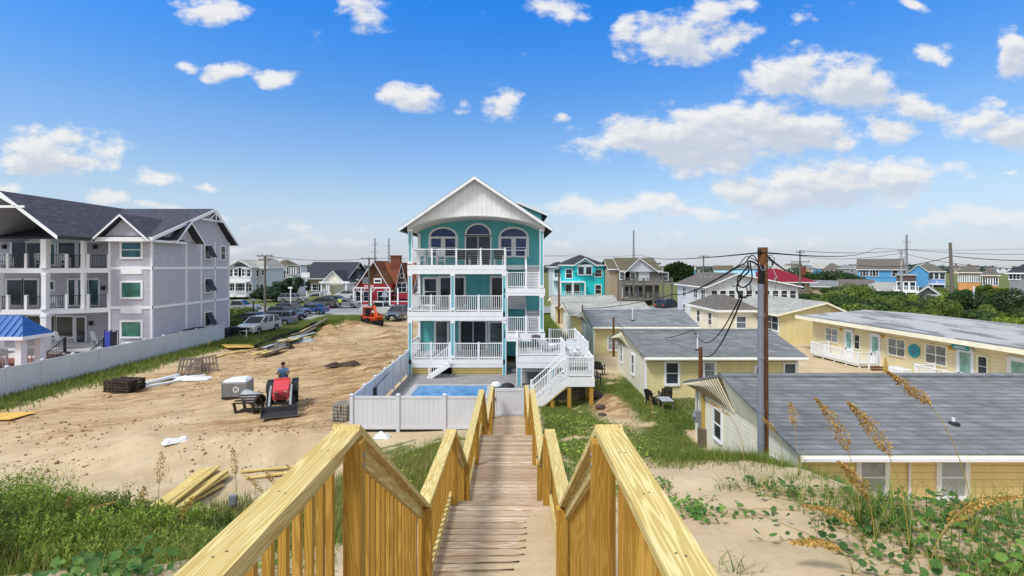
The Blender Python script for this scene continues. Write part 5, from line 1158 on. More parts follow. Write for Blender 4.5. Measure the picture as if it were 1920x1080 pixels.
def motel():
    """long low building seen almost end-on; wall runs from far (24.8,41.3) to near (26.4,24)"""
    a, b = Vector((24.75, 42.0, 0)), Vector((26.6, 22.0, 0)); d = (b-a).normalized(); n = Vector((-abs(d.y), d.x*-1, 0)).normalized(); n = Vector((d.y, -d.x, 0)); 
    if n.x > 0: n = -n
    L = (b-a).length; zg, ze = -.4, 2.45; back = -n*9.5
    t = thing('motel', 'long low cream motel building with flat weathered grey roof and row of doors', 'motel', (30, 32, zg))
    Z = Vector((0,0,1)); m = MB(); m.extr([a+Z*-.7, b+Z*-.7, b+back+Z*-.7, a+back+Z*-.7], (0, 0, ze+.7-.02)); m.obj('wall', 'motel_siding', t)
    m = MB(); o = .9; p0 = a-d*.9+n*o; p1 = b+n*o; rg = -n*5.5
    m.extr([p0+Z*ze, p1+Z*ze, b+rg+Z*(ze+.42), a-d*.9+rg+Z*(ze+.42)], (0, 0, .14)); m.extr([a-d*.9+rg+Z*(ze+.42), b+rg+Z*(ze+.42), b+back*1.05+Z*(ze+.1), a-d*.9+back*1.05+Z*(ze+.1)], (0, 0, .14)); m.obj('roof', 'motel_roof', t)
    m = MB(); m.bar(p0+Z*(ze+.03)+n*.02, p1+Z*(ze+.03)+n*.02, .03, .26); m.bar(p0+Z*(ze+.18)+n*-.35, p0.lerp(p1, .62)+Z*(ze+.19)+n*-.35, .22, .03, 1); m.bar(p0.lerp(p1, .66)+Z*(ze+.19)+n*-.3, p1+Z*(ze+.19)+n*-.3, .22, .03, 1)
    m.bar(p0+Z*(ze+.03)-d*.02, a-d*.92+back+Z*(ze+.15), .03, .24); m.obj('eave_board', ['cream_trim', 'asphalt'], t)
    def at(px):      # point on the wall seen in that column
        k = (px-CX)/F; # a.x+s*d.x = k*(a.y+s*d.y)
        s = (k*a.y-a.x)/(d.x-k*d.y); return a+d*s
    rn = (d, n)
    def W_(px0, px1, z, h, nx, ny, pn, nm='window', tr='cream_trim'):
        p, q = at(px0), at(px1); c = (p+q)/2; return window(t, (c.x, c.y, z), (q-p).length, h, rn=rn, nx=nx, ny=ny, pane=pn, tw=.08, name=nm, trim=tr)
    W_(1549, 1571, 1.35, 1.0, 2, 2, 'glass_curtain'); W_(1603, 1612, 1.2, 1.0, 1, 2, 'glass_dark'); W_(1667, 1697, 1.35, 1.05, 2, 2, 'glass_curtain'); W_(1737, 1774, 1.35, 1.1, 2, 2, 'glass_curtain'); W_(1835, 1851, 1.2, 1.05, 1, 2, 'glass_dark')
    for (p0_, p1_) in ((1586, 1599), (1634, 1650), (1797, 1825), (1893, 1930)):
        p, q = at(p0_), at(p1_); c = (p+q)/2; w_ = (q-p).length; m = MB(); wbox(m, Vector((c.x, c.y, 0)), d, n, -w_/2, w_/2, -.25, 1.95, 0, .05); wbox(m, Vector((c.x, c.y, 0)), d, n, -w_/2-.08, -w_/2, -.25, 2.05, 0, .07); wbox(m, Vector((c.x, c.y, 0)), d, n, w_/2, w_/2+.08, -.25, 2.05, 0, .07); wbox(m, Vector((c.x, c.y, 0)), d, n, -w_/2-.08, w_/2+.08, 1.95, 2.05, 0, .07)
        do = m.obj('door', 'white_trim', t); m = MB(); wbox(m, Vector((c.x, c.y, 0)), d, n, -w_/2+.12, w_/2-.12, .65, 1.8, .051, .058); m.obj('pane', 'glass_mint', do); m = MB(); wbox(m, Vector((c.x, c.y, 0)), d, n, -w_/2+.05, -w_/2+.11, .5, .62, .05, .11); m.obj('handle', 'black_metal', do)
    # round teal medallion sign and small name board
    c = at(1715)+n*.03; m = MB(); vs = [c+Z*1.35+d*math.cos(k*math.pi/16)*.42+Z*math.sin(k*math.pi/16)*.42 for k in range(32)]; m.extr(vs, n*.04, 0); sg = m.obj('medallion', 'sign_teal', t)
    m = MB()
    for k in range(5): an = k*1.256; m.bar(c+Z*1.35+n*.045+d*math.cos(an)*.08+Z*math.sin(an)*.08, c+Z*1.35+n*.045+d*math.cos(an+.5)*.27+Z*math.sin(an+.5)*.27, .05, .02, up=tuple(n))
    m.obj('emblem', 'conduit', sg)
    c = at(1816)+n*.5; m = MB(); wbox(m, Vector((c.x, c.y, 0)), d, n, -.5, .5, 2.0, 2.28, 0, .05); sg = m.obj('name_board', 'sign_teal', t); m = MB(); wbox(m, Vector((c.x, c.y, 0)), d, n, -.4, .4, 2.08, 2.12, .051, .06); wbox(m, Vector((c.x, c.y, 0)), d, n, -.3, .34, 2.16, 2.2, .051, .06); m.obj('lettering', 'white_trim', sg)
    for px in (1578, 1656, 1783, 1790):
        c = at(px)+n*.06; m = MB(); m.lathe((c.x, c.y, 1.92), [(.02, .14), (.09, .08), (.1, -.04), (.05, -.1)], 8); m.obj('wall_lamp', 'amber_lamp', t)
    # raised walkways with railings and brown steps
    def ramp(pxa, pxb, out, z, nm):
        p, q = at(pxa), at(pxb); m = MB(); A = [p+n*.02, q+n*.02, q+n*out, p+n*out]; m.extr([v+Z*(z-.1) for v in A], (0, 0, .1), 0); m.obj('walkway', 'off_white', t)
        m = MB(); railing(m, p+n*out+Z*z, q+n*out+Z*z, h=.85, sp=.16, bt=.04, post=1.5); railing(m, q+n*out+Z*z, q+n*.3+Z*z, h=.85, sp=.16, bt=.04, post=2); railing(m, p+n*out+Z*z, p+n*.3+Z*z, h=.85, sp=.16, bt=.04, post=2); m.obj('railing', 'white_paint', t)
        m = MB(); 
        for k in range(5): v = p.lerp(q, k/4)+n*out*.95; m.box(v.x-.05, v.x+.05, v.y-.05, v.y+.05, zg-.2, z-.1)
        m.obj('support_post', 'white_paint', t)
    ramp(1560, 1652, 1.7, -.05, 'a'); ramp(1760, 1880, 1.5, -.05, 'b')
    p = at(1658); m = MB()
    for k in range(3): v = p+d*(.3+.3*k)+n*.85; m.bar(v+n*.6+Z*(-.12-.12*k), v-n*.6+Z*(-.12-.12*k), .28, .06)
    m.bar(p+d*.2+n*1.45+Z*-.3, p+d*1.3+n*1.45+Z*-.55, .05, .16); m.obj('steps', 'post_brown', t)
    p = at(1668)+n*1.5; m = MB(); m.box(p.x-.04, p.x+.04, p.y-.04, p.y+.04, -.5, .7); m.obj('stair_post', 'white_paint', t)
    # loose things against the wall
    p = at(1712)+n*.9; c = MB(); c.box(p.x-.35, p.x+.35, p.y-.6, p.y+.6, -.35, .25); o = c.obj('storage_box', 'plastic_white', bevel=.06); tag(o, 'white storage chest on the sand between the two motel walkways', 'chest')
    p = at(1690)+n*1.1; c = MB(); c.extr([(p.x-.2, p.y, -.4), (p.x+.25, p.y, -.4), (p.x+.1, p.y+.1, .75), (p.x+.02, p.y+.1, .75)], (0, .04, 0)); o = c.obj('surfboard_fin', 'gold_trim'); o.name = 'leaning_board'; tag(o, 'narrow yellow board leaning by the brown motel steps', 'board')
def motel_roof_mat():
    m, nt, b = base_mat('motel_roof', .9, spec=.15); v = coords(nt); n1 = noise(nt, mapped(nt, v, (.5, .12, 1)), 1.6, 6, .7); n2 = noise(nt, v, 8, 4)
    cc = mixc(nt, smooth(nt, n1, .46, .60), lin('#a3a4a6'), lin('#5e6066')); cc = mixc(nt, math_(nt, 'MULTIPLY', n2, .4), cc, lin('#b9b7b2')); nt.links.new(cc, b.inputs['Base Color']); bump(nt, b, n2, .3, .01); MATS['motel_roof'] = m
motel_roof_mat(); motel()
def yard_things():
    t = thing('patio_table', 'small grey slatted table on the grass between the cottages', 'table', (gx(1248, 25.3), 25.3, -.4)); m = MB()
    for k in range(5): m.box(-.3+k*.12, -.19+k*.12, -.45, .45, .52, .55)
    m.obj('tabletop', 'tarp_grey', t, local=True)
    for sx in (-1, 1):
        for sy in (-1, 1): MB().box(sx*.24-.03, sx*.24+.03, sy*.38-.03, sy*.38+.03, 0, .52).obj('leg', 'old_wood', t, local=True)
    chair('adirondack_chair', 'dark slatted chair behind the small grey table on the grass', 'chair', (gx(1247, 26.6), 26.6, -.42), R(180), ('dark_plastic', 'dark_plastic'), seat_z=.35, back_h=.6)
    chair('adirondack_chair', 'dark slatted chair left of the small grey table on the grass', 'chair', (gx(1225, 26.0), 26.0, -.42), R(120), ('dark_plastic', 'dark_plastic'), seat_z=.35, back_h=.6)
    chair('folding_chair', 'black chair beside the sun deck in front of the third cottage', 'chair', (gx(1124, 33), 33, -.35), R(150), ('dark_plastic', 'dark_plastic'), seat_z=.45)
    chair('folding_chair', 'black chair nearest the sun deck corner on the grass', 'chair', (gx(1117, 30.5), 30.5, -.35), R(100), ('dark_plastic', 'dark_plastic'), seat_z=.45)
    for i, (px, y, s) in enumerate(((1126, 24.6, .28), (1121, 26, .35), (1119, 27.2, .3), (1129, 23.6, .22))):
        m = MB(); rr = random.Random(i); 
        m.lathe((gx(px, y), y, hz1(gx(px, y), y)-.04), [(s*.8, 0), (s, s*.25), (s*.8, s*.55), (s*.3, s*.7)], 7); o = m.obj('rubble', 'debris_dark'); tag(o, ['broken dark rubble chunk nearest the white stair', 'largest dark rubble chunk beside the white stair', 'dark rubble chunk farthest back beside the white stair', 'small rubble chunk on the bare sand patch right of the stair'][i], 'rubble', 'rubble by the stair')
    # dark heap beside the pool under the deck
    for i, (px, y, z, s, mt) in enumerate(((952, 27.6, .0, .42, 'dark_plastic'), (944, 26.9, 0, .3, 'debris_dark'), (930, 28.4, 0, .3, 'plastic_white'), (958, 26.6, 0, .28, 'stone_grey'))):
        m = MB(); m.lathe((gx(px, y), y, z), [(s*.7, 0), (s, s*.3), (s*.75, s*.8), (s*.2, s)], 8); o = m.obj('rubbish_bag' if i != 3 else 'stone_heap', mt); tag(o, ['large black rubbish bag on the pool patio', 'dark bundle beside the large black rubbish bag', 'white bag of material left of the black rubbish bag', 'small heap of grey stones by the gate'][i], 'bag' if i != 3 else 'stones')
yard_things()
# ================================================================ houses beyond
LAST = [0, 0, 0, 0]
def house(name, label, pxl, pxr, D, depth, zt, ze, wall, roof, kind='hip', zg=-.4, rows=(), side=(), side_face=None, trim='white_trim', oe=.5, cat='house', axis='x', decks=(), group=None, x=None, face=False):
    """a building placed by the columns its front covers at distance D"""
    x0, x1 = (gx(pxl, D), gx(pxr, D)) if x is None else x; y0, y1 = D, D+depth
    if face:
        xc = gx((pxl+pxr)/2, D+depth/2); w_ = (pxr-pxl)/F*D*math.cos(math.atan2(xc, D)); x0, x1 = xc-w_/2, xc+w_/2
    LAST[:] = [x0, x1, y0, y1]
    t = thing(name, label, cat, ((x0+x1)/2, (y0+y1)/2, zg), group=group); m = MB()
    if kind == 'gable': gable_body(m, x0, x1, y0, y1, zg-.5, ze, zt-.1, axis)
    else: m.box(x0, x1, y0, y1, zg-.5, ze)
    m.obj('wall', wall, t); m = MB()
    if kind == 'gable': gable_roof(m, x0, x1, y0, y1, ze+.03, zt, axis, .15, oe, oe, 0, 1)
    elif kind == 'hip': hip_roof(m, x0, x1, y0, y1, ze, zt, o=oe)
    else: m.box(x0-.2, x1+.2, y0-.2, y1+.2, ze, ze+.25)
    m.obj('roof', [roof, trim], t)
    for (z, w_, h_, xs, nx, pn) in rows:
        for f in xs: window(t, (x0+(x1-x0)*f, y0, z), w_, h_, nx=nx, pane=pn, tw=.14, deep=.08)
    for (z, w_, h_, fs, pn) in side:
        for f in fs: window(t, ((x0 if side_face == '-x' else x1), y0+(y1-y0)*f, z), w_, h_, side_face, pane=pn, tw=.12, deep=.06)
    for (f0, f1, z, out) in decks:
        a, b = x0+(x1-x0)*f0, x0+(x1-x0)*f1; m = MB(); m.box(a, b, y0-out, y0-.01, z-.3, z); m.obj('deck', trim, t); m = MB(); railing(m, (a, y0-out+.06, z), (b, y0-out+.06, z), h=1.0, sp=.3, bt=.06, post=2.4, cap=.12, post_w=.14); m.obj('railing', trim, t)
        m = MB()
        for k in range(3): xx = a+(b-a)*k/2; m.box(xx-.1, xx+.1, y0-out, y0-out+.2, zg-.3, z-.3)
        m.obj('support_post', trim, t)
    if face: t.rotation_euler = (0, 0, -math.atan2((x0+x1)/2, (y0+y1)/2))
    return t
gd = 'glass_dark'
def cyan_house():
    D = 100; s = D/F; t = house('cyan_house', 'bright cyan three storey house with dark hipped roof and round-topped window', 1056, 1133, D, 14, 9.0, 6.95, 'cyan_siding', 'roof_dark', 'hip', rows=((5.3, 1.3, 1.3, (.85,), 1, gd), (5.2, 1.2, 1.7, (.14,), 1, gd), (2.1, 1.1, 1.7, (.85,), 1, gd)))
    x = gx(1096, D); m = MB(); gable_body(m, x-2.1, x+2.1, D-.5, D+3, .6+4.8, 6.9, 8.1, 'y', 0); gable_roof(m, x-2.1, x+2.1, D-.5, D+4, 6.9, 8.2, 'y', .15, .4, .4, 1, 2); m.obj('gable_bay', ['cyan_siding', 'roof_dark', 'white_trim'], t)
    window(t, (x-.75, D-.5, 5.2+.6), 1.1, 1.5, pane=gd, tw=.12, ny=1); window(t, (x+.75, D-.5, 5.8), 1.1, 1.5, pane=gd, tw=.12, ny=1); window(t, (x, D-.5, 6.95), 2.0, .1, arch=.65, pane=gd, tw=.1, name='arched_window')
    m = MB(); xa = gx(1050, D); xb = gx(1095, D); m.box(xa, xb, D-.08, D-.01, .2, 3.6); m.obj('recessed_porch', 'cyan_siding', t)
    m = MB(); m.box(xa, xb, D-1.6, D, .35, .65); m.box(xa, xb, D-1.6, D, 3.5, 3.75); railing(m, (xa, D-1.5, .65), (xb, D-1.5, .65), h=1.1, sp=.35, post=2.3, post_w=.18, bt=.06, cap=.12)
    for k in range(3): xx = xa+(xb-xa)*k/2; m.box(xx-.12, xx+.12, D-1.6, D-1.4, -.5, 3.5)
    m.obj('porch', 'white_trim', t)
    for f in (.35, .7): window(t, (xa+(xb-xa)*f, D-.08, 2.2), 1.1, 1.8, pane=gd, ny=1)
    # pale wing behind on the left with open decks
    t = house('pale_house', 'pale house with dark roof and open decks behind the cyan house', 1036, 1062, 106, 12, 7.6, 6.6, 'white_siding', 'roof_dark', 'hip', rows=((5.2, 1.0, 1.6, (.3, .7), 1, gd),), decks=((0, 1, 4.0, 1.5), (0, 1, 1.0, 1.5)))
cyan_house()
def grey_deck_house():
    D = 93; t = house('weathered_house', 'weathered grey house on pilings with white gable front and wrap-round decks', 1166, 1236, D, 12, 8.2, 5.9, 'weathered_shakes', 'roof_olive', 'gable', axis='x', rows=((4.9, 1.8, 1.1, (.08, .22), 1, 'glass_grey'), (2.0, 1.0, 1.9, (.1, .3, .52), 1, gd)))
    xa, xb = gx(1147, D), gx(1166, D); m = MB(); m.box(xa, xb-.02, D+2, D+11, -.6, 6.2); m.obj('wall', 'tan_siding', t); m = MB(); gable_roof(m, xa, xb, D+2, D+11, 6.2, 8.0, 'x', .15, .4, .4, 0, 1); m.obj('roof', ['roof_olive', 'white_trim'], t)
    x0, x1 = gx(1172, D), gx(1230, D); m = MB(); m.extr([(x0, D-.6, 5.7), (x1, D-.6, 5.7), (gx(1197, D), D-.6, 8.0)], (0, .4, 0)); m.box(gx(1197, D), gx(1217, D), D-.25, D-.02, 4.0, 5.7); m.obj('gable_front', 'white_siding', t)
    m = MB(); gable_roof(m, x0, x1, D-.7, D+5, 5.75, 8.1, 'y', .15, .3, .3, 0, 1, ridge=gx(1197, D)); m.obj('roof', ['roof_olive', 'white_trim'], t)
    for z in (3.6, .9):
        m = MB(); m.box(gx(1164, D), gx(1252, D), D-2.6, D-.1, z-.3, z, 0); railing(m, (gx(1164, D), D-2.5, z), (gx(1252, D), D-2.5, z), h=1.0, sp=.28, bt=.07, post=2.4, post_w=.2, cap=.15); m.obj('deck', 'weathered_shakes', t)
    for px in (1164, 1182, 1200, 1218, 1236, 1252): x = gx(px, D); MB().box(x-.15, x+.15, D-2.65, D-2.35, -.6, 4.6).obj('piling', 'pole_grey', t)
    m = MB(); m.box(gx(1168, D), gx(1240, D), D-.05, D+.0, -.5, .6); m.obj('lattice_skirt', 'grey_siding', t)
    m = MB(); m.box(gx(1213, D), gx(1248, D), D+3, D+9, 7.0, 7.3); m.obj('upper_deck_roof', 'roof_olive', t)
    window(t, (gx(1243, D), D+.6, 4.8), 2.2, 1.4, nx=2, pane=gd, name='screened_porch')
grey_deck_house()
def red_house():
    """half timbered red and brown building across the road"""
    D = 88.5; t = thing('red_gabled_building', 'red and brown gabled building with rust shingle roof, white trim and brick chimney', 'building', (-22, 95, -.3)); x0, x1 = gx(666, D), gx(733, D); xr = gx(702, D); zg = -.4
    m = MB(); m.box(x0, x1, D, D+9, zg-.5, 3.6, 0); m.obj('wall', 'red_siding', t)
    m = MB(); m.extr([(x0, D+.001, 3.6), (x1, D+.001, 3.6), (xr, D+.001, 7.2)], (0, 8.9, 0)); m.obj('gable_wall', 'brown_siding', t)
    m = MB(); gable_roof(m, x0, x1, D, D+9, 2.6, 7.5, 'y', .16, .2, .7, 0, 1, ridge=xr); m.obj('roof', ['roof_rust', 'white_trim'], t)
    # long wing to the right with a steep dormer
    xa, xb = gx(700, D+2), gx(800, D+2); m = MB(); gable_body(m, xa+.3, xb, D+2, D+10, zg-.5, 1.9, 7.1, 'x', 0); m.obj('wall', 'dark_siding', t)
    m = MB(); gable_roof(m, xa, xb, D+2, D+10, 2.0, 7.2, 'x', .16, .4, .3, 0, 1); m.obj('roof', ['roof_rust', 'white_trim'], t)
    for (pa, pb, pr) in ((741, 768, 753.5), (775, 803, 789)):
        a, b, c = gx(pa, D+1.6), gx(pb, D+1.6), gx(pr, D+1.6); m = MB(); m.extr([(a, D+1.6, 1.8), (b, D+1.6, 1.8), (c, D+1.6, 6.8)], (0, 3, 0), 0); gable_roof(m, a, b, D+1.4, D+6, 1.9, 7.1, 'y', .14, .1, .3, 1, 2, ridge=c); m.obj('dormer', ['dark_siding', 'roof_rust', 'white_trim'], t)
        window(t, (c, D+1.6, 2.9), 1.6, 1.6, nx=2, pane=gd, deep=.08); window(t, (c, D+1.6, 5.0), .5, .7, pane=gd, ny=1, deep=.08); MB().box(a+.2, b-.2, D+.9, D+1.6, .9, 1.9).obj('balcony', 'red_siding', t)
        window(t, (c, D+1.98, -.0+.6), 2.6, 1.4, nx=4, pane=gd, deep=.08)
    m = MB(); m.box(x0, gx(800, D), D-.7, D-.6, zg-.2, .55, 0); m.box(x0, gx(800, D), D-.72, D-.58, .55, .65, 1); m.obj('porch_rail', ['red_siding', 'white_trim'], t)
    m = MB()
    for px in (666, 680, 698, 733, 748): x = gx(px, D); m.box(x-.12, x+.12, D-.9, D-.75, zg, 2.9)
    for (px, dx) in ((680, 1), (680, -1), (698, 1), (733, -1), (666, 1)): x = gx(px, D); m.bar((x, D-.82, 2.0), (x+dx*.8, D-.82, 2.85), .1, .1)
    m.box(x0-.1, x1+.1, D-.95, D-.7, 2.85, 3.05); m.obj('porch_post', 'white_trim', t)
    for (px, w_) in ((673, 1.0), (689, 1.3), (714, 1.0), (725, .9)): window(t, (gx(px, D), D, 1.4), w_, 1.7, pane=gd, deep=.08, nx=1)
    window(t, (gx(686, D), D, 4.2), .9, .9, pane='glass_curtain', deep=.08, ny=1); m = MB(); m.box(gx(701, D), gx(716, D), D-.1, D-.02, 3.7, 4.6); m.obj('shop_board', 'white_trim', t); m = MB(); m.box(gx(703, D), gx(714, D), D-.13, D-.101, 3.95, 4.3); m.obj('lettering', 'black_metal', t)
    m = MB(); m.box(gx(685, D), gx(704, D), D-.98, D-.95, 3.05, 3.5, 0)
    for px in (687, 690.5, 694, 698, 701): m.box(gx(px, D), gx(px+2, D), D-1.0, D-.98, 3.17, 3.38, 1)
    m.obj('name_board', ['tractor_red', 'white_trim'], t)
    x = gx(741, D+5); m = MB(); m.box(x-.9, x+.9, D+5, D+6.4, 5.6, 8.5); m.box(x-1.0, x+1.0, D+4.9, D+6.5, 8.5, 8.7); m.obj('chimney', 'red_brick', t)
red_house()
W5 = lambda n, a=.06, b=.94: tuple(a+(b-a)*i/(n-1) for i in range(n))
def left_far():
    D = 104; t = house('white_house', 'white three storey beach house with arched window over a balcony beyond the grey house', 430, 470, D, 9, 7.9, 6.6, 'white_siding', 'roof_light', 'gable', axis='y', side=((5.2, .9, 1.3, (.3, .7), gd), (2.2, .9, 1.3, (.3, .7), gd)), side_face='+x', rows=((5.4, 1.6, 1.4, (.38, .62), 1, gd), (5.3, 1.1, 1.4, (.08, .88), 1, gd), (2.3, 4.2, 1.5, (.4,), 4, gd), (2.3, 1.3, 1.5, (.9,), 1, gd)), decks=((0, .97, 3.6, 1.8), (0, .97, .75, 1.8)))
    window(t, (gx(452, D), D, 6.6), 3.2, .1, arch=.9, pane=gd, tw=.15, name='arched_window'); m = MB(); m.box(gx(432, D), gx(464, D), D-.1, D-.05, -.5, .4); m.box(gx(430, D), gx(465, D), D-.2, D-.1, -2.4, .3, 0); m.obj('garage_opening', 'dark_gap', t)
    house('white_house', 'long white house wing with small square windows and pale hipped roof', 470.5, 500, D+3, 8, 8.6, 6.4, 'white_siding', 'roof_light', 'hip', rows=((5.3, .7, .9, (.4, .8), 1, gd), (2.2, .6, 1.3, (.3, .7), 1, gd)))
    house('white_hotel', 'long white two storey building with olive roof and row of dark square windows', 500, 545, 120, 8, 8.2, 5.9, 'white_siding', 'roof_olive', 'hip', rows=((4.7, 1.1, 1.8, W5(6, .1, .9), 1, gd), (1.6, 1.0, 1.6, W5(5, .1, .9), 1, gd)))
    house('white_tower', 'square white block with five narrow windows beside the olive roof', 538, 562, 117, 4, 7.0, 6.7, 'white_siding', 'roof_light', 'flat', rows=((5.6, .8, 1.7, W5(5, .14, .9), 1, gd), (1.6, 1, 1.5, (.25, .7), 1, gd)))
    t = house('church_building', 'long low building with huge dark slate roof and pale gabled entrance', 566, 648, 135, 20, 7.7, 3.6, 'tan_siding', 'roof_dark', 'gable', axis='x', zg=-1.2, rows=((1.0, 2.6, 1.5, (.12, .34, .5), 2, gd),), oe=.9)
    x = gx(630, 131); m = MB(); gable_body(m, x-2.6, x+2.6, 129, 138, -1.3, 2.6, 5.2, 'y', 0); gable_roof(m, x-2.6, x+2.6, 129, 143, 2.7, 5.35, 'y', .2, .6, .4, 1, 2); m.obj('entrance_gable', ['cream_siding', 'roof_dark', 'white_trim'], t)
    m = MB(); 
    for px in (604, 614, 618, 650): xx = gx(px, 128); m.box(xx-.2, xx+.2, 127.4, 127.8, -1.4, 2.3)
    m.box(gx(600, 128), gx(655, 128), 127.2, 128.6, 2.3, 2.8); m.obj('colonnade', 'white_trim', t)
    house('hipped_house', 'dark hip roofed annex right of the church building', 640, 672, 140, 16, 6.3, 3.0, 'grey_siding', 'roof_dark', 'hip', zg=-1.2, rows=((.8, 2.6, 1.2, (.5,), 2, gd),), oe=1.5)
    t = thing('boundary_wall', 'low pale wall with a dark board at the foot of the slate roofed building', 'wall', (gx(600, 118), 118, -1)); m = MB(); m.bar((gx(578, 113), 113, -.6), (gx(612, 120), 120, -.3), .3, 2.4); m.obj('wall', 'white_siding', t); m = MB(); m.bar((gx(586, 114), 113.6, .0), (gx(600, 117.5), 116.8, .05), .1, .4); m.obj('board', 'black_metal', t)
    t = thing('hanging_sign', 'white rectangular sign on a tall post in front of the slate roof', 'sign', (gx(573, 110), 110, -.5)); x = gx(573, 110); m = MB(); m.box(x-.9, x+.9, 109.9, 110, 4.2, 5.3); m.obj('sign_board', 'white_trim', t); m = MB(); m.box(x+.1, x+.3, 110.01, 110.2, -.5, 5.2); m.obj('post', 'white_trim', t)
left_far()
def right_far():
    D = 118; t = house('red_roofed_building', 'long low grey building with crimson metal roof and small chimney', 1436, 1518, D, 14, 6.1, 3.0, 'tan_siding', 'roof_red', 'hip', rows=((2.0, 2.6, 1.4, (.30, .76), 3, gd),), oe=1.3); x = gx(1507, D+6); m = MB(); m.box(x-.6, x+.6, D+6, D+7, 4.5, 6.6); m.obj('chimney', 'red_brick', t)
    house('blue_house', 'sky blue three storey house with long brown gabled roof', 1606, 1694, 160, 16, 8.9, 5.6, 'blue_siding', 'roof_brown', 'gable', axis='x', rows=((4.4, 1.4, 1.8, (.12, .18, .34, .40, .82), 1, gd), (.6, 1.2, 1.6, (.1, .3, .5, .8), 1, gd)), zg=-3, face=True)
    t = house('blue_house', 'deep blue house with white porch and weathered hip roof', 1706, 1772, 165, 16, 7.9, 4.9, 'blue_siding_deep', 'roof_brown', 'hip', rows=((3.4, 1.4, 1.9, W5(5, .3, .92), 1, gd), (-.6, 1.2, 1.6, (.5, .8), 1, gd)), decks=((.3, 1, .9, 2.5),), zg=-3, face=True)
    m = MB(); a, b = LAST[0]-.4, LAST[0]+4.6; gable_body(m, a, b, 162, 168, -2, 4.6, 6.9, 'y', 0); gable_roof(m, a, b, 162, 169, 4.7, 7.0, 'y', .2, .3, .3, 1, 2); m.obj('gable_bay', ['blue_siding', 'roof_brown', 'white_trim'], t)
    house('orange_house', 'large orange house with grey hip roof and ribbon windows', 1796, 1838, 140, 16, 7.4, 4.9, 'orange_siding', 'roof_brown', 'hip', rows=((3.2, .7, 1.8, W5(9, .08, .92), 1, 'glass_curtain'),), zg=-3, face=True)
    house('orange_house', 'right block of orange house with five tall windows under a grey roof', 1842, 1872, 136, 16, 6.9, 4.2, 'orange_siding', 'roof_brown', 'hip', rows=((2.5, .8, 1.9, W5(5, .15, .85), 1, gd),), zg=-3, face=True)
    house('grey_house', 'tall grey and white house with dark roof at the right edge of the view', 1890, 1965, 88, 14, 7.5, 5.5, 'grey_siding', 'roof_dark', 'hip', rows=((4.8, .8, .9, (.08, .19), 1, gd),), zg=-1, oe=.6, face=True)
    m = MB(); x0 = gx(1888, 87); m.box(x0, x0+9, 86.9, 87.9, -1, 1.7, 0); m.box(x0+1.4, x0+3, 86.86, 86.9, -.6, 1.2, 1); o = m.obj('garage_annex', ['white_siding', 'glass_curtain']); tag(o, 'low white annex with pale door at the foot of the tall grey house', 'annex')
    house('small_cottage', 'small cream cottage with brown gabled roof right of the dark trees', 1574, 1636, 112, 9, 3.5, 1.6, 'cream_siding', 'roof_brown', 'gable', axis='x', rows=((.6, .8, 1.0, (.2, .4, .8), 1, gd),), zg=-1.5, face=True)
    house('small_cottage', 'long cottage with pale grey roof in the middle of the right background', 1632, 1686, 108, 9, 3.0, 1.2, 'cream_siding', 'roof_light', 'gable', axis='x', rows=((.2, .9, 1.0, (.3, .6), 1, gd),), zg=-1.5, face=True)
    house('open_tower', 'dark open sided deck house under a pale flat roof', 1680, 1718, 104, 8, 5.0, 4.7, 'dark_siding', 'roof_light', 'flat', rows=((2.6, 1.0, 1.6, (.2, .5, .8), 1, gd),), decks=((-.1, 1.1, 1.6, 2),), zg=-1.5, face=True)
    house('lavender_cottage', 'low cottage with wide lavender grey gable facing the camera', 1716, 1764, 100, 9, 2.6, .9, 'grey_siding', 'roof_light', 'gable', axis='y', zg=-1.5, oe=.8, face=True)
    house('brick_cottage', 'low brick cottage with pale flat roof among the green shrubs', 1566, 1602, 92, 7, 2.1, 1.8, 'red_brick', 'roof_light', 'flat', rows=((.6, 1.0, 1.2, (.65,), 2, gd),), zg=-1.5, face=True)
    house('tan_shed', 'low tan building with pale roof left of the leaning pole', 1742, 1784, 92, 7, 1.2, .9, 'tan_siding', 'roof_light', 'flat', zg=-1.5, face=True)
    house('low_barn', 'long plain grey-green building behind the red roofed one', 1520, 1575, 125, 10, 1.9+1, 1.6, 'tan_siding', 'roof_grey', 'gable', axis='x', zg=-1.5, face=True)
    house('small_blue_house', 'small pale house with white porch at the left of the blue house', 1590, 1605, 155, 10, 4.8, 3.5, 'white_siding', 'roof_grey', 'hip', rows=((2.2, 1, 1.5, (.3, .7), 1, gd),), zg=-3, face=True)
    house('blue_roof_house', 'low building with pale sky blue metal roof behind the brown roofed white house', 1342, 1412, 112, 9, 5.5, 4.3, 'white_siding', 'cyan_roof', 'gable', axis='x', zg=-1, face=True)
    house('yellow_house', 'pale yellow house between the cyan house and the weathered grey house', 1128, 1144, 112, 8, 5.3, 4.3, 'yellow_siding', 'roof_light', 'hip', rows=((1.4, 1.0, 1.2, (.3, .75), 1, gd),), decks=((0, 1, .2, 2),))
plain('cyan_roof', '#8fb9cc', .5, .06, 1)
right_far()
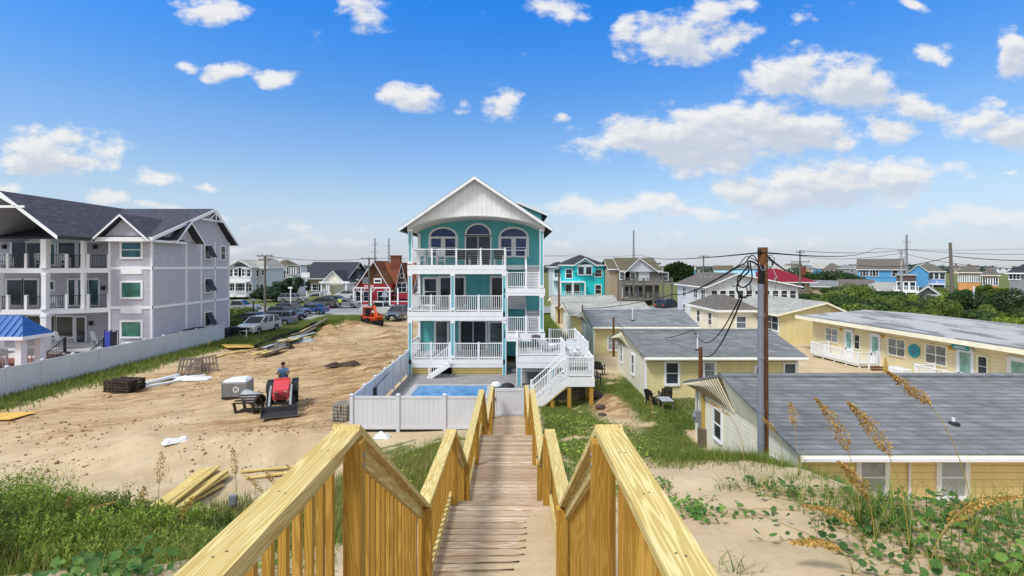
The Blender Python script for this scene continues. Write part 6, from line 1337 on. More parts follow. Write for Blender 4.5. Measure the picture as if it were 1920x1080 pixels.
def skyline():
    """small roofs and houses strung along the horizon"""
    r = random.Random(3); walls = ['white_siding', 'tan_siding', 'grey_siding', 'blue_siding', 'cream_siding']; roofs = ['roof_grey', 'roof_light', 'roof_brown', 'roof_olive']
    words = ['white', 'tan', 'grey', 'blue', 'cream']
    spots = [1262, 1274, 1290, 1338, 1350, 1362, 1376, 1392, 1404, 1446, 1462, 1481, 1496, 1524, 1540, 1552, 1570, 1582, 1782, 1800, 1858, 1868, 1240, 1255]
    near = {0: 'distant {} house right of the weathered grey house', 1: 'distant {} house on the horizon above the brown roof', 2: 'distant {} house on the horizon above the red roof', 3: 'distant {} house on the horizon above the far trees', 4: 'distant {} house on the horizon by the orange house'}
    for i, px in enumerate(spots):
        D = 330+r.random()*160; w = (9+r.random()*7); k = r.randrange(5); zt = 5.5+r.random()*3.2; z = 3.2+r.random()*1.8; b = 0 if px < 1280 else 1 if px < 1420 else 2 if px < 1510 else 3 if px < 1600 else 4
        c = px+w/2*F/D; house('distant_house', near[b].format(words[k]), px, px+w*F/D, D, 10, max(zt, z+1.5), z, walls[k], roofs[i % 4], 'gable' if i % 2 else 'hip', zg=-1, rows=((z-1.6, 1.4, 1.4, (.25, .7), 1, gd),), group='houses along the horizon', face=True)
skyline()
# ---------------------------------------------------------------- poles and wires
def pole(label, px, D, ytop, ybase=None, r=.15, arms=(), mat='pole_grey', zb=-.6, lean=0, name='utility_pole', cap=False):
    x = gx(px, D); zt = gz(ytop, D); t = thing(name, label, 'pole', (x, D, zb)); m = MB(); m.tube([(x, D, zb), (x+lean*.5, D, (zb+zt)/2), (x+lean, D, zt)], [r*1.15, r, r*.8], 10); m.obj('shaft', mat, t, loc=(x, D, zb), smooth=False)
    for (dz, w_, ins) in arms:
        m = MB(); m.box(x-w_/2, x+w_/2, D-.16, D-.04, zt-dz-.08, zt-dz+.08); m.obj('crossarm', mat, t); m = MB()
        for k in range(ins): xx = x-w_/2+.12+(w_-.24)*k/max(1, ins-1); m = MB(); m.lathe((xx, D-.1, zt-dz+.08), [(.05, 0), (.07, .08), (.03, .14), (.06, .2), (.02, .28)], 6); m.obj('insulator', 'galvanised', t)
    return t
pole('weathered pole with crossarm and transformer cluster above the parked cars', 497, 65, 480, r=.16, arms=((.0, 2.0, 4), (.5, 1.6, 2)))
pole('pole with short crossarm in front of the red gabled building', 692, 82, 484, r=.16, arms=((.1, 2.6, 3),))
pole('tall thin steel pole left of the pair beyond the red building', 703, 170, 447, r=.28, arms=((2, 2.0, 2), (4.5, 2.4, 2)), mat='galvanised'); pole('tall thin steel pole right of the pair beyond the red building', 729, 170, 447, r=.28, arms=((2.5, 1.6, 2),), mat='galvanised')
pole('very tall plain pole rising behind the weathered grey house', 1188, 160, 432, r=.32, mat='galvanised'); pole('small distant pole with wide crossarm beside the brown roof', 1319, 130, 479, r=.2, arms=((.2, 2.8, 4),)); pole('pole with two crossarms in front of the crimson roof', 1500, 95, 469, r=.17, arms=((.4, 1.6, 3), (2.2, 3.4, 2)))
pole('tall dark steel pole behind the blue houses', 1700, 150, 440, r=.32, arms=((2.2, 2.4, 2),), mat='galvanised'); pole('pale pole with brackets in front of the blue houses', 1690, 90, 468, r=.2, arms=((.3, 1.4, 2), (1.6, 1.2, 2)), mat='concrete'); pole('dark slightly leaning pole left of the orange house', 1787, 70, 455, r=.22, lean=-.4, mat='pole_grey')
pole('thin white pole among shrubs by the parked cars on the right', 1826, 70, 537, r=.12, mat='white_trim'); pole('dark slim pole rising behind the second cottage row on the left', 1048, 62, 510, r=.12, mat='post_brown'); pole('slim weathered pole left of the weathered house decks', 1159, 84, 512, r=.14); pole('pale slim pole before the crimson roofed building', 1453, 92, 520, r=.12, mat='concrete')
pole('short dark service post in front of the second cottage window', 1313.5, 26.3, 651, r=.12, mat='post_brown', zb=-.6, name='service_post'); pole('short dark service post at the third cottage wall', 1150.5, 39.5, 594, r=.09, mat='post_brown', name='service_post'); pole('short dark service post by the fourth cottage roof', 1092, 49.8, 571, r=.08, mat='post_brown', name='service_post')
for (px, D, yt, lb) in ((545, 78, 538, 'slim white street sign post beside the dark parked cars'), (475, 62, 560, 'thin dark sign post left of the tall utility pole')):
    t = thing('sign_post', lb, 'sign', (gx(px, D), D, 0)); x = gx(px, D); MB().box(x-.06, x+.06, D-.06, D+.06, -.2, gz(yt, D)).obj('post', 'white_trim' if px == 545 else 'black_metal', t); m = MB(); m.box(x-.35 if px == 545 else x-.2, x+.3, D-.1, D-.065, gz(yt, D)-.25, gz(yt, D)); m.obj('sign_board', 'white_trim' if px == 545 else 'galvanised', t)
def main_pole():
    x, D = gx(1431.5, 12.1), 12.1; t = thing('utility_pole', 'near brown timber pole with grey conduit and a coil of black cables', 'pole', (x, D, 2)); zt = gz(464, D)
    m = MB(); m.tube([(x, D, 1.2), (x-.01, D, 4), (x-.02, D, zt)], [.122, .118, .112], 20); m.obj('shaft', 'post_brown', t, loc=(x, D, 1.2), smooth=False)
    xc = x-.13; m = MB(); zc = gz(532, D); m.tube([(xc, D-.14, 1.3), (xc, D-.14, 3.35)], .076, 16); m.tube([(xc, D-.14, 3.3), (xc, D-.14, zc)], .068, 16)
    for z in (2.6, 3.35, 4.6, 5.6): m.tube([(xc, D-.14, z), (xc, D-.14, z+.05)], .082, 16)
    m.obj('conduit', 'conduit', t, smooth=False)
    m = MB(); m.box(xc-.03, xc+.1, D-.13, D-.105, zc-.02, gz(500, D)); m.tube([(xc+.03, D-.13, zc), (xc+.02, D-.16, gz(505, D)), (xc-.02, D-.15, gz(497, D))], .05, 8); m.obj('cable_entry', 'rubber', t)
    c = MB()
    for k in range(4): m = MB()
    m = MB(); m.lathe((x-.13, D-.06, gz(472, D)), [(.03, -.05), (.045, 0), (.03, .05)], 8); m.lathe((x-.13, D-.06, gz(476, D)), [(.03, -.02), (.045, 0), (.03, .03)], 8); m.tube([(x-.14, D-.1, gz(474, D)), (x, D-.12, gz(474, D))], .012, 6); m.tube([(x, D-.13, gz(480, D)), (x+.16, D-.13, gz(478, D))], .01, 6); m.obj('insulator', 'rubber', t)
    # steel guy strands
    m = MB(); m.tube([(x+.06, D-.1, gz(485, D)), (x+.12, D-.4, gz(520, D)), (gx(1450, 15), 15, gz(563, 15))], .008, 5); m.obj('guy_strand', 'galvanised', t)
    # loops of slack cable
    r = random.Random(4)
    def loop(pts, rad, nm='cable_loop', mt='rubber'):
        P_ = [P(a, b, D-.1+dd) for a, b, dd in pts]; out = []
        for i in range(len(P_)-1):
            p0 = P_[max(0, i-1)]; p1 = P_[i]; p2 = P_[i+1]; p3 = P_[min(len(P_)-1, i+2)]
            for k in range(6): s = k/6; out.append(.5*((2*p1)+(p2-p0)*s+(2*p0-5*p1+4*p2-p3)*s*s+(3*p1-p0-3*p2+p3)*s**3))
        out.append(P_[-1]); m = MB(); m.tube(out, rad, 6); m.obj(nm, mt, t, smooth=True)
    loop([(1421, 497, 0), (1409, 490, -.1), (1402, 492, -.15), (1404, 508, -.2), (1392, 520, -.2), (1384, 530, -.15), (1382, 545, -.1), (1390, 556, 0), (1398, 558, .1)], .020)
    loop([(1420, 496, 0), (1407, 491, .05), (1410, 515, .1), (1408, 528, .1), (1396, 538, .05), (1386, 536, 0), (1383, 522, .05), (1392, 512, .1), (1402, 500, .1)], .018)
    loop([(1422, 494, .05), (1413, 479, .1), (1405, 482, .1), (1397, 493, .05), (1386, 498, 0)], .014)
    loop([(1419, 490, .1), (1402, 481, .12), (1394, 486, .1), (1385, 499, .05)], .010)
    loop([(1402, 500, .1), (1390, 516, .1), (1383, 535, .1), (1384, 548, .05), (1392, 557, 0), (1402, 552, -.1), (1408, 542, -.1), (1405, 530, -.1)], .012)
    loop([(1398, 535, 0), (1402, 548, 0), (1399, 558, .05), (1390, 557, .1)], .014); loop([(1384, 533, 0), (1376, 537, 0), (1373, 535, 0)], .010)
    loop([(1435, 492, 0), (1443, 488, 0), (1448, 492, 0), (1447, 500, .1)], .014); loop([(1436, 480, 0), (1445, 482, .2), (1452, 484, .3), (1449, 497, .3), (1444, 503, .3)], .008)
    loop([(1424, 493, -.05), (1428, 506, -.12), (1434, 505, -.12), (1434, 497, -.1)], .008, mt='galvanised')
    for k in range(6): loop([(1405, 543, 0), (1404+k*4, 530+k*4, .1)], .004, 'strand', 'galvanised')
main_pole()
def wire(label, pts, r=.02, sag=.6, mat='rubber', name='overhead_wire'):
    out = []
    for i in range(len(pts)-1):
        a, b = Vector(pts[i]), Vector(pts[i+1]); n = 14
        for k in range(n if i < len(pts)-2 else n+1): s = k/n; p = a.lerp(b, s); p.z -= sag*4*s*(1-s); out.append(p)
    m = MB(); m.tube(out, r, 5); o = m.obj(name, mat, smooth=True); tag(o, label, 'wire', 'overhead wires')
def wires():
    A = P(1421, 497, 12.0)
    wire('thick black cable from the near pole sagging left down to the cottages', [P(1386, 498, 12.1), P(1262, 552, 40), P(1091, 579, 49.7)], .028, .25)
    wire('black service cable from the coil down to the second cottage post', [P(1392, 557, 12.0), P(1320, 667, 26)], .022, .5)
    wire('black cable from the coil sagging to the service post of the third cottage', [P(1390, 552, 12.1), P(1300, 618, 26), P(1151, 600, 39.4)], .018, .9)
    wire('black cable leaving the near pole towards the right background', [P(1436, 479, 12.1), P(1500, 497, 60), P(1700, 520, 90)], .03, .6)
    wire('thin cable from the leaning dark pole running off to the right', [P(1786, 480, 70), P(1990, 487, 60)], .05, .3)
    wire('thin cable between the near pole top and the leaning dark pole', [P(1610, 497, 85), P(1786, 480, 70)], .05, .8)
    wire('long thin line from the near pole top across to the teal house side', [P(1422, 474, 12.1), P(1200, 478, 60), P(1020, 478, 80)], .018, .3)
    wire('long thin line from the near pole top to the right edge', [P(1436, 474, 12.1), P(1640, 466, 60), P(1990, 462, 90)], .02, .4)
    wire('thin street line between the two poles left of the teal house', [P(500, 480, 65), P(692, 484, 82)], .03, .5)
    wire('upper thin line over the right background roofs', [P(1500, 470, 95), P(1700, 468, 120), P(1990, 475, 120)], .05, .6)
    wire('lower thin line over the right background shrubs', [P(1500, 480, 95), P(1690, 474, 90), P(1990, 505, 60)], .035, .8)
    wire('thin line from the red building pole towards the teal house', [P(692, 484, 82), P(1100, 476, 120)], .03, .5)
wires()
# ================================================================ building lot
def on(px, D, dz=0): x = gx(px, D); return (x, D, hz1(x, D)+dz)
def skin_person(label, joints, edges, radii, mats, loc, rz=0, cat='person', hair=True, scale=1.0, head=None):
    """one continuous skinned body; clothes are offset shells of their own"""
    t = thing('person', label, cat, loc, rz); t.scale = (scale,)*3
    me = bpy.data.meshes.new('body'); names = list(joints); me.from_pydata([joints[n] for n in names], [(names.index(a), names.index(b)) for a, b in edges], [])
    o = bpy.data.objects.new('body', me); col.objects.link(o); o.parent = t
    sk = o.modifiers.new('skin', 'SKIN')
    for i, n in enumerate(names): me.skin_vertices[0].data[i].radius = (radii[n],)*2
    me.skin_vertices[0].data[names.index('pelvis')].use_root = True
    o.modifiers.new('sub', 'SUBSURF').levels = 1; o.modifiers['sub'].render_levels = 1; sk.use_smooth_shade = True
    me.materials.append(M[mats[0]])
    return t, o
def tractor():
    t = thing('tractor', 'small red compact tractor facing the camera with front loader bucket', 'tractor', on(529, 24.3), R(21)); t.scale = (.88,)*3
    def ob(m, n, mt, p=t, **k): return m.obj(n, mt, p, local=True, **k)
    # faces -y
    m = MB(); m.add([(-.40,-1.25,.62),(.40,-1.25,.62),(.38,-1.12,1.16),(-.38,-1.12,1.16),(-.44,.15,.62),(.44,.15,.62),(.42,.1,1.42),(-.42,.1,1.42)], [(0,1,2,3),(4,7,6,5),(0,4,5,1),(1,5,6,2),(2,6,7,3),(3,7,4,0)]); m.box(-.42, .42, .1, .3, 1.2, 1.48); ob(m, 'hood', 'tractor_red', bevel=.05)
    m = MB(); m.box(-.25, .25, -1.0, 1.2, .45, .62); ob(m, 'chassis', 'black_metal'); m = MB()
    for k in range(6): m.box(-.28, .28, -1.275, -1.26, .68+k*.06, .71+k*.06)
    ob(m, 'grille', 'black_metal')
    for sx in (-1, 1):
        m = MB(); m.lathe((sx*.62, .75, .62), [(.2, -.16), (.56, -.16), (.62, -.1), (.62, .1), (.56, .16), (.2, .16)], 24, axis='x'); w = ob(m, 'wheel', 'rubber'); m = MB(); m.lathe((sx*.62, .75, .62), [(.1, -.12), (.36, -.13), (.36, .13), (.1, .12)], 16, axis='x'); ob(m, 'rim', 'orange_paint', w); m = MB()
        for k in range(18): a = k*math.pi/9; m.box(sx*.62-.15, sx*.62+.15, .75+.6*math.cos(a)-.04, .75+.6*math.cos(a)+.04, .62+.6*math.sin(a)-.04, .62+.6*math.sin(a)+.04)
        ob(m, 'tread', 'rubber', w)
        m = MB(); m.lathe((sx*.58, -.85, .36), [(.1, -.11), (.32, -.11), (.36, -.06), (.36, .06), (.32, .11), (.1, .11)], 20, axis='x'); w = ob(m, 'wheel', 'rubber'); m = MB(); m.lathe((sx*.58, -.85, .36), [(.05, -.1), (.2, -.1), (.2, .1), (.05, .1)], 14, axis='x'); ob(m, 'rim', 'orange_paint', w)
        m = MB(); m.extr([(sx*.45, .2, 1.15), (sx*.45, 1.35, 1.15), (sx*.45, 1.35, 1.22), (sx*.45, .2, 1.22)], (sx*.36, 0, 0)); m.extr([(sx*.45, .05, .75), (sx*.45, .22, 1.2), (sx*.45, .16, 1.2), (sx*.45, -.02, .75)], (sx*.36, 0, 0)); ob(m, 'mudguard', 'dark_plastic', bevel=.02)
        m = MB(); m.tube([(sx*.5, .1, 1.05), (sx*.5, -.5, 1.2), (sx*.5, -1.1, 1.0), (sx*.5, -1.75, .45)], .06, 8); m.tube([(sx*.42, -.3, .7), (sx*.5, -1.2, .85)], .035, 8); ob(m, 'loader_arm', 'galvanised')
        m = MB(); m.lathe((sx*.24, -1.22, 1.02), [(.06, -.03), (.07, .02)], 10, axis='y'); ob(m, 'headlight', 'glass_curtain')
    m = MB(); m.extr([(-.85, -1.75, .15), (-.85, -2.25, .02), (-.85, -2.3, .05), (-.85, -1.85, .2), (-.85, -1.80, .42), (-.85, -1.74, .46)], (1.7, 0, 0)); 
    for sx in (-.85, .82): m.extr([(sx, -1.75, .15), (sx, -2.25, .02), (sx, -1.9, .5), (sx, -1.76, .6)], (.03, 0, 0))
    ob(m, 'bucket', 'dark_plastic'); m = MB(); m.box(-.86, .86, -2.32, -2.24, .015, .04); ob(m, 'cutting_edge', 'steel')
    m = MB(); m.box(-.25, .25, .65, 1.1, .95, 1.05); m.box(-.25, .25, 1.05, 1.13, 1.05, 1.5); ob(m, 'seat', 'black_metal', bevel=.03)
    m = MB(); pts = [(math.cos(k*math.pi/8)*.2, .42+math.sin(k*math.pi/8)*.12, 1.5+math.sin(k*math.pi/8)*.14) for k in range(17)]; m.tube(pts, .018, 6, cap=False); m.tube([(0, .42, 1.5), (0, .2, 1.3)], .02, 6); ob(m, 'steering_wheel', 'black_metal')
    m = MB(); m.tube([(.2, -.6, 1.1), (.2, -.6, 1.6)], .03, 8); 
    return t
tractor()
def driver():
    x, y, z = on(529, 24.3); J = {'pelvis': (0,.82,1.12), 'waist': (0,.80,1.30), 'chest': (0,.74,1.52), 'neck': (0,.72,1.68), 'throat': (0,.70,1.74), 'head': (0,.68,1.86), 'crown': (0,.69,1.95),
      'shL': (-.19,.73,1.60), 'shR': (.19,.73,1.60), 'elL': (-.30,.58,1.38), 'elR': (.30,.58,1.38), 'wrL': (-.19,.38,1.48), 'wrR': (.19,.38,1.48), 'haL': (-.17,.33,1.52), 'haR': (.17,.33,1.52),
      'hipL': (-.10,.78,1.10), 'hipR': (.10,.78,1.10), 'knL': (-.17,.36,1.14), 'knR': (.17,.36,1.14), 'anL': (-.19,.28,.76), 'anR': (.19,.28,.76), 'toL': (-.19,.14,.72), 'toR': (.19,.14,.72)}
    E = [('pelvis','waist'),('waist','chest'),('chest','neck'),('neck','throat'),('throat','head'),('head','crown'),('chest','shL'),('chest','shR'),('shL','elL'),('shR','elR'),('elL','wrL'),('elR','wrR'),('wrL','haL'),('wrR','haR'),('pelvis','hipL'),('pelvis','hipR'),('hipL','knL'),('hipR','knR'),('knL','anL'),('knR','anR'),('anL','toL'),('anR','toR')]
    Rr = dict(pelvis=.15, waist=.135, chest=.16, neck=.07, throat=.055, head=.095, crown=.07, shL=.075, shR=.075, elL=.047, elR=.047, wrL=.03, wrR=.03, haL=.035, haR=.035, hipL=.09, hipR=.09, knL=.062, knR=.062, anL=.042, anR=.042, toL=.04, toR=.04)
    t, o = skin_person('person in a blue t-shirt driving the red tractor, both hands on the wheel', J, E, Rr, ['skin'], (x, y, z+.14), R(21), scale=.93)
    dress(t, J, shirt='shirt_blue', trousers='denim')
def dress(t, J, shirt, trousers, vest=None):
    def shell(nm, js, es, rad, mt):
        me = bpy.data.meshes.new(nm); me.from_pydata([J[j] for j in js], [(js.index(a), js.index(b)) for a, b in es], []); o = bpy.data.objects.new(nm, me); col.objects.link(o); o.parent = t; sk = o.modifiers.new('skin', 'SKIN')
        for i, j in enumerate(js): me.skin_vertices[0].data[i].radius = (rad[j],)*2
        me.skin_vertices[0].data[0].use_root = True; o.modifiers.new('sub', 'SUBSURF').levels = 1; sk.use_smooth_shade = True; me.materials.append(M[mt])
    def mid(a, b, k): return tuple(Vector(J[a]).lerp(Vector(J[b]), k))
    J['slL'] = mid('shL', 'elL', .7); J['slR'] = mid('shR', 'elR', .7); J['hem'] = mid('pelvis', 'waist', .3); J['cufL'] = mid('knL', 'anL', .9); J['cufR'] = mid('knR', 'anR', .9)
    shell('shirt', ['chest', 'waist', 'hem', 'neck', 'shL', 'shR', 'slL', 'slR'], [('chest','waist'),('waist','hem'),('chest','neck'),('chest','shL'),('chest','shR'),('shL','slL'),('shR','slR')], dict(chest=.18, waist=.158, hem=.165, neck=.085, shL=.09, shR=.09, slL=.068, slR=.068), vest or shirt)
    shell('trousers', ['pelvis', 'hipL', 'hipR', 'knL', 'knR', 'cufL', 'cufR'], [('pelvis','hipL'),('pelvis','hipR'),('hipL','knL'),('hipR','knR'),('knL','cufL'),('knR','cufR')], dict(pelvis=.165, hipL=.105, hipR=.105, knL=.078, knR=.078, cufL=.062, cufR=.062), trousers)
    h = Vector(J['head']); m = MB(); 
    m.lathe((h.x, h.y+.015, h.z+.01), [(.104, .0), (.112, .04), (.10, .085), (.06, .12), (.01, .13)], 14); m.obj('hair', 'hair', t, local=True, smooth=True)
    m = MB(); m.add([(h.x-.015, h.y-.09, h.z-.01), (h.x+.015, h.y-.09, h.z-.01), (h.x, h.y-.125, h.z-.02), (h.x, h.y-.095, h.z+.03)], [(0,1,2),(0,2,3),(1,3,2)]); m.obj('nose', 'skin', t, local=True)
    for sx in (-1, 1):
        m = MB(); m.lathe((h.x+sx*.036, h.y-.092, h.z+.012), [(.010, -.006), (.014, .0), (.008, .006)], 8, axis='y'); m.obj('eye', 'black_metal', t, local=True)
        m = MB(); m.lathe((h.x+sx*.1, h.y+.01, h.z), [(.012, -.01), (.028, 0), (.02, .01)], 8, axis='x'); m.obj('ear', 'skin', t, local=True)
    m = MB(); m.box(h.x-.028, h.x+.028, h.y-.098, h.y-.085, h.z-.05, h.z-.042); m.obj('mouth', 'debris_dark', t, local=True)
    for s in 'LR':
        a = Vector(J['ha'+s]); b = Vector(J['wr'+s]); d = (a-b).normalized(); sd = d.cross(Vector((0,0,1))).normalized(); m = MB()
        for k in range(4): o = a+sd*(.027-.018*k)*(1); m.tube([o, o+d*.035, o+d*.05+Vector((0,0,-.02)), o+d*.04+Vector((0,0,-.04))], [.009, .0085, .008, .006], 6)
        q = a+sd*(.03 if s == 'L' else -.03)-d*.02; m.tube([q, q+d*.03+Vector((0,0,.01))], [.01, .008], 6); m.obj('fingers', 'skin', t, local=True)
driver()
def worker():
    D = 82; x = gx(650, D); J = {'pelvis': (0,0,.95), 'waist': (0,0,1.1), 'chest': (0,0,1.34), 'neck': (0,0,1.48), 'throat': (0,-.01,1.54), 'head': (0,-.01,1.64), 'crown': (0,0,1.73), 'shL': (-.19,0,1.42), 'shR': (.19,0,1.42), 'elL': (-.32,.02,1.2), 'elR': (.32,.0,1.2), 'wrL': (-.28,-.18,1.06), 'wrR': (.26,-.2,1.08), 'haL': (-.25,-.25,1.06), 'haR': (.22,-.26,1.1),
      'hipL': (-.1,0,.9), 'hipR': (.1,0,.9), 'knL': (-.13,-.04,.5), 'knR': (.14,.05,.5), 'anL': (-.14,.0,.09), 'anR': (.16,.12,.09), 'toL': (-.15,-.14,.04), 'toR': (.18,-.03,.04)}
    E = [('pelvis','waist'),('waist','chest'),('chest','neck'),('neck','throat'),('throat','head'),('head','crown'),('chest','shL'),('chest','shR'),('shL','elL'),('shR','elR'),('elL','wrL'),('elR','wrR'),('wrL','haL'),('wrR','haR'),('pelvis','hipL'),('pelvis','hipR'),('hipL','knL'),('hipR','knR'),('knL','anL'),('knR','anR'),('anL','toL'),('anR','toR')]
    Rr = dict(pelvis=.14, waist=.13, chest=.155, neck=.07, throat=.055, head=.095, crown=.07, shL=.07, shR=.07, elL=.045, elR=.045, wrL=.03, wrR=.03, haL=.035, haR=.035, hipL=.09, hipR=.09, knL=.06, knR=.06, anL=.045, anR=.045, toL=.04, toR=.04)
    t, o = skin_person('person in a bright yellow safety vest standing in the road by a pale car', J, E, Rr, ['skin'], (x, D-3.2, .05), R(20))
    dress(t, J, shirt='vest_yellow', trousers='cushion_dark')
worker()
def lot_things():
    # wrapped pallet of pavers
    t = thing('paver_pallet', 'cube of grey pavers on a pallet under white plastic wrap, left of the tractor', 'pallet', on(446, 26.2), R(8)); m = MB(); m.box(-.6, .6, -.5, .5, .12, .86)
    m.obj('paver_stack', 'pavers_side', t, local=True); m = MB(); m.add([(-.62,-.52,.80),(.62,-.52,.80),(.62,.52,.80),(-.62,.52,.80),(-.45,-.35,.97),(.45,-.32,.99),(.4,.35,1.0),(-.4,.32,.96)], [(0,3,2,1),(4,5,6,7),(0,1,5,4),(1,2,6,5),(2,3,7,6),(3,0,4,7)]); m.obj('plastic_cover', 'plastic_white', t, local=True, bevel=.03)
    m = MB()
    for k in range(3): m.box(-.6, .6, -.48+k*.42, -.36+k*.42, 0, .1)
    for k in range(5): m.box(-.6+k*.26, -.48+k*.26, -.5, .5, .1, .119)
    m.obj('pallet_base', 'dark_wood', t, local=True); m = MB(); m.lathe((.1, -.51, .48), [(.15, -.01), (.15, .0)], 20, axis='y'); sg = m.obj('paper_label', 'plastic_white', t, local=True); m = MB(); m.box(.02, .18, -.525, -.52, .5, .56); m.box(.02, .07, -.525, -.52, .4, .5); m.box(.11, .18, -.525, -.52, .4, .46); m.obj('print', 'black_metal', sg, local=True)
    t = thing('pipe_roll', 'large grey corrugated pipe lying behind the dark slatted bench', 'pipe', on(474, 24.9, .35), R(-38)); m = MB()
    pr = [(.30 if k % 2 else .275, -.75+k*.06) for k in range(26)]; m.lathe((0,0,0), pr, 20, axis='x'); m.obj('tube', 'tarp_grey', t, local=True); m = MB(); m.lathe((0,0,0), [(.24, .755), (.24, .765)], 20, axis='x'); m.obj('bore', 'black_metal', t, local=True)
    t = thing('slatted_bench', 'dark wooden slatted bench tilted on the sand left of the tractor', 'bench', on(469, 23.6), R(-24)); t.rotation_euler = (R(8), R(-6), R(-16)); m = MB()
    for k in range(4): m.box(-.62, .62, -.34+k*.17, -.22+k*.17, .5+.06*k, .54+.06*k)
    m.obj('seat', 'dark_wood', t, local=True)
    for sx in (-1, 1):
        for yy in (-.3, .25): m = MB(); m.box(sx*.52-.05, sx*.52+.05, yy-.04, yy+.04, 0, .5); m.obj('leg', 'dark_wood', t, local=True)
    m = MB(); m.box(-.55, .55, -.2, .2, .05, .1); m.obj('brace', 'dark_wood', t, local=True)
    t = thing('stone_pallet', 'netted cube of rough grey stones beside the white fence corner', 'pallet', on(647, 22.9), R(-14)); m = MB(); r = random.Random(8)
    for i in range(5):
        for j in range(5):
            for k in range(5):
                if 0 < i < 4 and 0 < j < 4 and k < 4: continue
                c = (-.36+i*.15+r.uniform(-.02, .02), -.3+j*.14+r.uniform(-.02, .02), .16+k*.15); s = .085+r.random()*.02; m.lathe((c[0], c[1], c[2]-s), [(s*.6, 0), (s, s*.7), (s*.95, s*1.3), (s*.5, s*2)], 6)
    m.obj('stones', 'stone_grey', t, local=True); m = MB(); m.box(-.45, .4, -.4, .36, 0, .08); m.obj('pallet_base', 'dark_wood', t, local=True)
    # stack of pallets
    def pallet_mb(m, z=0, dx=0, dy=0, w=1.15, d=1.0):
        for k in range(3): m.box(-w/2+dx, w/2+dx, -d/2+k*(d-.1)/2+dy, -d/2+.1+k*(d-.1)/2+dy, z+.02, z+.11)
        for k in range(7): m.box(-w/2+k*(w-.1)/6+dx, -w/2+.1+k*(w-.1)/6+dx, -d/2+dy, d/2+dy, z+.111, z+.13)
        for k in range(3): m.box(-w/2+k*(w-.1)/2+dx, -w/2+.1+k*(w-.1)/2+dx, -d/2+dy, d/2+dy, z, z+.019)
    x, y, z = on(233, 27.6)
    for k in range(5):
        m = MB(); pallet_mb(m, 0, .02*((k*7) % 3), .02*(k % 2), 1.5, 1.1); o = m.obj('pallet', 'dark_wood', local=True); o.location = (x, y, z+k*.14+.01); o.rotation_euler = (0, 0, R(-9+((k*5) % 4)))
        tag(o, ['bottom dark pallet of the stack by the white fence', 'second dark pallet from the bottom of the stack', 'middle dark pallet of the stack by the white fence', 'second dark pallet from the top of the stack', 'top dark pallet of the stack by the white fence'][k], 'pallet', 'stacked dark pallets')
    for i, (px, D, rx, ry, rz, lb) in enumerate(((356, 31.5, 58, 6, 24, 'grey weathered pallet leaning left of another by the fence'), (388, 32.6, 66, -8, 30, 'grey weathered pallet leaning right of another by the fence'), (372, 32.8, 20, 4, 10, 'grey weathered pallet lying flat behind the two leaning ones'))):
        m = MB(); pallet_mb(m, 0, 0, 0, 1.2, 1.1); o = m.obj('pallet', 'old_wood', local=True); o.location = on(px, D, .42 if rx > 40 else .1); o.rotation_euler = (R(rx), R(ry), R(rz)); tag(o, lb, 'pallet', 'weathered pallets by the fence')
    # white pipes and wrap
    for i, (pa, da, pb, db, r_) in enumerate(((263, 28.3, 335, 31.0, .11), (268, 28.0, 342, 30.2, .08), (320, 30.4, 385, 31.6, .06))):
        a = on(pa, da, r_); b = on(pb, db, r_); m = MB(); m.tube([a, b], r_, 14); o = m.obj('white_pipe', 'plastic_white'); tag(o, ['thickest white pipe lying on sand beside the dark pallets', 'thinner white pipe lying parallel to the thick one', 'short white pipe end in front of the leaning pallets'][i], 'pipe', 'white pipes on the sand')
    def scrap(nm, lb, cat, px, D, w, d, mt, seed, h=.12, rz=0, grp=None):
        r = random.Random(seed); n = 7; V = []; Fc = []
        for j in range(n):
            for i in range(n): e = min(i, j, n-1-i, n-1-j); V.append((-w/2+w*i/(n-1)+r.uniform(-.05, .05)*w, -d/2+d*j/(n-1)+r.uniform(-.05, .05)*d, (r.uniform(.2, 1)*h if e else .01)))
        for j in range(n-1):
            for i in range(n-1): a = j*n+i; Fc.append((a, a+1, a+n+1, a+n))
        m = MB(); m.add(V, Fc); o = m.obj(nm, mt, local=True); so_ = o.modifiers.new('thick', 'SOLIDIFY'); so_.thickness = .01; o.location = on(px, D, .02); o.rotation_euler = (0, 0, R(rz)); tag(o, lb, cat, grp); return o
    scrap('plastic_wrap', 'crumpled pale blue-white plastic wrap by the leaning pallets', 'plastic sheet', 362, 30.6, 1.9, .9, 'plastic_white', 1, .2, 10)
    scrap('plastic_wrap', 'white crumpled plastic on the sand above the lumber pile', 'plastic sheet', 330, 18.3, .85, .3, 'plastic_white', 2, .2, 35)
    scrap('plastic_wrap', 'white crumpled sheet by the foot of the white fence behind the handrail', 'plastic sheet', 716, 19.6, .6, .45, 'plastic_white', 5, .2, 0)
    def board(lb, a, b, w, th, mt, grp=None, nm='board', lift=0, cat='board'):
        a, b = Vector(a), Vector(b); L = (b-a).length; m = MB(); m.box(0, L, -w/2, w/2, 0, th); o = m.obj(nm, mt, local=True); d = (b-a).normalized(); s = Vector((-d.y, d.x, 0)).normalized(); u = d.cross(s); o.matrix_world = Matrix(((d.x, s.x, u.x, a.x), (d.y, s.y, u.y, a.y), (d.z, s.z, u.z, a.z+lift), (0, 0, 0, 1))); tag(o, lb, cat, grp); return o
    board('yellow plywood sheet flat on the sand at the left edge', on(-40, 22.6, .03), on(46, 22.4, .05), 1.15, .02, 'plywood', nm='plywood_sheet', cat='plywood'); 
    board('yellow plywood sheet lying on the grass edge near the timber rows', on(420, 41.0, .25), on(474, 42.4, .1), 2.2, .03, 'plywood', nm='plywood_sheet', cat='plywood')
    # loose lumber pile in the foreground
    r = random.Random(12); base = []
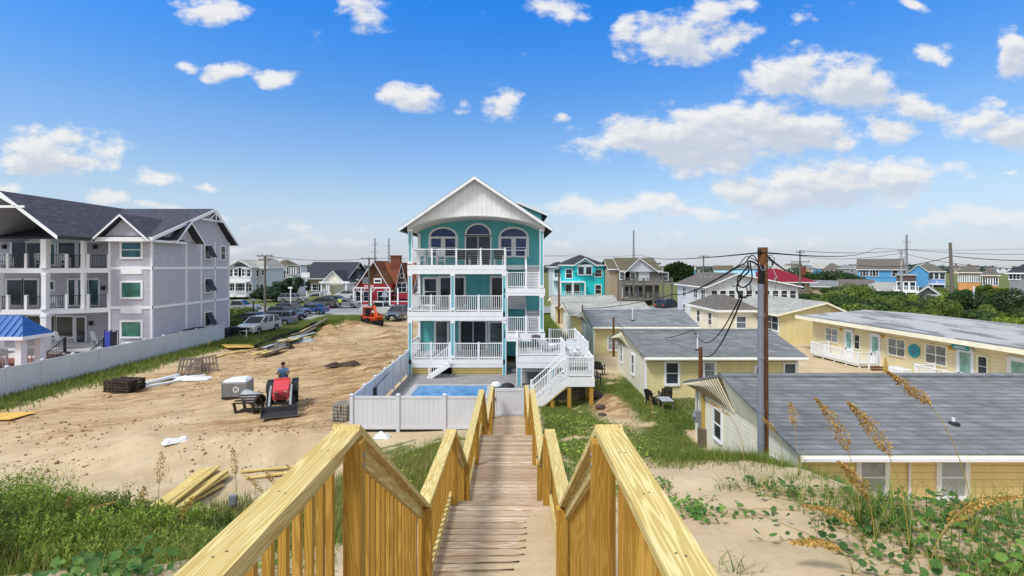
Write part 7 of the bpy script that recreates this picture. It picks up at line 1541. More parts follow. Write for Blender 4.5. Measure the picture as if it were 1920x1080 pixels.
    for k in range(17):
        row, i = (0, k) if k < 7 else (1, k-7) if k < 13 else (2, k-13)
        D0, D1 = 12.0, 16.1; pa = 280+i*8+row*9+r.uniform(-6, 6); pb = 372+i*8.5+row*6+r.uniform(-5, 5)
        a = Vector(on(pa, D0+r.uniform(-.3, .3))); b = Vector(on(pb, D1+r.uniform(-.3, .3))); zz = .08+row*.07
        a.z = hz1(a.x, a.y)+zz+.05; b.z = hz1(b.x, b.y)+zz+.03
        lb = ['new yellow board in the bottom layer of the foreground lumber pile', 'new yellow board in the middle layer of the foreground lumber pile', 'new yellow board on top of the foreground lumber pile'][row]
        board(lb, a, b, .14, .045, 'pine_pale', 'new boards in the lumber pile')
    board('single new board lying apart below the lumber pile', on(352, 13.1, .05), on(416, 15.0, .04), .14, .04, 'pine_pale'); board('thick square new timber at the right edge of the lumber pile', on(318, 12.4, .1), on(424, 16.0, .1), .14, .14, 'pine_pale', nm='timber')
    board('far new board lying across behind the handrail', on(452, 16.3, .05), on(556, 16.6, .05), .14, .04, 'pine_pale', 'boards behind the handrail'); board('near new board lying across behind the handrail', on(460, 15.8, .05), on(552, 16.1, .05), .14, .04, 'pine_pale', 'boards behind the handrail')
    # rows of timber and rubbish along the grass edge
    for k in range(24):
        px = 478+(k%15)*8.5+(k//15)*12+r.uniform(-5, 5); D = 36.5+(k%15)*1.25+r.uniform(-.8, .8); L = 30+r.uniform(-8, 18); mt = ['pine_pale', 'old_wood', 'tarp_grey', 'old_wood', 'dark_wood'][k % 5]
        board('%s board in the scattered row at the grass edge of the lot' % ('new yellow' if mt == 'pine_pale' else 'grey weathered' if mt != 'dark_wood' else 'dark'), on(px, D, .16+.2*r.random()), on(px+L, D+2.6+r.random(), .2+.2*r.random()), .22+r.random()*.2, .07, mt, 'boards along the grass edge')
    for k in range(5): board('yellow board near the plywood sheet at the grass edge', on(400+k*9, 37.3+k*.5, .06), on(440+k*11, 39.4+k*.4, .08), .16, .05, 'pine_pale', 'yellow boards by the plywood')
    m = MB(); pts = [(476, 41), (500, 44), (530, 47), (560, 50), (590, 53), (612, 57)]
    for (pa, da), (pb, db) in zip(pts[:-1], pts[1:]):
        a = Vector(on(pa, da)); b = Vector(on(pb, db)); m.extr([a+Vector((0,0,-.1)), b+Vector((0,0,-.1)), b+Vector((0,0,.5)), a+Vector((0,0,.4))], (0, .03, 0))
    o = m.obj('silt_fence', 'dark_plastic'); tag(o, 'low black silt fence sagging along the grass edge of the lot', 'silt fence')
    scrap('debris_heap', 'heap of dark red-brown rubble on the clay left of the white fence', 'debris', 643, 33, 2.2, .8, 'debris_dark', 9, .3, 15); scrap('debris_heap', 'low heap of dark rubbish against the black silt fence', 'debris', 515, 41.5, 3.0, 1.4, 'debris_dark', 14, .45, 35); scrap('debris_heap', 'heap of pale broken boards and wrap near the silt fence', 'debris', 552, 45, 3.5, 1.6, 'tarp_grey', 12, .5, 30)
    t = MB(); x, y, z = on(618, 18.2); t.tube([(x, y, z-.2), (x, y, z+.5)], .055, 10); tag(t.obj('wooden_stake', 'old_wood'), 'short round wooden stake on the sand left of the handrail peak', 'stake')
    x, y, z = on(440, 12.3); t = thing('outlet_box', 'grey weatherproof outlet box on a short post in the grass', 'outlet', (x, y, z)); m = MB(); m.box(-.05, .05, -.05, .05, -.1, .45); m.obj('post', 'old_wood', t, local=True); m = MB(); m.box(-.09, .1, -.13, -.051, .25, .5); m.obj('cover', 'conduit', t, local=True, bevel=.03)
    m = MB(); m.tube([(.12, -.0, -.1), (.12, 0, .3)], .02, 6); m.obj('conduit', 'conduit', t, local=True)
    # loose clods and stones strewn over the churned lot: nobody could count them
    g = np.random.default_rng(3); V = []; Fc = []; base = np.array([(-1,-.7,0),(1,-.8,0),(.8,.9,0),(-.9,.7,0),(-.4,-.3,.8),(.5,-.2,.9),(.3,.5,.7),(-.3,.4,.75)]); fcs = np.array([(0,1,5,4),(1,2,6,5),(2,3,7,6),(3,0,4,7),(4,5,6,7),(0,3,2,1)])
    n = 17000; xs = g.uniform(-24, -7, n); ys = 16+g.power(.8, n)*44; w = wob(xs, ys, .7, 4, 60)+.4*wob(xs, ys, 2.2, 3, 61); keep = w > g.uniform(-.3, 1.2, n); xs = xs[keep]; ys = ys[keep]; zs = hz(xs, ys); s = g.gamma(1.6, .011, len(xs))+.010; an = g.uniform(0, 6.28, len(xs))
    ca, sa = np.cos(an), np.sin(an); bx = base[None]*s[:, None, None]; X = bx[..., 0]*ca[:, None]-bx[..., 1]*sa[:, None]+xs[:, None]; Y = bx[..., 0]*sa[:, None]+bx[..., 1]*ca[:, None]+ys[:, None]; Z = bx[..., 2]+zs[:, None]-.004
    V = np.stack([X, Y, Z], -1).reshape(-1, 3); Fc = (fcs[None]+(np.arange(len(xs))*8)[:, None, None]).reshape(-1, 4); o = npmesh('clods', V, Fc, 'clod'); tag(o, 'small clods and stones strewn over the churned sand', 'clods', kind='stuff')
plain('clod', '#8f7350', .95, .45, 1.3); 
siding('pavers_side', '#86868a', .11, dark=.6, var=.15, dirt=.3)
lot_things()
# ================================================================ vehicles (built facing +x, wheels on z=0)
def car(label, loc, rz, paint, kind='suv', name='parked_car', group='cars parked by the beach road', cat='car'):
    t = thing(name, label, cat, loc, rz, group)
    S = {'suv': dict(L=4.75, W=1.86, H=1.72, gc=.28, hood=1.08, bl=1.10, tail=1.08, roof=(-2.05, -1.85, .35, 1.15), wr=.37), 'sedan': dict(L=4.7, W=1.8, H=1.45, gc=.2, hood=.95, bl=.95, tail=1.0, roof=(-1.75, -1.05, .25, 1.15), wr=.33),
         'wagon': dict(L=4.9, W=1.85, H=1.62, gc=.22, hood=1.0, bl=1.02, tail=1.05, roof=(-2.3, -2.05, .4, 1.3), wr=.35), 'pickup': dict(L=5.6, W=1.95, H=1.85, gc=.38, hood=1.2, bl=1.2, tail=1.2, roof=(-.75, -.6, .55, 1.2), wr=.4)}[kind]
    L, Wd, H, gc, bl, wr = S['L'], S['W'], S['H'], S['gc'], S['bl'], S['wr']; h = Wd/2; x0, x1 = -L/2, L/2; wf, wb = x1-.95, x0+.95
    def arch(cx): return [(cx+(wr+.07)*math.cos(a), max(gc, wr+(wr+.07)*math.sin(a))) for a in [math.pi*k/8 for k in range(9)]]
    prof = [(x0+.06, gc+.1)]+[(x0, .55), (x0+.03, S['tail']-.1), (x0+.12, S['tail'])]+[(S['roof'][3], bl), (x1-.35, S['hood']-.06), (x1-.08, S['hood']-.2), (x1, .62), (x1-.05, gc+.05)]+[p for p in arch(wf)]+[p for p in arch(wb)]
    rings = []; 
    for (yy, ins) in ((-h, .06), (-h+.07, 0), (h-.07, 0), (h, .06)):
        rings.append([(x*(1-ins*.25), yy, z-(ins*.8 if z > .8 else 0)) for x, z in prof])
    n = len(prof); m = MB(); m.add([p for r in rings for p in r], [tuple(range(n))[::-1], tuple(range(3*n, 4*n))]+[(a*n+i, a*n+(i+1) % n, (a+1)*n+(i+1) % n, (a+1)*n+i) for a in range(3) for i in range(n)]); m.obj('body', paint, t, local=True)
    r = S['roof']; xa, xb, xc, xd = r; g = .17
    b = [(xa, -h+.05, bl-.02), (xd+.05, -h+.05, bl-.02), (xd+.05, h-.05, bl-.02), (xa, h-.05, bl-.02)]; tp = [(xb, -h+g, H-.05), (xc, -h+g, H-.05), (xc, h-g, H-.05), (xb, h-g, H-.05)]
    m = MB(); m.add(b+tp, [(0,3,2,1),(4,5,6,7),(0,1,5,4),(1,2,6,5),(2,3,7,6),(3,0,4,7)]); m.obj('windows', 'car_glass', t, local=True)
    m = MB(); m.add([(xb-.03,-h+g-.02,H-.07),(xc+.03,-h+g-.02,H-.07),(xc+.03,h-g+.02,H-.07),(xb-.03,h-g+.02,H-.07),(xb+.1,-h+g+.1,H),(xc-.1,-h+g+.1,H),(xc-.1,h-g-.1,H),(xb+.1,h-g-.1,H)], [(0,3,2,1),(4,5,6,7),(0,1,5,4),(1,2,6,5),(2,3,7,6),(3,0,4,7)])
    for sy in (-1, 1):
        k = sy*(h-.04); kt = sy*(h-g+.01)
        for (pa, pb) in (((xa, k, bl-.03), (xb, kt, H-.06)), ((xd+.05, k, bl-.03), (xc, kt, H-.06))): m.bar(pa, pb, .09, .07)
        ns = 3 if kind in ('suv', 'wagon') else 2 if kind == 'sedan' else 1
        for i in range(1, ns): s = i/ns; m.bar((xa+(xd-xa)*s, k, bl-.03), (xb+(xc-xb)*s, kt, H-.06), .09, .06)
        m.box(xd-.25, xd-.08, sy*(h+.02)-.08, sy*(h+.02)+.08, bl-.0, bl+.14)
    m.obj('roof', paint, t, local=True)
    if kind in ('suv', 'wagon'):
        m = MB()
        for sy in (-1, 1): m.bar((xb+.15, sy*(h-g-.06), H+.03), (xc-.15, sy*(h-g-.06), H+.03), .04, .04)
        m.obj('roof_rail', 'black_metal', t, local=True)
    if kind == 'pickup': m = MB(); m.box(x0+.1, xa-.15, -h+.12, h-.12, S['tail']-.001, S['tail']+.006); m.obj('cargo_bed', 'dark_gap', t, local=True)
    for cx in (wf, wb):
        for sy in (-1, 1):
            m = MB(); m.lathe((cx, sy*(h-.13), wr), [(wr*.5, -.11), (wr*.93, -.11), (wr, -.06), (wr, .06), (wr*.93, .11), (wr*.5, .11)], 20, axis='y'); w = m.obj('wheel', 'rubber', t, local=True)
            m = MB(); m.lathe((cx, sy*(h-.13), wr), [(wr*.2, -.118), (wr*.62, -.112), (wr*.62, .112), (wr*.2, .118)], 10, axis='y'); m.obj('rim', 'steel', w, local=True)
    m = MB(); m.box(x1-.1, x1+.012, -h*.55, h*.55, .55, .78); m.box(x1-.1, x1+.01, -h*.75, h*.75, gc+.05, gc+.15); m.obj('grille', 'black_metal', t, local=True)
    for sy in (-1, 1):
        m = MB(); m.box(x1-.2, x1-.0, sy*(h-.28)-.16, sy*(h-.28)+.16, .68, .82); m.obj('headlight', 'glass_curtain', t, local=True, bevel=.02); m = MB(); m.box(x0-.012, x0+.15, sy*(h-.2)-.1, sy*(h-.2)+.1, .72, .98); m.obj('taillight', 'tractor_red', t, local=True)
    m = MB(); m.box(x1+.0, x1+.016, -.18, .18, gc+.16, gc+.26); m.obj('number_plate', 'white_trim', t, local=True)
    return t
def cars():
    z = .06
    def at(px, D, dz=0): return (gx(px, D), D, z+dz)
    car('white four-wheel drive with black grille facing the camera beside the grass', at(487, 50.8), R(-97), 'paint_white', 'suv')
    car('blue-grey wagon parked behind the white four-wheel drive, rear to the right', at(512, 57.2), R(-172), 'paint_bluegrey', 'wagon')
    car('low black car mostly hidden left behind the white four-wheel drive', at(468, 57.5), R(178), 'paint_black', 'sedan')
    car('black car nose to the right beyond the blue-grey wagon', at(536, 61.8), R(-18), 'paint_black', 'suv')
    car('dark blue-black car farthest back in the row nose to the right', at(548, 67.6), R(-16), 'paint_slate', 'suv')
    car('dark grey car driving on the road towards the left', at(602, 80.5), R(180), 'paint_grey', 'suv', group=None)
    car('silver hatchback on the road behind the worker in yellow', at(647, 81.2), R(0), 'paint_silver', 'sedan', group=None)
    car('white four-wheel drive parked in front of the red building', at(650, 103), R(180), 'paint_white', 'suv')
    car('grey car parked beside the teal house facing the camera', at(747, 63.5), R(-96), 'paint_slate', 'suv')
    car('silver pickup parked by the grey house at the far left', at(448, 72), R(4), 'paint_silver', 'pickup', cat='pickup truck', name='parked_pickup')
    car('silver four-wheel drive half under the pine trees', at(549, 92), R(5), 'paint_silver', 'suv'); car('dark car in the shade under the pine trees', at(532, 96), R(10), 'paint_black', 'suv')
    car('dark blue car parked at the near kerb between the grass bank and the road', at(583, 70.5), R(176), 'paint_blue', 'sedan'); car('brown-grey car parked at the far kerb left of the red building', at(632, 86), R(0), 'paint_grey', 'wagon')
    car('white pickup seen beyond the orange machine', at(715, 69), R(170), 'paint_white', 'pickup', cat='pickup truck', name='parked_pickup')
    for i, (px, D, p, k, lb) in enumerate(((1868, 73, 'paint_blue', 'sedan', 'blue car parked among shrubs near the right edge'), (1252, 82, 'paint_black', 'suv', 'black vehicle on the lawn left of the cream two storey house'), (1838, 80, 'paint_silver', 'suv', 'silver car behind the thin white pole'), (1300, 118, 'paint_white', 'suv', 'distant white car on the right of the weathered house'))): car(lb, (gx(px, D), D, -.3), R(10+30*i), p, k, group='cars on the right side')
cars()
def telehandler():
    t = thing('telehandler', 'orange telescopic handler parked on the sand behind the dirt mound', 'machine', (gx(697, 56.5), 56.5, .1), R(-62)); t.scale = (.8,)*3
    def ob(m, n, mt, p=t, **k): return m.obj(n, mt, p, local=True, **k)
    m = MB(); m.box(-2.0, 2.0, -.55, .55, .7, 1.25); m.box(-2.3, -1.2, -.9, .9, .85, 1.5); ob(m, 'chassis', 'orange_paint', bevel=.04)
    m = MB(); m.box(-.5, 1.1, .1, 1.0, 1.1, 1.75); m.box(1.1, 2.2, .2, 1.0, 1.0, 1.5); ob(m, 'engine_cover', 'orange_paint', bevel=.06)
    m = MB()
    for (x, y) in ((-.9, -1.0), (.4, -1.0), (-.9, -.2), (.4, -.2)): m.box(x-.04, x+.04, y-.04, y+.04, 1.2, 2.5)
    m.box(-1.0, .5, -1.1, -.1, 2.5, 2.58); m.box(-.95, .45, -1.05, -.15, 1.0, 1.35); ob(m, 'cab_frame', 'orange_paint'); m = MB(); m.box(-.85, .35, -.98, -.22, 1.36, 2.48); ob(m, 'cab_glass', 'glass_dark')
    m = MB(); m.bar((-2.0, .15, 2.0), (1.2, .15, 2.75), .34, .4); m.bar((1.0, .15, 2.7), (2.7, .15, 1.3), .28, .32); ob(m, 'boom', 'orange_paint', bevel=.03)
    m = MB(); m.bar((-2.0, 0, 1.2), (-1.8, 0, 2.3), .5, .5); ob(m, 'boom_mount', 'orange_paint'); m = MB(); m.box(2.9, 3.0, -.7, .7, .35, 1.0)
    for y in (-.4, .4): m.box(3.0, 4.1, y-.06, y+.06, .33, .4)
    ob(m, 'forks', 'black_metal')
    for x in (-1.4, 1.5):
        for sy in (-1, 1):
            m = MB(); m.lathe((x, sy*.95, .65), [(.25, -.2), (.58, -.2), (.65, -.12), (.65, .12), (.58, .2), (.25, .2)], 20, axis='y'); w = ob(m, 'wheel', 'rubber'); m = MB(); m.lathe((x, sy*.95, .65), [(.1, -.19), (.33, -.17), (.33, .17), (.1, .19)], 14, axis='y'); ob(m, 'rim', 'off_white', w)
            m = MB(); m.box(x-.6, x+.6, sy*.95-.22, sy*.95+.22, 1.32, 1.38); ob(m, 'mudguard', 'orange_paint')
telehandler()
def umbrella_and_bin():
    D = 84; x = gx(722, D); t = thing('patio_umbrella', 'folded grey-green umbrella beside the red building porch', 'umbrella', (x, D, 0)); m = MB(); m.lathe((x, D, 2.2), [(.7, -.6), (.6, -.4), (.15, .5), (.02, .7)], 10); m.obj('canopy', 'tarp_grey', t); m = MB(); m.tube([(x, D, -.2), (x, D, 2.9)], .05, 6); m.obj('pole', 'white_trim', t)
    x = gx(716, 79); m = MB(); m.lathe((x, 79, 0), [(.3, 0), (.36, .9), (.38, 1.1), (.1, 1.25)], 12); o = m.obj('fire_hydrant', 'tractor_red', smooth=False); o.name = 'red_barrel'; tag(o, 'red drum standing at the far kerb in front of the red building', 'drum')
    for i, px in enumerate((583, 600, 609, 614, 617, 620)):
        D = 76 if px < 590 else 112; m = MB(); xx = gx(px, D); m.lathe((xx, D, -.3), [(.12, 0), (.12, 1.1), (.04, 1.25)], 8); o = m.obj('bollard', 'white_trim'); tag(o, 'white kerb bollard on the verge by the parked cars' if px < 590 else 'one of the pale posts in a line by the street verge', 'bollard', None if px < 590 else 'posts along the verge')
    for i, (px, D) in enumerate(((448, 47.3), (462, 46.9))):
        x_ = gx(px, D); m = MB(); m.tube([(x_, D, -.1), (x_, D, .9)], .05, 8); o = m.obj('marker_post', 'white_trim' if i else 'dark_wood'); tag(o, ['dark marker post at the end of the white fence', 'thin white marker post before the white four-wheel drive'][i], 'post')
umbrella_and_bin()
# ================================================================ plants
def blades(name, label, xs, ys, hmin, hmax, wid, mats, seed=1, lean=.6, seg=2, kind='stuff', cat='grass', zoff=0, curl=.5):
    g = np.random.default_rng(seed); n = len(xs); zs = hz(xs, ys)-.015+zoff
    an = g.uniform(0, 6.283, n); h = g.uniform(hmin, hmax, n); ln = g.uniform(.1, 1, n)*lean; w = wid*g.uniform(.6, 1.3, n); dx, dy = np.cos(an), np.sin(an); px, py = -dy, dx
    V = []; 
    for k in range(seg+1):
        s = k/seg; off = ln*h*(s**1.7); hh = h*s*(1-curl*.35*ln*s); ww = w*(1-s**1.5)*.5 if k < seg else w*0.02
        for sg in (-1, 1): V.append(np.stack([xs+dx*off+px*ww*sg, ys+dy*off+py*ww*sg, zs+hh], -1))
    V = np.stack(V, 1); nv = V.shape[1]; Fc = np.array([(2*k, 2*k+1, 2*k+3, 2*k+2) for k in range(seg)]); Fa = (Fc[None]+(np.arange(n)*nv)[:, None, None]).reshape(-1, 4)
    o = npmesh(name, V.reshape(-1, 3), Fa, mats); tag(o, label, cat, kind=kind); return o
def scatter(n, x0, x1, y0, y1, f, seed, ypow=1.0):
    g = np.random.default_rng(seed); xs = g.uniform(x0, x1, n); ys = y0+(y1-y0)*g.uniform(0, 1, n)**ypow; k = f(xs, ys) > g.uniform(0, 1, n); return xs[k], ys[k]
def meadow():
    gm = grass_mask
    near = lambda x, y: gm(x, y)
    xs, ys = scatter(90000, -12, -1.15, 5.4, 16, near, 1); k = ~((xs > -1.2) & (xs < .8)); blades('dune_grass', 'dense green grass and low growth covering the left dune', xs[k], ys[k], .08, .30, .014, 'grass_green', 1)
    xs, ys = scatter(16000, -12, -1.15, 5.6, 18, near, 2); blades('dune_grass', 'dry straw coloured grass mixed through the left dune', xs, ys, .12, .38, .009, 'grass_olive', 2)
    xs, ys = scatter(110000, 1.0, 7.3, 10, 34, near, 3); blades('ground_cover', 'low bright green cover in the hollow between boardwalk and cottages', xs, ys, .03, .13, .026, 'grass_green', 3, 1.3)
    xs, ys = scatter(24000, 1.0, 7.3, 10, 34, near, 4); blades('ground_cover', 'pale flowering weeds in the hollow between boardwalk and cottages', xs, ys, .06, .24, .012, 'grass_olive', 4)
    xs, ys = scatter(42000, 7.05, 16, 21.3, 27.4, near, 25); blades('lawn_cover', 'short green growth in front of the second cottage', xs, ys, .04, .16, .026, 'grass_green', 25, 1.2)
    xs, ys = scatter(52000, -26.4, -16, 19, 70, near, 5, .9); blades('verge_grass', 'tufted green grass strip along the white fence and parking area', xs, ys, .12, .45, .04, 'grass_green', 5, .9)
    xs, ys = scatter(40000, -26.4, -16, 19, 70, near, 6, .9); blades('verge_grass', 'straw coloured grass at the edge of the sandy lot', xs, ys, .15, .5, .03, 'grass_olive', 6, .9)
    xs, ys = scatter(9000, -12, -1.3, 6.2, 14, near, 26); blades('dead_stems', 'dead brown stems tangled through the left dune growth', xs, ys, .25, .62, .007, 'grass_dry', 26, .9, seg=3)
    f = lambda x, y: smst(.35, .75, wob(x, y, 1.1, 4, 33)*.5+.5)*smst(17.5, 16, y)*.35
    xs, ys = scatter(9000, -16, -3, 14, 19, f, 7); blades('sparse_weeds', 'sparse olive weeds on the sand before the lumber pile', xs, ys, .1, .45, .012, 'grass_olive', 7)
    # fringe of growth on the far side of the right dune, at the cottage foot and round the pole
    f = lambda x, y: smst(.2, .5, wob(x, y, 1.5, 4, 44)*.5+.55)*np.exp(-((y-(11.9-.35*(x-5)-.0*(x)))/1.0)**2)
    xs, ys = scatter(42000, 3.2, 7.6, 9.6, 14.2, f, 8); blades('dune_grass', 'green fringe of grass round the foot of the near pole', xs, ys, .06, .26, .012, 'grass_green', 8, .9)
    xs, ys = scatter(26000, 3.2, 9.6, 9.0, 14.2, f, 18); blades('dune_grass', 'wispy pale stalks round the foot of the near pole', xs, ys, .12, .45, .006, 'grass_olive', 9, .7)
    f = lambda x, y: (y > 33)*smst(5.5, 4.5, x)*.9
    xs, ys = scatter(20000, 2.1, 5.6, 33.5, 80, f, 10); blades('lawn', 'green lawn strip behind the sun deck', xs, ys, .1, .3, .05, 'grass_green', 10)
meadow()
def leaf_cloud(n, seed, rx, ry, rz, size, flat=.3, shell=.55, lobes=9, up=.3, narrow=.45, lr=(.28, .52)):
    """leaf quads gathered in clumps through the volume of an uneven crown"""
    g = np.random.default_rng(seed); lc = []; 
    for i in range(lobes):
        a = g.uniform(0, 6.283); r = g.uniform(.15, .8); z = g.uniform(-.35, .75)*(1-.3*r); lc.append((r*math.cos(a), r*math.sin(a), z, g.uniform(*lr)))
    lc = np.array(lc); k = g.integers(0, lobes, n); d = g.normal(size=(n, 3)); d /= np.linalg.norm(d, axis=1)[:, None]; rad = g.uniform(shell, 1.05, n)**.6
    c = (lc[k, :3]+d*(lc[k, 3]*rad)[:, None])*np.array([rx, ry, rz]); nrm = d+g.normal(size=(n, 3))*.55+np.array([0, 0, up]); nrm /= np.linalg.norm(nrm, axis=1)[:, None]
    t = np.cross(nrm, g.normal(size=(n, 3))); t /= np.linalg.norm(t, axis=1)[:, None]; b = np.cross(nrm, t); s = size*g.uniform(.6, 1.4, n)
    a1 = t*(s)[:, None]; b1 = b*(s*narrow)[:, None]; V = np.stack([c-a1, c-b1+nrm*.1*s[:, None], c+a1, c+b1+nrm*.1*s[:, None]], 1)
    return V.reshape(-1, 3), np.arange(n*4).reshape(-1, 4), lc
def make_tree(name, label, loc, rx, rz, size, mat, n, seed, cat='tree', group=None, trunk=True, ry=None, trunk_h=None, bark='old_wood', narrow=.45, lobes=11, lr=(.28, .52)):
    t = thing(name, label, cat, loc, 0, group); ry = ry or rx; V, Fc, lc = leaf_cloud(n, seed, rx, ry, rz, size, lobes=lobes, narrow=narrow, lr=lr); th = trunk_h if trunk_h is not None else rz*.8; V[:, 2] += th; npmesh('crown', V, Fc, mat, t)
    m = MB(); r0 = max(.03, rx*.05); m.tube([(0, 0, -.3), (.02*rx, 0, th*.5), (0, .03*rx, th)], [r0, r0*.8, r0*.6], 7)
    for i in range(min(6, len(lc))): c = lc[i]; m.tube([(0, 0, th*.45), (c[0]*rx*.4, c[1]*ry*.4, th*.7+c[2]*rz*.2), (c[0]*rx*.85, c[1]*ry*.85, th+c[2]*rz*.8)], [r0*.55, r0*.35, r0*.12], 5)
    m.obj('trunk', bark, t, local=True); return t
def trees():
    # pines by the parked cars
    for i, (px, D, rx, rz, th, lb) in enumerate(((553, 97, 3.0, 2.6, 3.0, 'tallest dark pine behind the parked silver car'), (522, 96, 3.4, 2.4, 2.3, 'broad dark pine in the middle of the group by the street'), (494, 95, 3.0, 1.8, 1.5, 'low spreading dark pine at the left of the group by the street'))):
        make_tree('pine_tree', lb, (gx(px, D), D, -.3), rx, rz, .24, 'leaf_pine', 5200, 40+i, group='pines by the street', trunk_h=th, narrow=.25, lobes=34, lr=(.12, .27))
    make_tree('round_shrub', 'low dark shrub left of the white four-wheel drive', (gx(443, 55), 55, 0), 1.6, .9, .14, 'leaf_dark', 2200, 50, cat='shrub', trunk_h=.5); make_tree('round_shrub', 'bushy green shrub at the end of the vinyl fence near the pickup', (gx(452, 62), 62, 0), 2.3, 1.0, .16, 'leaf_mid', 2600, 51, cat='shrub', trunk_h=.6)
    # belt of wind-pruned trees on the right
    protos = []
    for i, (mat, rx, rz) in enumerate((('leaf_mid', 3.4, 2.0), ('leaf_dark', 3.2, 1.9), ('leaf_shrub', 3.0, 1.6), ('leaf_mid', 2.6, 2.1))): protos.append((mat, rx, rz))
    P0 = {}
    r = random.Random(21); k = 0; kinds = ['mid green wind-pruned tree in the belt behind the motel', 'dark green wind-pruned tree in the belt behind the motel', 'yellow-green wind-pruned shrub tree in the belt behind the motel', 'upright mid green tree in the belt behind the motel']
    spots = []
    for row, (D, y0, n, pa, pb) in enumerate(((54, 0, 9, 1580, 2010), (61, 0, 10, 1600, 2000), (69, 0, 10, 1590, 1960), (79, 0, 9, 1560, 1930), (92, 0, 6, 1600, 1900))):
        for i in range(n): spots.append((pa+(pb-pa)*(i+r.uniform(-.3, .3))/(n-1), D+r.uniform(-2.5, 2.5), row))
    for (px, D, row) in spots:
        if row >= 3 and 1828 < px < 1885: continue
        q = k % 4; k += 1; x = gx(px, D); s = r.uniform(.8, 1.15)*(1.0 if row < 3 else .95)
        if row == 0: s *= .85
        loc = (x, D, (-1.3, -1.3, -1.1, -1.3, -1.3)[row])
        if q not in P0: P0[q] = make_tree('scrub_tree', kinds[q], loc, protos[q][1], protos[q][2], .17, protos[q][0], 7000, 60+q, group='scrub trees behind the motel', trunk_h=1.5); o = P0[q]
        else: o = dup(P0[q], loc, r.uniform(0, 6.28), kinds[q], 'scrub trees behind the motel')
        o.scale = (s*r.uniform(.8, 1.2), s, s*r.uniform(.75, 1.4))
    for (px, D, s, q) in ((1475, 78, .9, 1), (1545, 76, 1.0, 0), (1512, 84, .9, 1), (1530, 135, 2.0, 1), (1585, 140, 1.6, 1)):
        o = dup(P0[q], (gx(px, D), D, -.8), r.uniform(0, 6), 'dark scrub tree between the near pole and the crimson roofed building' if px < 1520 else 'dark scrub tree right of the crimson roofed building', 'scrub trees round the crimson roof'); o.scale = (s, s, s)
    for i in range(26):
        px = 1556+i*14+r.uniform(-8, 8); D = r.uniform(98, 128); q = r.randrange(4); o = dup(P0[q], (gx(px, D), D, -.5), r.uniform(0, 6), 'small scrub tree standing between the cottages of the right background', 'scrub trees between the far cottages'); s = r.uniform(.5, .75); o.scale = (s*1.2, s*1.2, s)
    # dark grove behind the weathered house, and the far line of woods
    g = np.random.default_rng(9); n = 26000; px = g.uniform(1246, 1300, n); D = g.uniform(215, 235, n); top = 6.6+1.6*np.exp(-((px-1272)/17)**2)-.02*np.abs(px-1272)+.35*np.sin(px*.9)
    x = (px-CX)/F*D; z = -1+(top+1)*g.uniform(0, 1, n)**.6; nn = g.normal(size=(n, 3)); t_ = g.normal(size=(n, 3)); nn /= np.linalg.norm(nn, axis=1)[:, None]; t_ = np.cross(nn, t_); t_ /= np.linalg.norm(t_, axis=1)[:, None]; b = np.cross(nn, t_); s = g.uniform(.3, .7, n)[:, None]; c = np.stack([x, D, z], -1)
    V = np.stack([c-t_*s, c-b*s*.6, c+t_*s, c+b*s*.6], 1).reshape(-1, 3); o = npmesh('far_grove', V, np.arange(n*4).reshape(-1, 4), 'leaf_dark'); tag(o, 'dark rounded grove beyond the weathered house', 'woods', kind='stuff')
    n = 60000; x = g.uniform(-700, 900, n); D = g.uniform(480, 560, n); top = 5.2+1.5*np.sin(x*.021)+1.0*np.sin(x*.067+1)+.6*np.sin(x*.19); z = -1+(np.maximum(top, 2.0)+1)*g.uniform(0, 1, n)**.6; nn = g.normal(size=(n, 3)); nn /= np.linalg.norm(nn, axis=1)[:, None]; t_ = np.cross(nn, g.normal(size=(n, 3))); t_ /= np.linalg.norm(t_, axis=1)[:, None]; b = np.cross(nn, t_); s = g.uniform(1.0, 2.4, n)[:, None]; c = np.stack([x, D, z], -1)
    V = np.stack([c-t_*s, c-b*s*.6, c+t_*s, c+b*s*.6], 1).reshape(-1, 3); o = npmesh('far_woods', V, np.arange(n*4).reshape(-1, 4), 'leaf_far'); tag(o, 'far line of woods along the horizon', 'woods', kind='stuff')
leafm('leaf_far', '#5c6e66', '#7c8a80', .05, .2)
trees()
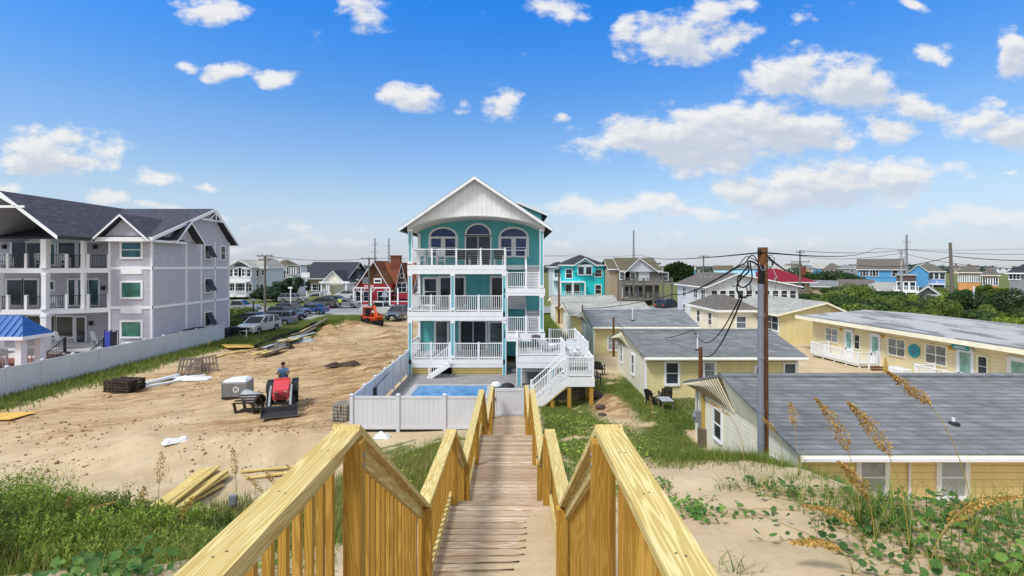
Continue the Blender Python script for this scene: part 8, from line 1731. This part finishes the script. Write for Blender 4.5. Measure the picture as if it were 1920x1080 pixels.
def dune_shrubs():
    """evergreen shrubs with upright feathery shoots on the left dune"""
    def shrub(label, x, y, rx, rz, n, seed, mat):
        g = np.random.default_rng(seed); t = thing('dune_shrub', label, 'shrub', (x, y, hz1(x, y)-.05), 0, None); nb = n//26; a = g.uniform(0, 6.283, nb); r = np.sqrt(g.uniform(0, 1, nb))*.95; bx = r*np.cos(a)*rx; by = r*np.sin(a)*rx*.8
        H = rz*(1-.75*r**2)*(.75+.25*np.sin(bx*4+seed)*np.cos(by*5))*g.uniform(.75, 1.15, nb); lx = r*np.cos(a)*.45+g.normal(size=nb)*.25; ly = r*np.sin(a)*.45+g.normal(size=nb)*.25
        k = 26; s = np.tile(np.linspace(.25, 1, k), (nb, 1))+g.uniform(-.02, .02, (nb, k)); px = bx[:, None]+lx[:, None]*H[:, None]*s**1.3*.6; py = by[:, None]+ly[:, None]*H[:, None]*s**1.3*.6; pz = H[:, None]*s
        c = np.stack([px, py, pz], -1).reshape(-1, 3); m = len(c); an = g.uniform(0, 6.283, m); d = np.stack([np.cos(an)*.75, np.sin(an)*.75, g.uniform(.45, 1.0, m)], -1); d /= np.linalg.norm(d, axis=1)[:, None]; w = np.cross(d, g.normal(size=(m, 3))); w /= np.linalg.norm(w, axis=1)[:, None]; L = g.uniform(.035, .085, m)[:, None]; W_ = L*.16
        V = np.stack([c, c+d*L*.5-w*W_, c+d*L, c+d*L*.5+w*W_], 1).reshape(-1, 3); npmesh('foliage', V, np.arange(m*4).reshape(-1, 4), mat, t)
        mb = MB(); rr = random.Random(seed)
        for i in range(min(70, nb)): mb.tube([(bx[i], by[i], 0), (bx[i]+lx[i]*H[i]*.3, by[i]+ly[i]*H[i]*.3, H[i]*.55), (bx[i]+lx[i]*H[i]*.6, by[i]+ly[i]*H[i]*.6, H[i]*.97)], [.008, .006, .003], 4)
        mb.obj('stems', 'old_wood', t, local=True)
    spec = [(-9.6, 9.4, 1.7, 1.35, 'leaf_shrub'), (-7.9, 9.8, 1.2, 1.0, 'leaf_mid'), (-8.2, 8.0, 1.35, 1.1, 'leaf_mid'), (-6.4, 9.0, 1.05, .85, 'leaf_shrub'), (-6.7, 7.4, 1.05, .8, 'leaf_shrub'), (-5.2, 8.6, .95, .7, 'leaf_mid'), (-5.0, 7.4, .85, .55, 'leaf_shrub'), (-4.2, 8.3, .85, .55, 'leaf_mid'), (-7.6, 6.3, 1.1, .65, 'leaf_mid'), (-6.9, 5.7, .7, .45, 'leaf_shrub'), (-3.6, 9.6, .7, .35, 'leaf_shrub'), (-10.9, 7.9, 1.4, .9, 'leaf_mid')]
    lab = ['tallest bright green shrub at the left edge of the dune', 'dark green shrub right of the tallest one on the dune crest', 'dense mid green shrub at the left edge below the crest', 'bright shrub on the crest below the arching dry stalk', 'bright green shrub in the middle of the left thicket', 'dark shrub on the crest left of the lumber pile', 'bright low shrub near the bare sand on the left dune', 'dark low shrub just left of the lower lumber end', 'mid green shrub in the bottom left corner', 'low bright shrub at the edge of the bottom left sand', 'small bright shrub in front of the lumber pile', 'broad shrub cut by the left frame edge']
    for i, (x, y, rx, rz, mt) in enumerate(spec): shrub(lab[i], x, y, rx, rz, int(15000*rx*rx*.9), 100+i, mt)
dune_shrubs()
def vines():
    """round-leaved creepers on the sand"""
    def leaves(name, label, paths, size, seed, mat, dens=14, stem='oat_stem', kind='stuff'):
        g = np.random.default_rng(seed); C = []; mb = MB()
        for pts in paths:
            pts = np.array(pts); pts2 = np.stack([pts[:, 0], pts[:, 1], hz(pts[:, 0], pts[:, 1])+.015], -1); mb.tube([tuple(p) for p in pts2], .004, 4)
            for a, b in zip(pts2[:-1], pts2[1:]):
                for _ in range(max(1, int(np.linalg.norm(b-a)*dens))): q = a+(b-a)*g.uniform(); C.append((q[0]+g.normal()*size*.9, q[1]+g.normal()*size*.9, q[2]+abs(g.normal())*size*.9))
        C = np.array(C); m = len(C); K = 7; nz = np.stack([g.normal(size=m)*.45, g.normal(size=m)*.45-.15, np.ones(m)], -1); nz /= np.linalg.norm(nz, axis=1)[:, None]; t = np.cross(nz, g.normal(size=(m, 3))); t /= np.linalg.norm(t, axis=1)[:, None]; b = np.cross(nz, t); s = size*g.uniform(.5, 1.2, m)
        V = [C+nz*(s*-.15)[:, None]]
        for i in range(K): a = 6.283*i/K; V.append(C+(t*math.cos(a)+b*math.sin(a)*.85)*(s*.5)[:, None])
        V = np.stack(V, 1); Fc = np.array([(0, 1+i, 1+(i+1) % K) for i in range(K)]); Fa = (Fc[None]+(np.arange(m)*(K+1))[:, None, None]).reshape(-1, 3)
        o = npmesh(name, V.reshape(-1, 3), Fa, mat); tag(o, label, 'vine', kind=kind); s_ = mb.obj('runners', stem, o, local=True)
    g = random.Random(6)
    def path(x, y, a, L, n=8):
        p = [(x, y)]
        for i in range(n): a += g.uniform(-.5, .5); x += math.cos(a)*L/n; y += math.sin(a)*L/n; p.append((x, y))
        return p
    R_ = [path(g.uniform(4.0, 8.0), g.uniform(5.6, 8.3), g.uniform(-.6, .6)+math.pi*(g.random() < .4), g.uniform(.5, 1.5)) for _ in range(95)]
    leaves('beach_vine', 'round leaved green vine creeping over the right foreground dune', R_, .10, 1, 'leaf_broad', 9)
    R_ = [path(g.uniform(4.9, 7.6), g.uniform(5.0, 6.6), g.uniform(-.6, .6), g.uniform(.4, 1.2)) for _ in range(46)]
    leaves('beach_vine', 'large leaved vine at the bottom right corner', R_, .13, 7, 'leaf_vine', 8)
    R_ = [path(gx(1300, 7.4)+g.gauss(0, .16), 7.5+g.gauss(0, .25), g.uniform(0, 6.28), g.uniform(.3, .7)) for _ in range(24)]
    leaves('beach_vine', 'small bright vine clump on the bare sand right of the handrail', R_, .07, 2, 'leaf_vine', 22)
    R_ = [path(gx(1262, 8.9)+g.gauss(0, .12), 8.9+g.gauss(0, .2), g.uniform(0, 6.28), g.uniform(.3, .6)) for _ in range(8)]
    leaves('beach_vine', 'thin vine sprig near the dune crest right of the handrail', R_, .07, 3, 'leaf_vine', 14)
    R_ = [path(g.uniform(-3.6, -2.2), g.uniform(4.7, 6.2), g.uniform(0, 6.28), g.uniform(.3, .9)) for _ in range(34)]
    leaves('beach_vine', 'round leaved vine on the bottom left sand beside the handrail', R_, .075, 4, 'leaf_vine', 10)
    R_ = [path(g.uniform(-5.6, -4.0), g.uniform(4.9, 5.9), g.uniform(0, 6.28), g.uniform(.4, .9)) for _ in range(34)]
    leaves('beach_vine', 'broad dark leaved plants in the bottom left corner', R_, .14, 5, 'leaf_broad', 12)
    R_ = [path(g.uniform(1.1, 2.2), g.uniform(9.3, 11.8), g.uniform(0, 6.28), g.uniform(.4, 1.0)) for _ in range(90)]
    leaves('beach_vine', 'dense small leaved cover between the two handrails on the right', R_, .05, 6, 'leaf_vine', 34)
    R_ = [path(g.uniform(1.2, 5.5), g.uniform(12, 22), g.uniform(0, 6.28), g.uniform(.6, 1.5)) for _ in range(260)]
    leaves('beach_vine', 'leafy green cover on the slope below the white stair', R_, .09, 8, 'leaf_shrub', 12)
    R_ = [path(g.uniform(-3.6, -1.2), g.uniform(9.5, 17), g.uniform(0, 6.28), g.uniform(.5, 1.2)) for _ in range(110)]
    leaves('beach_vine', 'leafy green cover between the left handrail and the pool fence', R_, .07, 9, 'leaf_shrub', 14)
vines()
def oats():
    def oat(label, x, y, h, lean, az, plume=.34, seed=0, droop=1.0, nl=7, tone='oat_head', group='sea oats on the dunes', dens=150, wid=.05):
        g = random.Random(seed); z0 = hz1(x, y)-.03; t = thing('sea_oat', label, 'dune grass', (x, y, z0), 0, group); pts = []; n = 16; dx, dy = math.cos(az), math.sin(az)
        for i in range(n+1): s = i/n; off = lean*h*(s**2.2); pts.append(Vector((dx*off, dy*off, h*s-(droop*.35*h*lean*max(0, s-.6)**1.5*3))))
        m = MB(); m.tube(pts, [.0055*(1-.6*i/n)+.0015 for i in range(n+1)], 5); m.obj('stalk', 'oat_stem', t, local=True)
        V = []; Fc = []; i0 = int(n*(1-plume))
        for k in range(dens):
            s = i0+(n-i0)*g.random()**.9; i = min(n-1, int(s)); p = pts[i].lerp(pts[i+1], s-i); d = (pts[i+1]-pts[i]).normalized(); env = math.sin(math.pi*min(1, max(.05, (s-i0)/(n-i0)))**.75)
            sd = Vector((g.uniform(-1, 1), g.uniform(-1, 1), g.uniform(-.6, .2))); q = p+sd*wid*env+d*g.uniform(-.02, .02); dd = (d*.4+sd*.8+Vector((0, 0, -.55*droop))).normalized(); L = g.uniform(.022, .046); w = dd.cross(Vector((g.uniform(-1, 1), g.uniform(-1, 1), .3))).normalized()*L*.28; o = len(V); V += [q, q+dd*L*.5-w, q+dd*L, q+dd*L*.5+w]; Fc.append((o, o+1, o+2, o+3))
        m = MB(); m.add(V, Fc); m.obj('seed_head', tone, t, local=True); m = MB()
        for k in range(nl):
            a = g.uniform(0, 6.28); L = h*g.uniform(.35, .75); P_ = []; c, s_ = math.cos(a), math.sin(a); z = .02; lnn = g.uniform(.5, 1.0)
            for i in range(6): u = i/5; P_.append(Vector((c*L*lnn*u**1.4, s_*L*lnn*u**1.4, L*u*(1-.55*u*lnn))))
            sdv = Vector((-s_, c, 0))*.006; vs = []; 
            for i, p in enumerate(P_): w = sdv*(1-i/5.2); vs += [p-w, p+w]
            m.add(vs, [(2*i, 2*i+1, 2*i+3, 2*i+2) for i in range(5)])
        m.obj('leaf', 'grass_green' if seed % 3 else 'grass_olive', t, local=True); return t
    L = math.pi
    S = [('tallest golden sea oat leaning left in front of the slate roof', gx(1612, 6.9), 6.9, 1.95, .30, L, .40, 1), ('long golden sea oat leaning left across the grey roof', gx(1705, 6.1), 6.1, 2.15, .34, L, .36, 2), ('thin tall sea oat with curled tip above the vent pipe', gx(1825, 6.6), 6.6, 2.5, .42, L*.97, .24, 3),
      ('sea oat with wide drooping golden head left of the first cottage window', gx(1640, 6.5), 6.5, 1.25, .4, L*1.05, .5, 4), ('sea oat lying low to the left over the sand', gx(1625, 6.2), 6.2, .85, .9, L, .45, 5), ('sea oat bent far right with brown head at the lower right', gx(1745, 5.9), 5.9, 1.15, 1.1, .15, .5, 6),
      ('short brown sea oat head in front of the roof slope beside the pole', gx(1496, 9.4), 9.4, 1.45, .1, L, .3, 7), ('fine stalk with seed head before the cottage side wall', gx(1395, 11.2), 11.2, 1.55, .5, L*.98, .3, 8), ('fine stalk with dry head right of the near pole', gx(1470, 11), 11, 1.3, .35, L, .3, 9), ('dry sea oat head resting on the bare sand', gx(1600, 5.7), 5.7, .6, 1.2, L*1.02, .4, 10),
      ('dark arching sea oat over the sand at the left', gx(128, 9.2), 9.2, 1.1, .75, .05, .5, 11), ('upright dry sea oat below the arching one', gx(125, 9.4), 9.4, .95, .05, 0, .35, 12), ('golden sea oat upright before the lumber pile', gx(296, 10.2), 10.2, 1.75, .04, 1, .35, 13), ('golden sea oat upright right of the lumber pile', gx(446, 10), 10, 1.75, .06, L, .3, 14),
      ('brown sea oat leaning right below the lumber pile', gx(330, 9), 9, .95, .3, .2, .5, 15), ('short upright sea oat beside the golden one at the lumber', gx(265, 9.8), 9.8, 1.1, .05, 0, .35, 16), ('thin dry stalk right of the arching sea oat', gx(160, 9.3), 9.3, .85, .12, .1, .35, 17), ('sea oat leaning left behind the left handrail', gx(580, 12), 12, 1.2, .45, L, .45, 18), ('sea oat leaning left nearest the wooden stake', gx(628, 12.4), 12.4, 1.3, .5, L, .4, 19),
      ('sea oat with brown head in the thicket behind the left handrail', gx(530, 11.4), 11.4, 1.2, .35, L, .4, 20), ('sea oat among weeds left of the handrail slope', gx(500, 11.8), 11.8, 1.1, .4, L, .4, 21), ('sea oat against the white fence of the long lot side', gx(388, 39), 39, 1.4, .3, 0, .5, 22), ('pale sea oat in the hollow before the second cottage', gx(1225, 22), 22, 1.5, .1, L, .5, 23)]
    for (lb, x, y, h, ln, az, pl, sd) in S: oat(lb, x, y, h, ln, az, pl, sd, dens=520 if y < 8 else 200, wid=.075 if y < 8 else .055)
    # scattered leaning blades on the right foreground dune
    g = np.random.default_rng(77)
    f = lambda x, y: smst(.25, .7, wob(x, y, 1.3, 4, 70)*.5+.5)*.8
    xs, ys = scatter(2600, 3.6, 8.4, 5.0, 8.2, f, 30); k = (xs-3.9) > (7.6-ys)*.45; blades('beach_grass', 'long arching green grass blades over the right foreground dune', xs[k], ys[k], .25, .75, .011, 'grass_green', 31, 1.25, seg=6, curl=1.4)
    xs, ys = scatter(900, 3.6, 8.4, 5.0, 8.6, f, 32); k = (xs-3.9) > (7.6-ys)*.45; blades('beach_grass', 'dry straw blades over the right foreground dune', xs[k], ys[k], .2, .7, .007, 'grass_dry', 33, 1.5, seg=6, curl=1.6)
    xs = g.normal(gx(1640, 7.0), .35, 260); ys = g.normal(6.9, .3, 260); blades('beach_grass', 'dense tuft of grass at the foot of the golden sea oats', xs, ys, .3, .8, .011, 'grass_green', 34, 1.1, seg=6, curl=1.2)
    for i, (px, D) in enumerate(((1365, 8.4), (1405, 8.9), (1440, 8.6), (1375, 5.6), (1480, 9.3), (1530, 9.2))):
        xs = g.normal(gx(px, D), .1, 34); ys = g.normal(D, .08, 34); blades('grass_tuft', ['small grass tuft on the crest nearest the handrail', 'small grass tuft on the crest left of the pole', 'small grass tuft on the crest below the pole', 'sparse grass tuft at the bottom by the handrail', 'grass tuft on the crest right of the pole', 'grass tuft on the crest below the roof corner'][i], xs, ys, .12, .4, .010, 'grass_green', 40+i, 1.2, seg=5, kind=None, curl=1.3)
    xs = g.normal(-3.9, .9, 420); ys = g.normal(6.5, .7, 420); blades('beach_grass', 'long thin blades arching over the left thicket', xs, ys, .3, .95, .009, 'grass_olive', 50, 1.3, seg=6, curl=1.4)
oats()
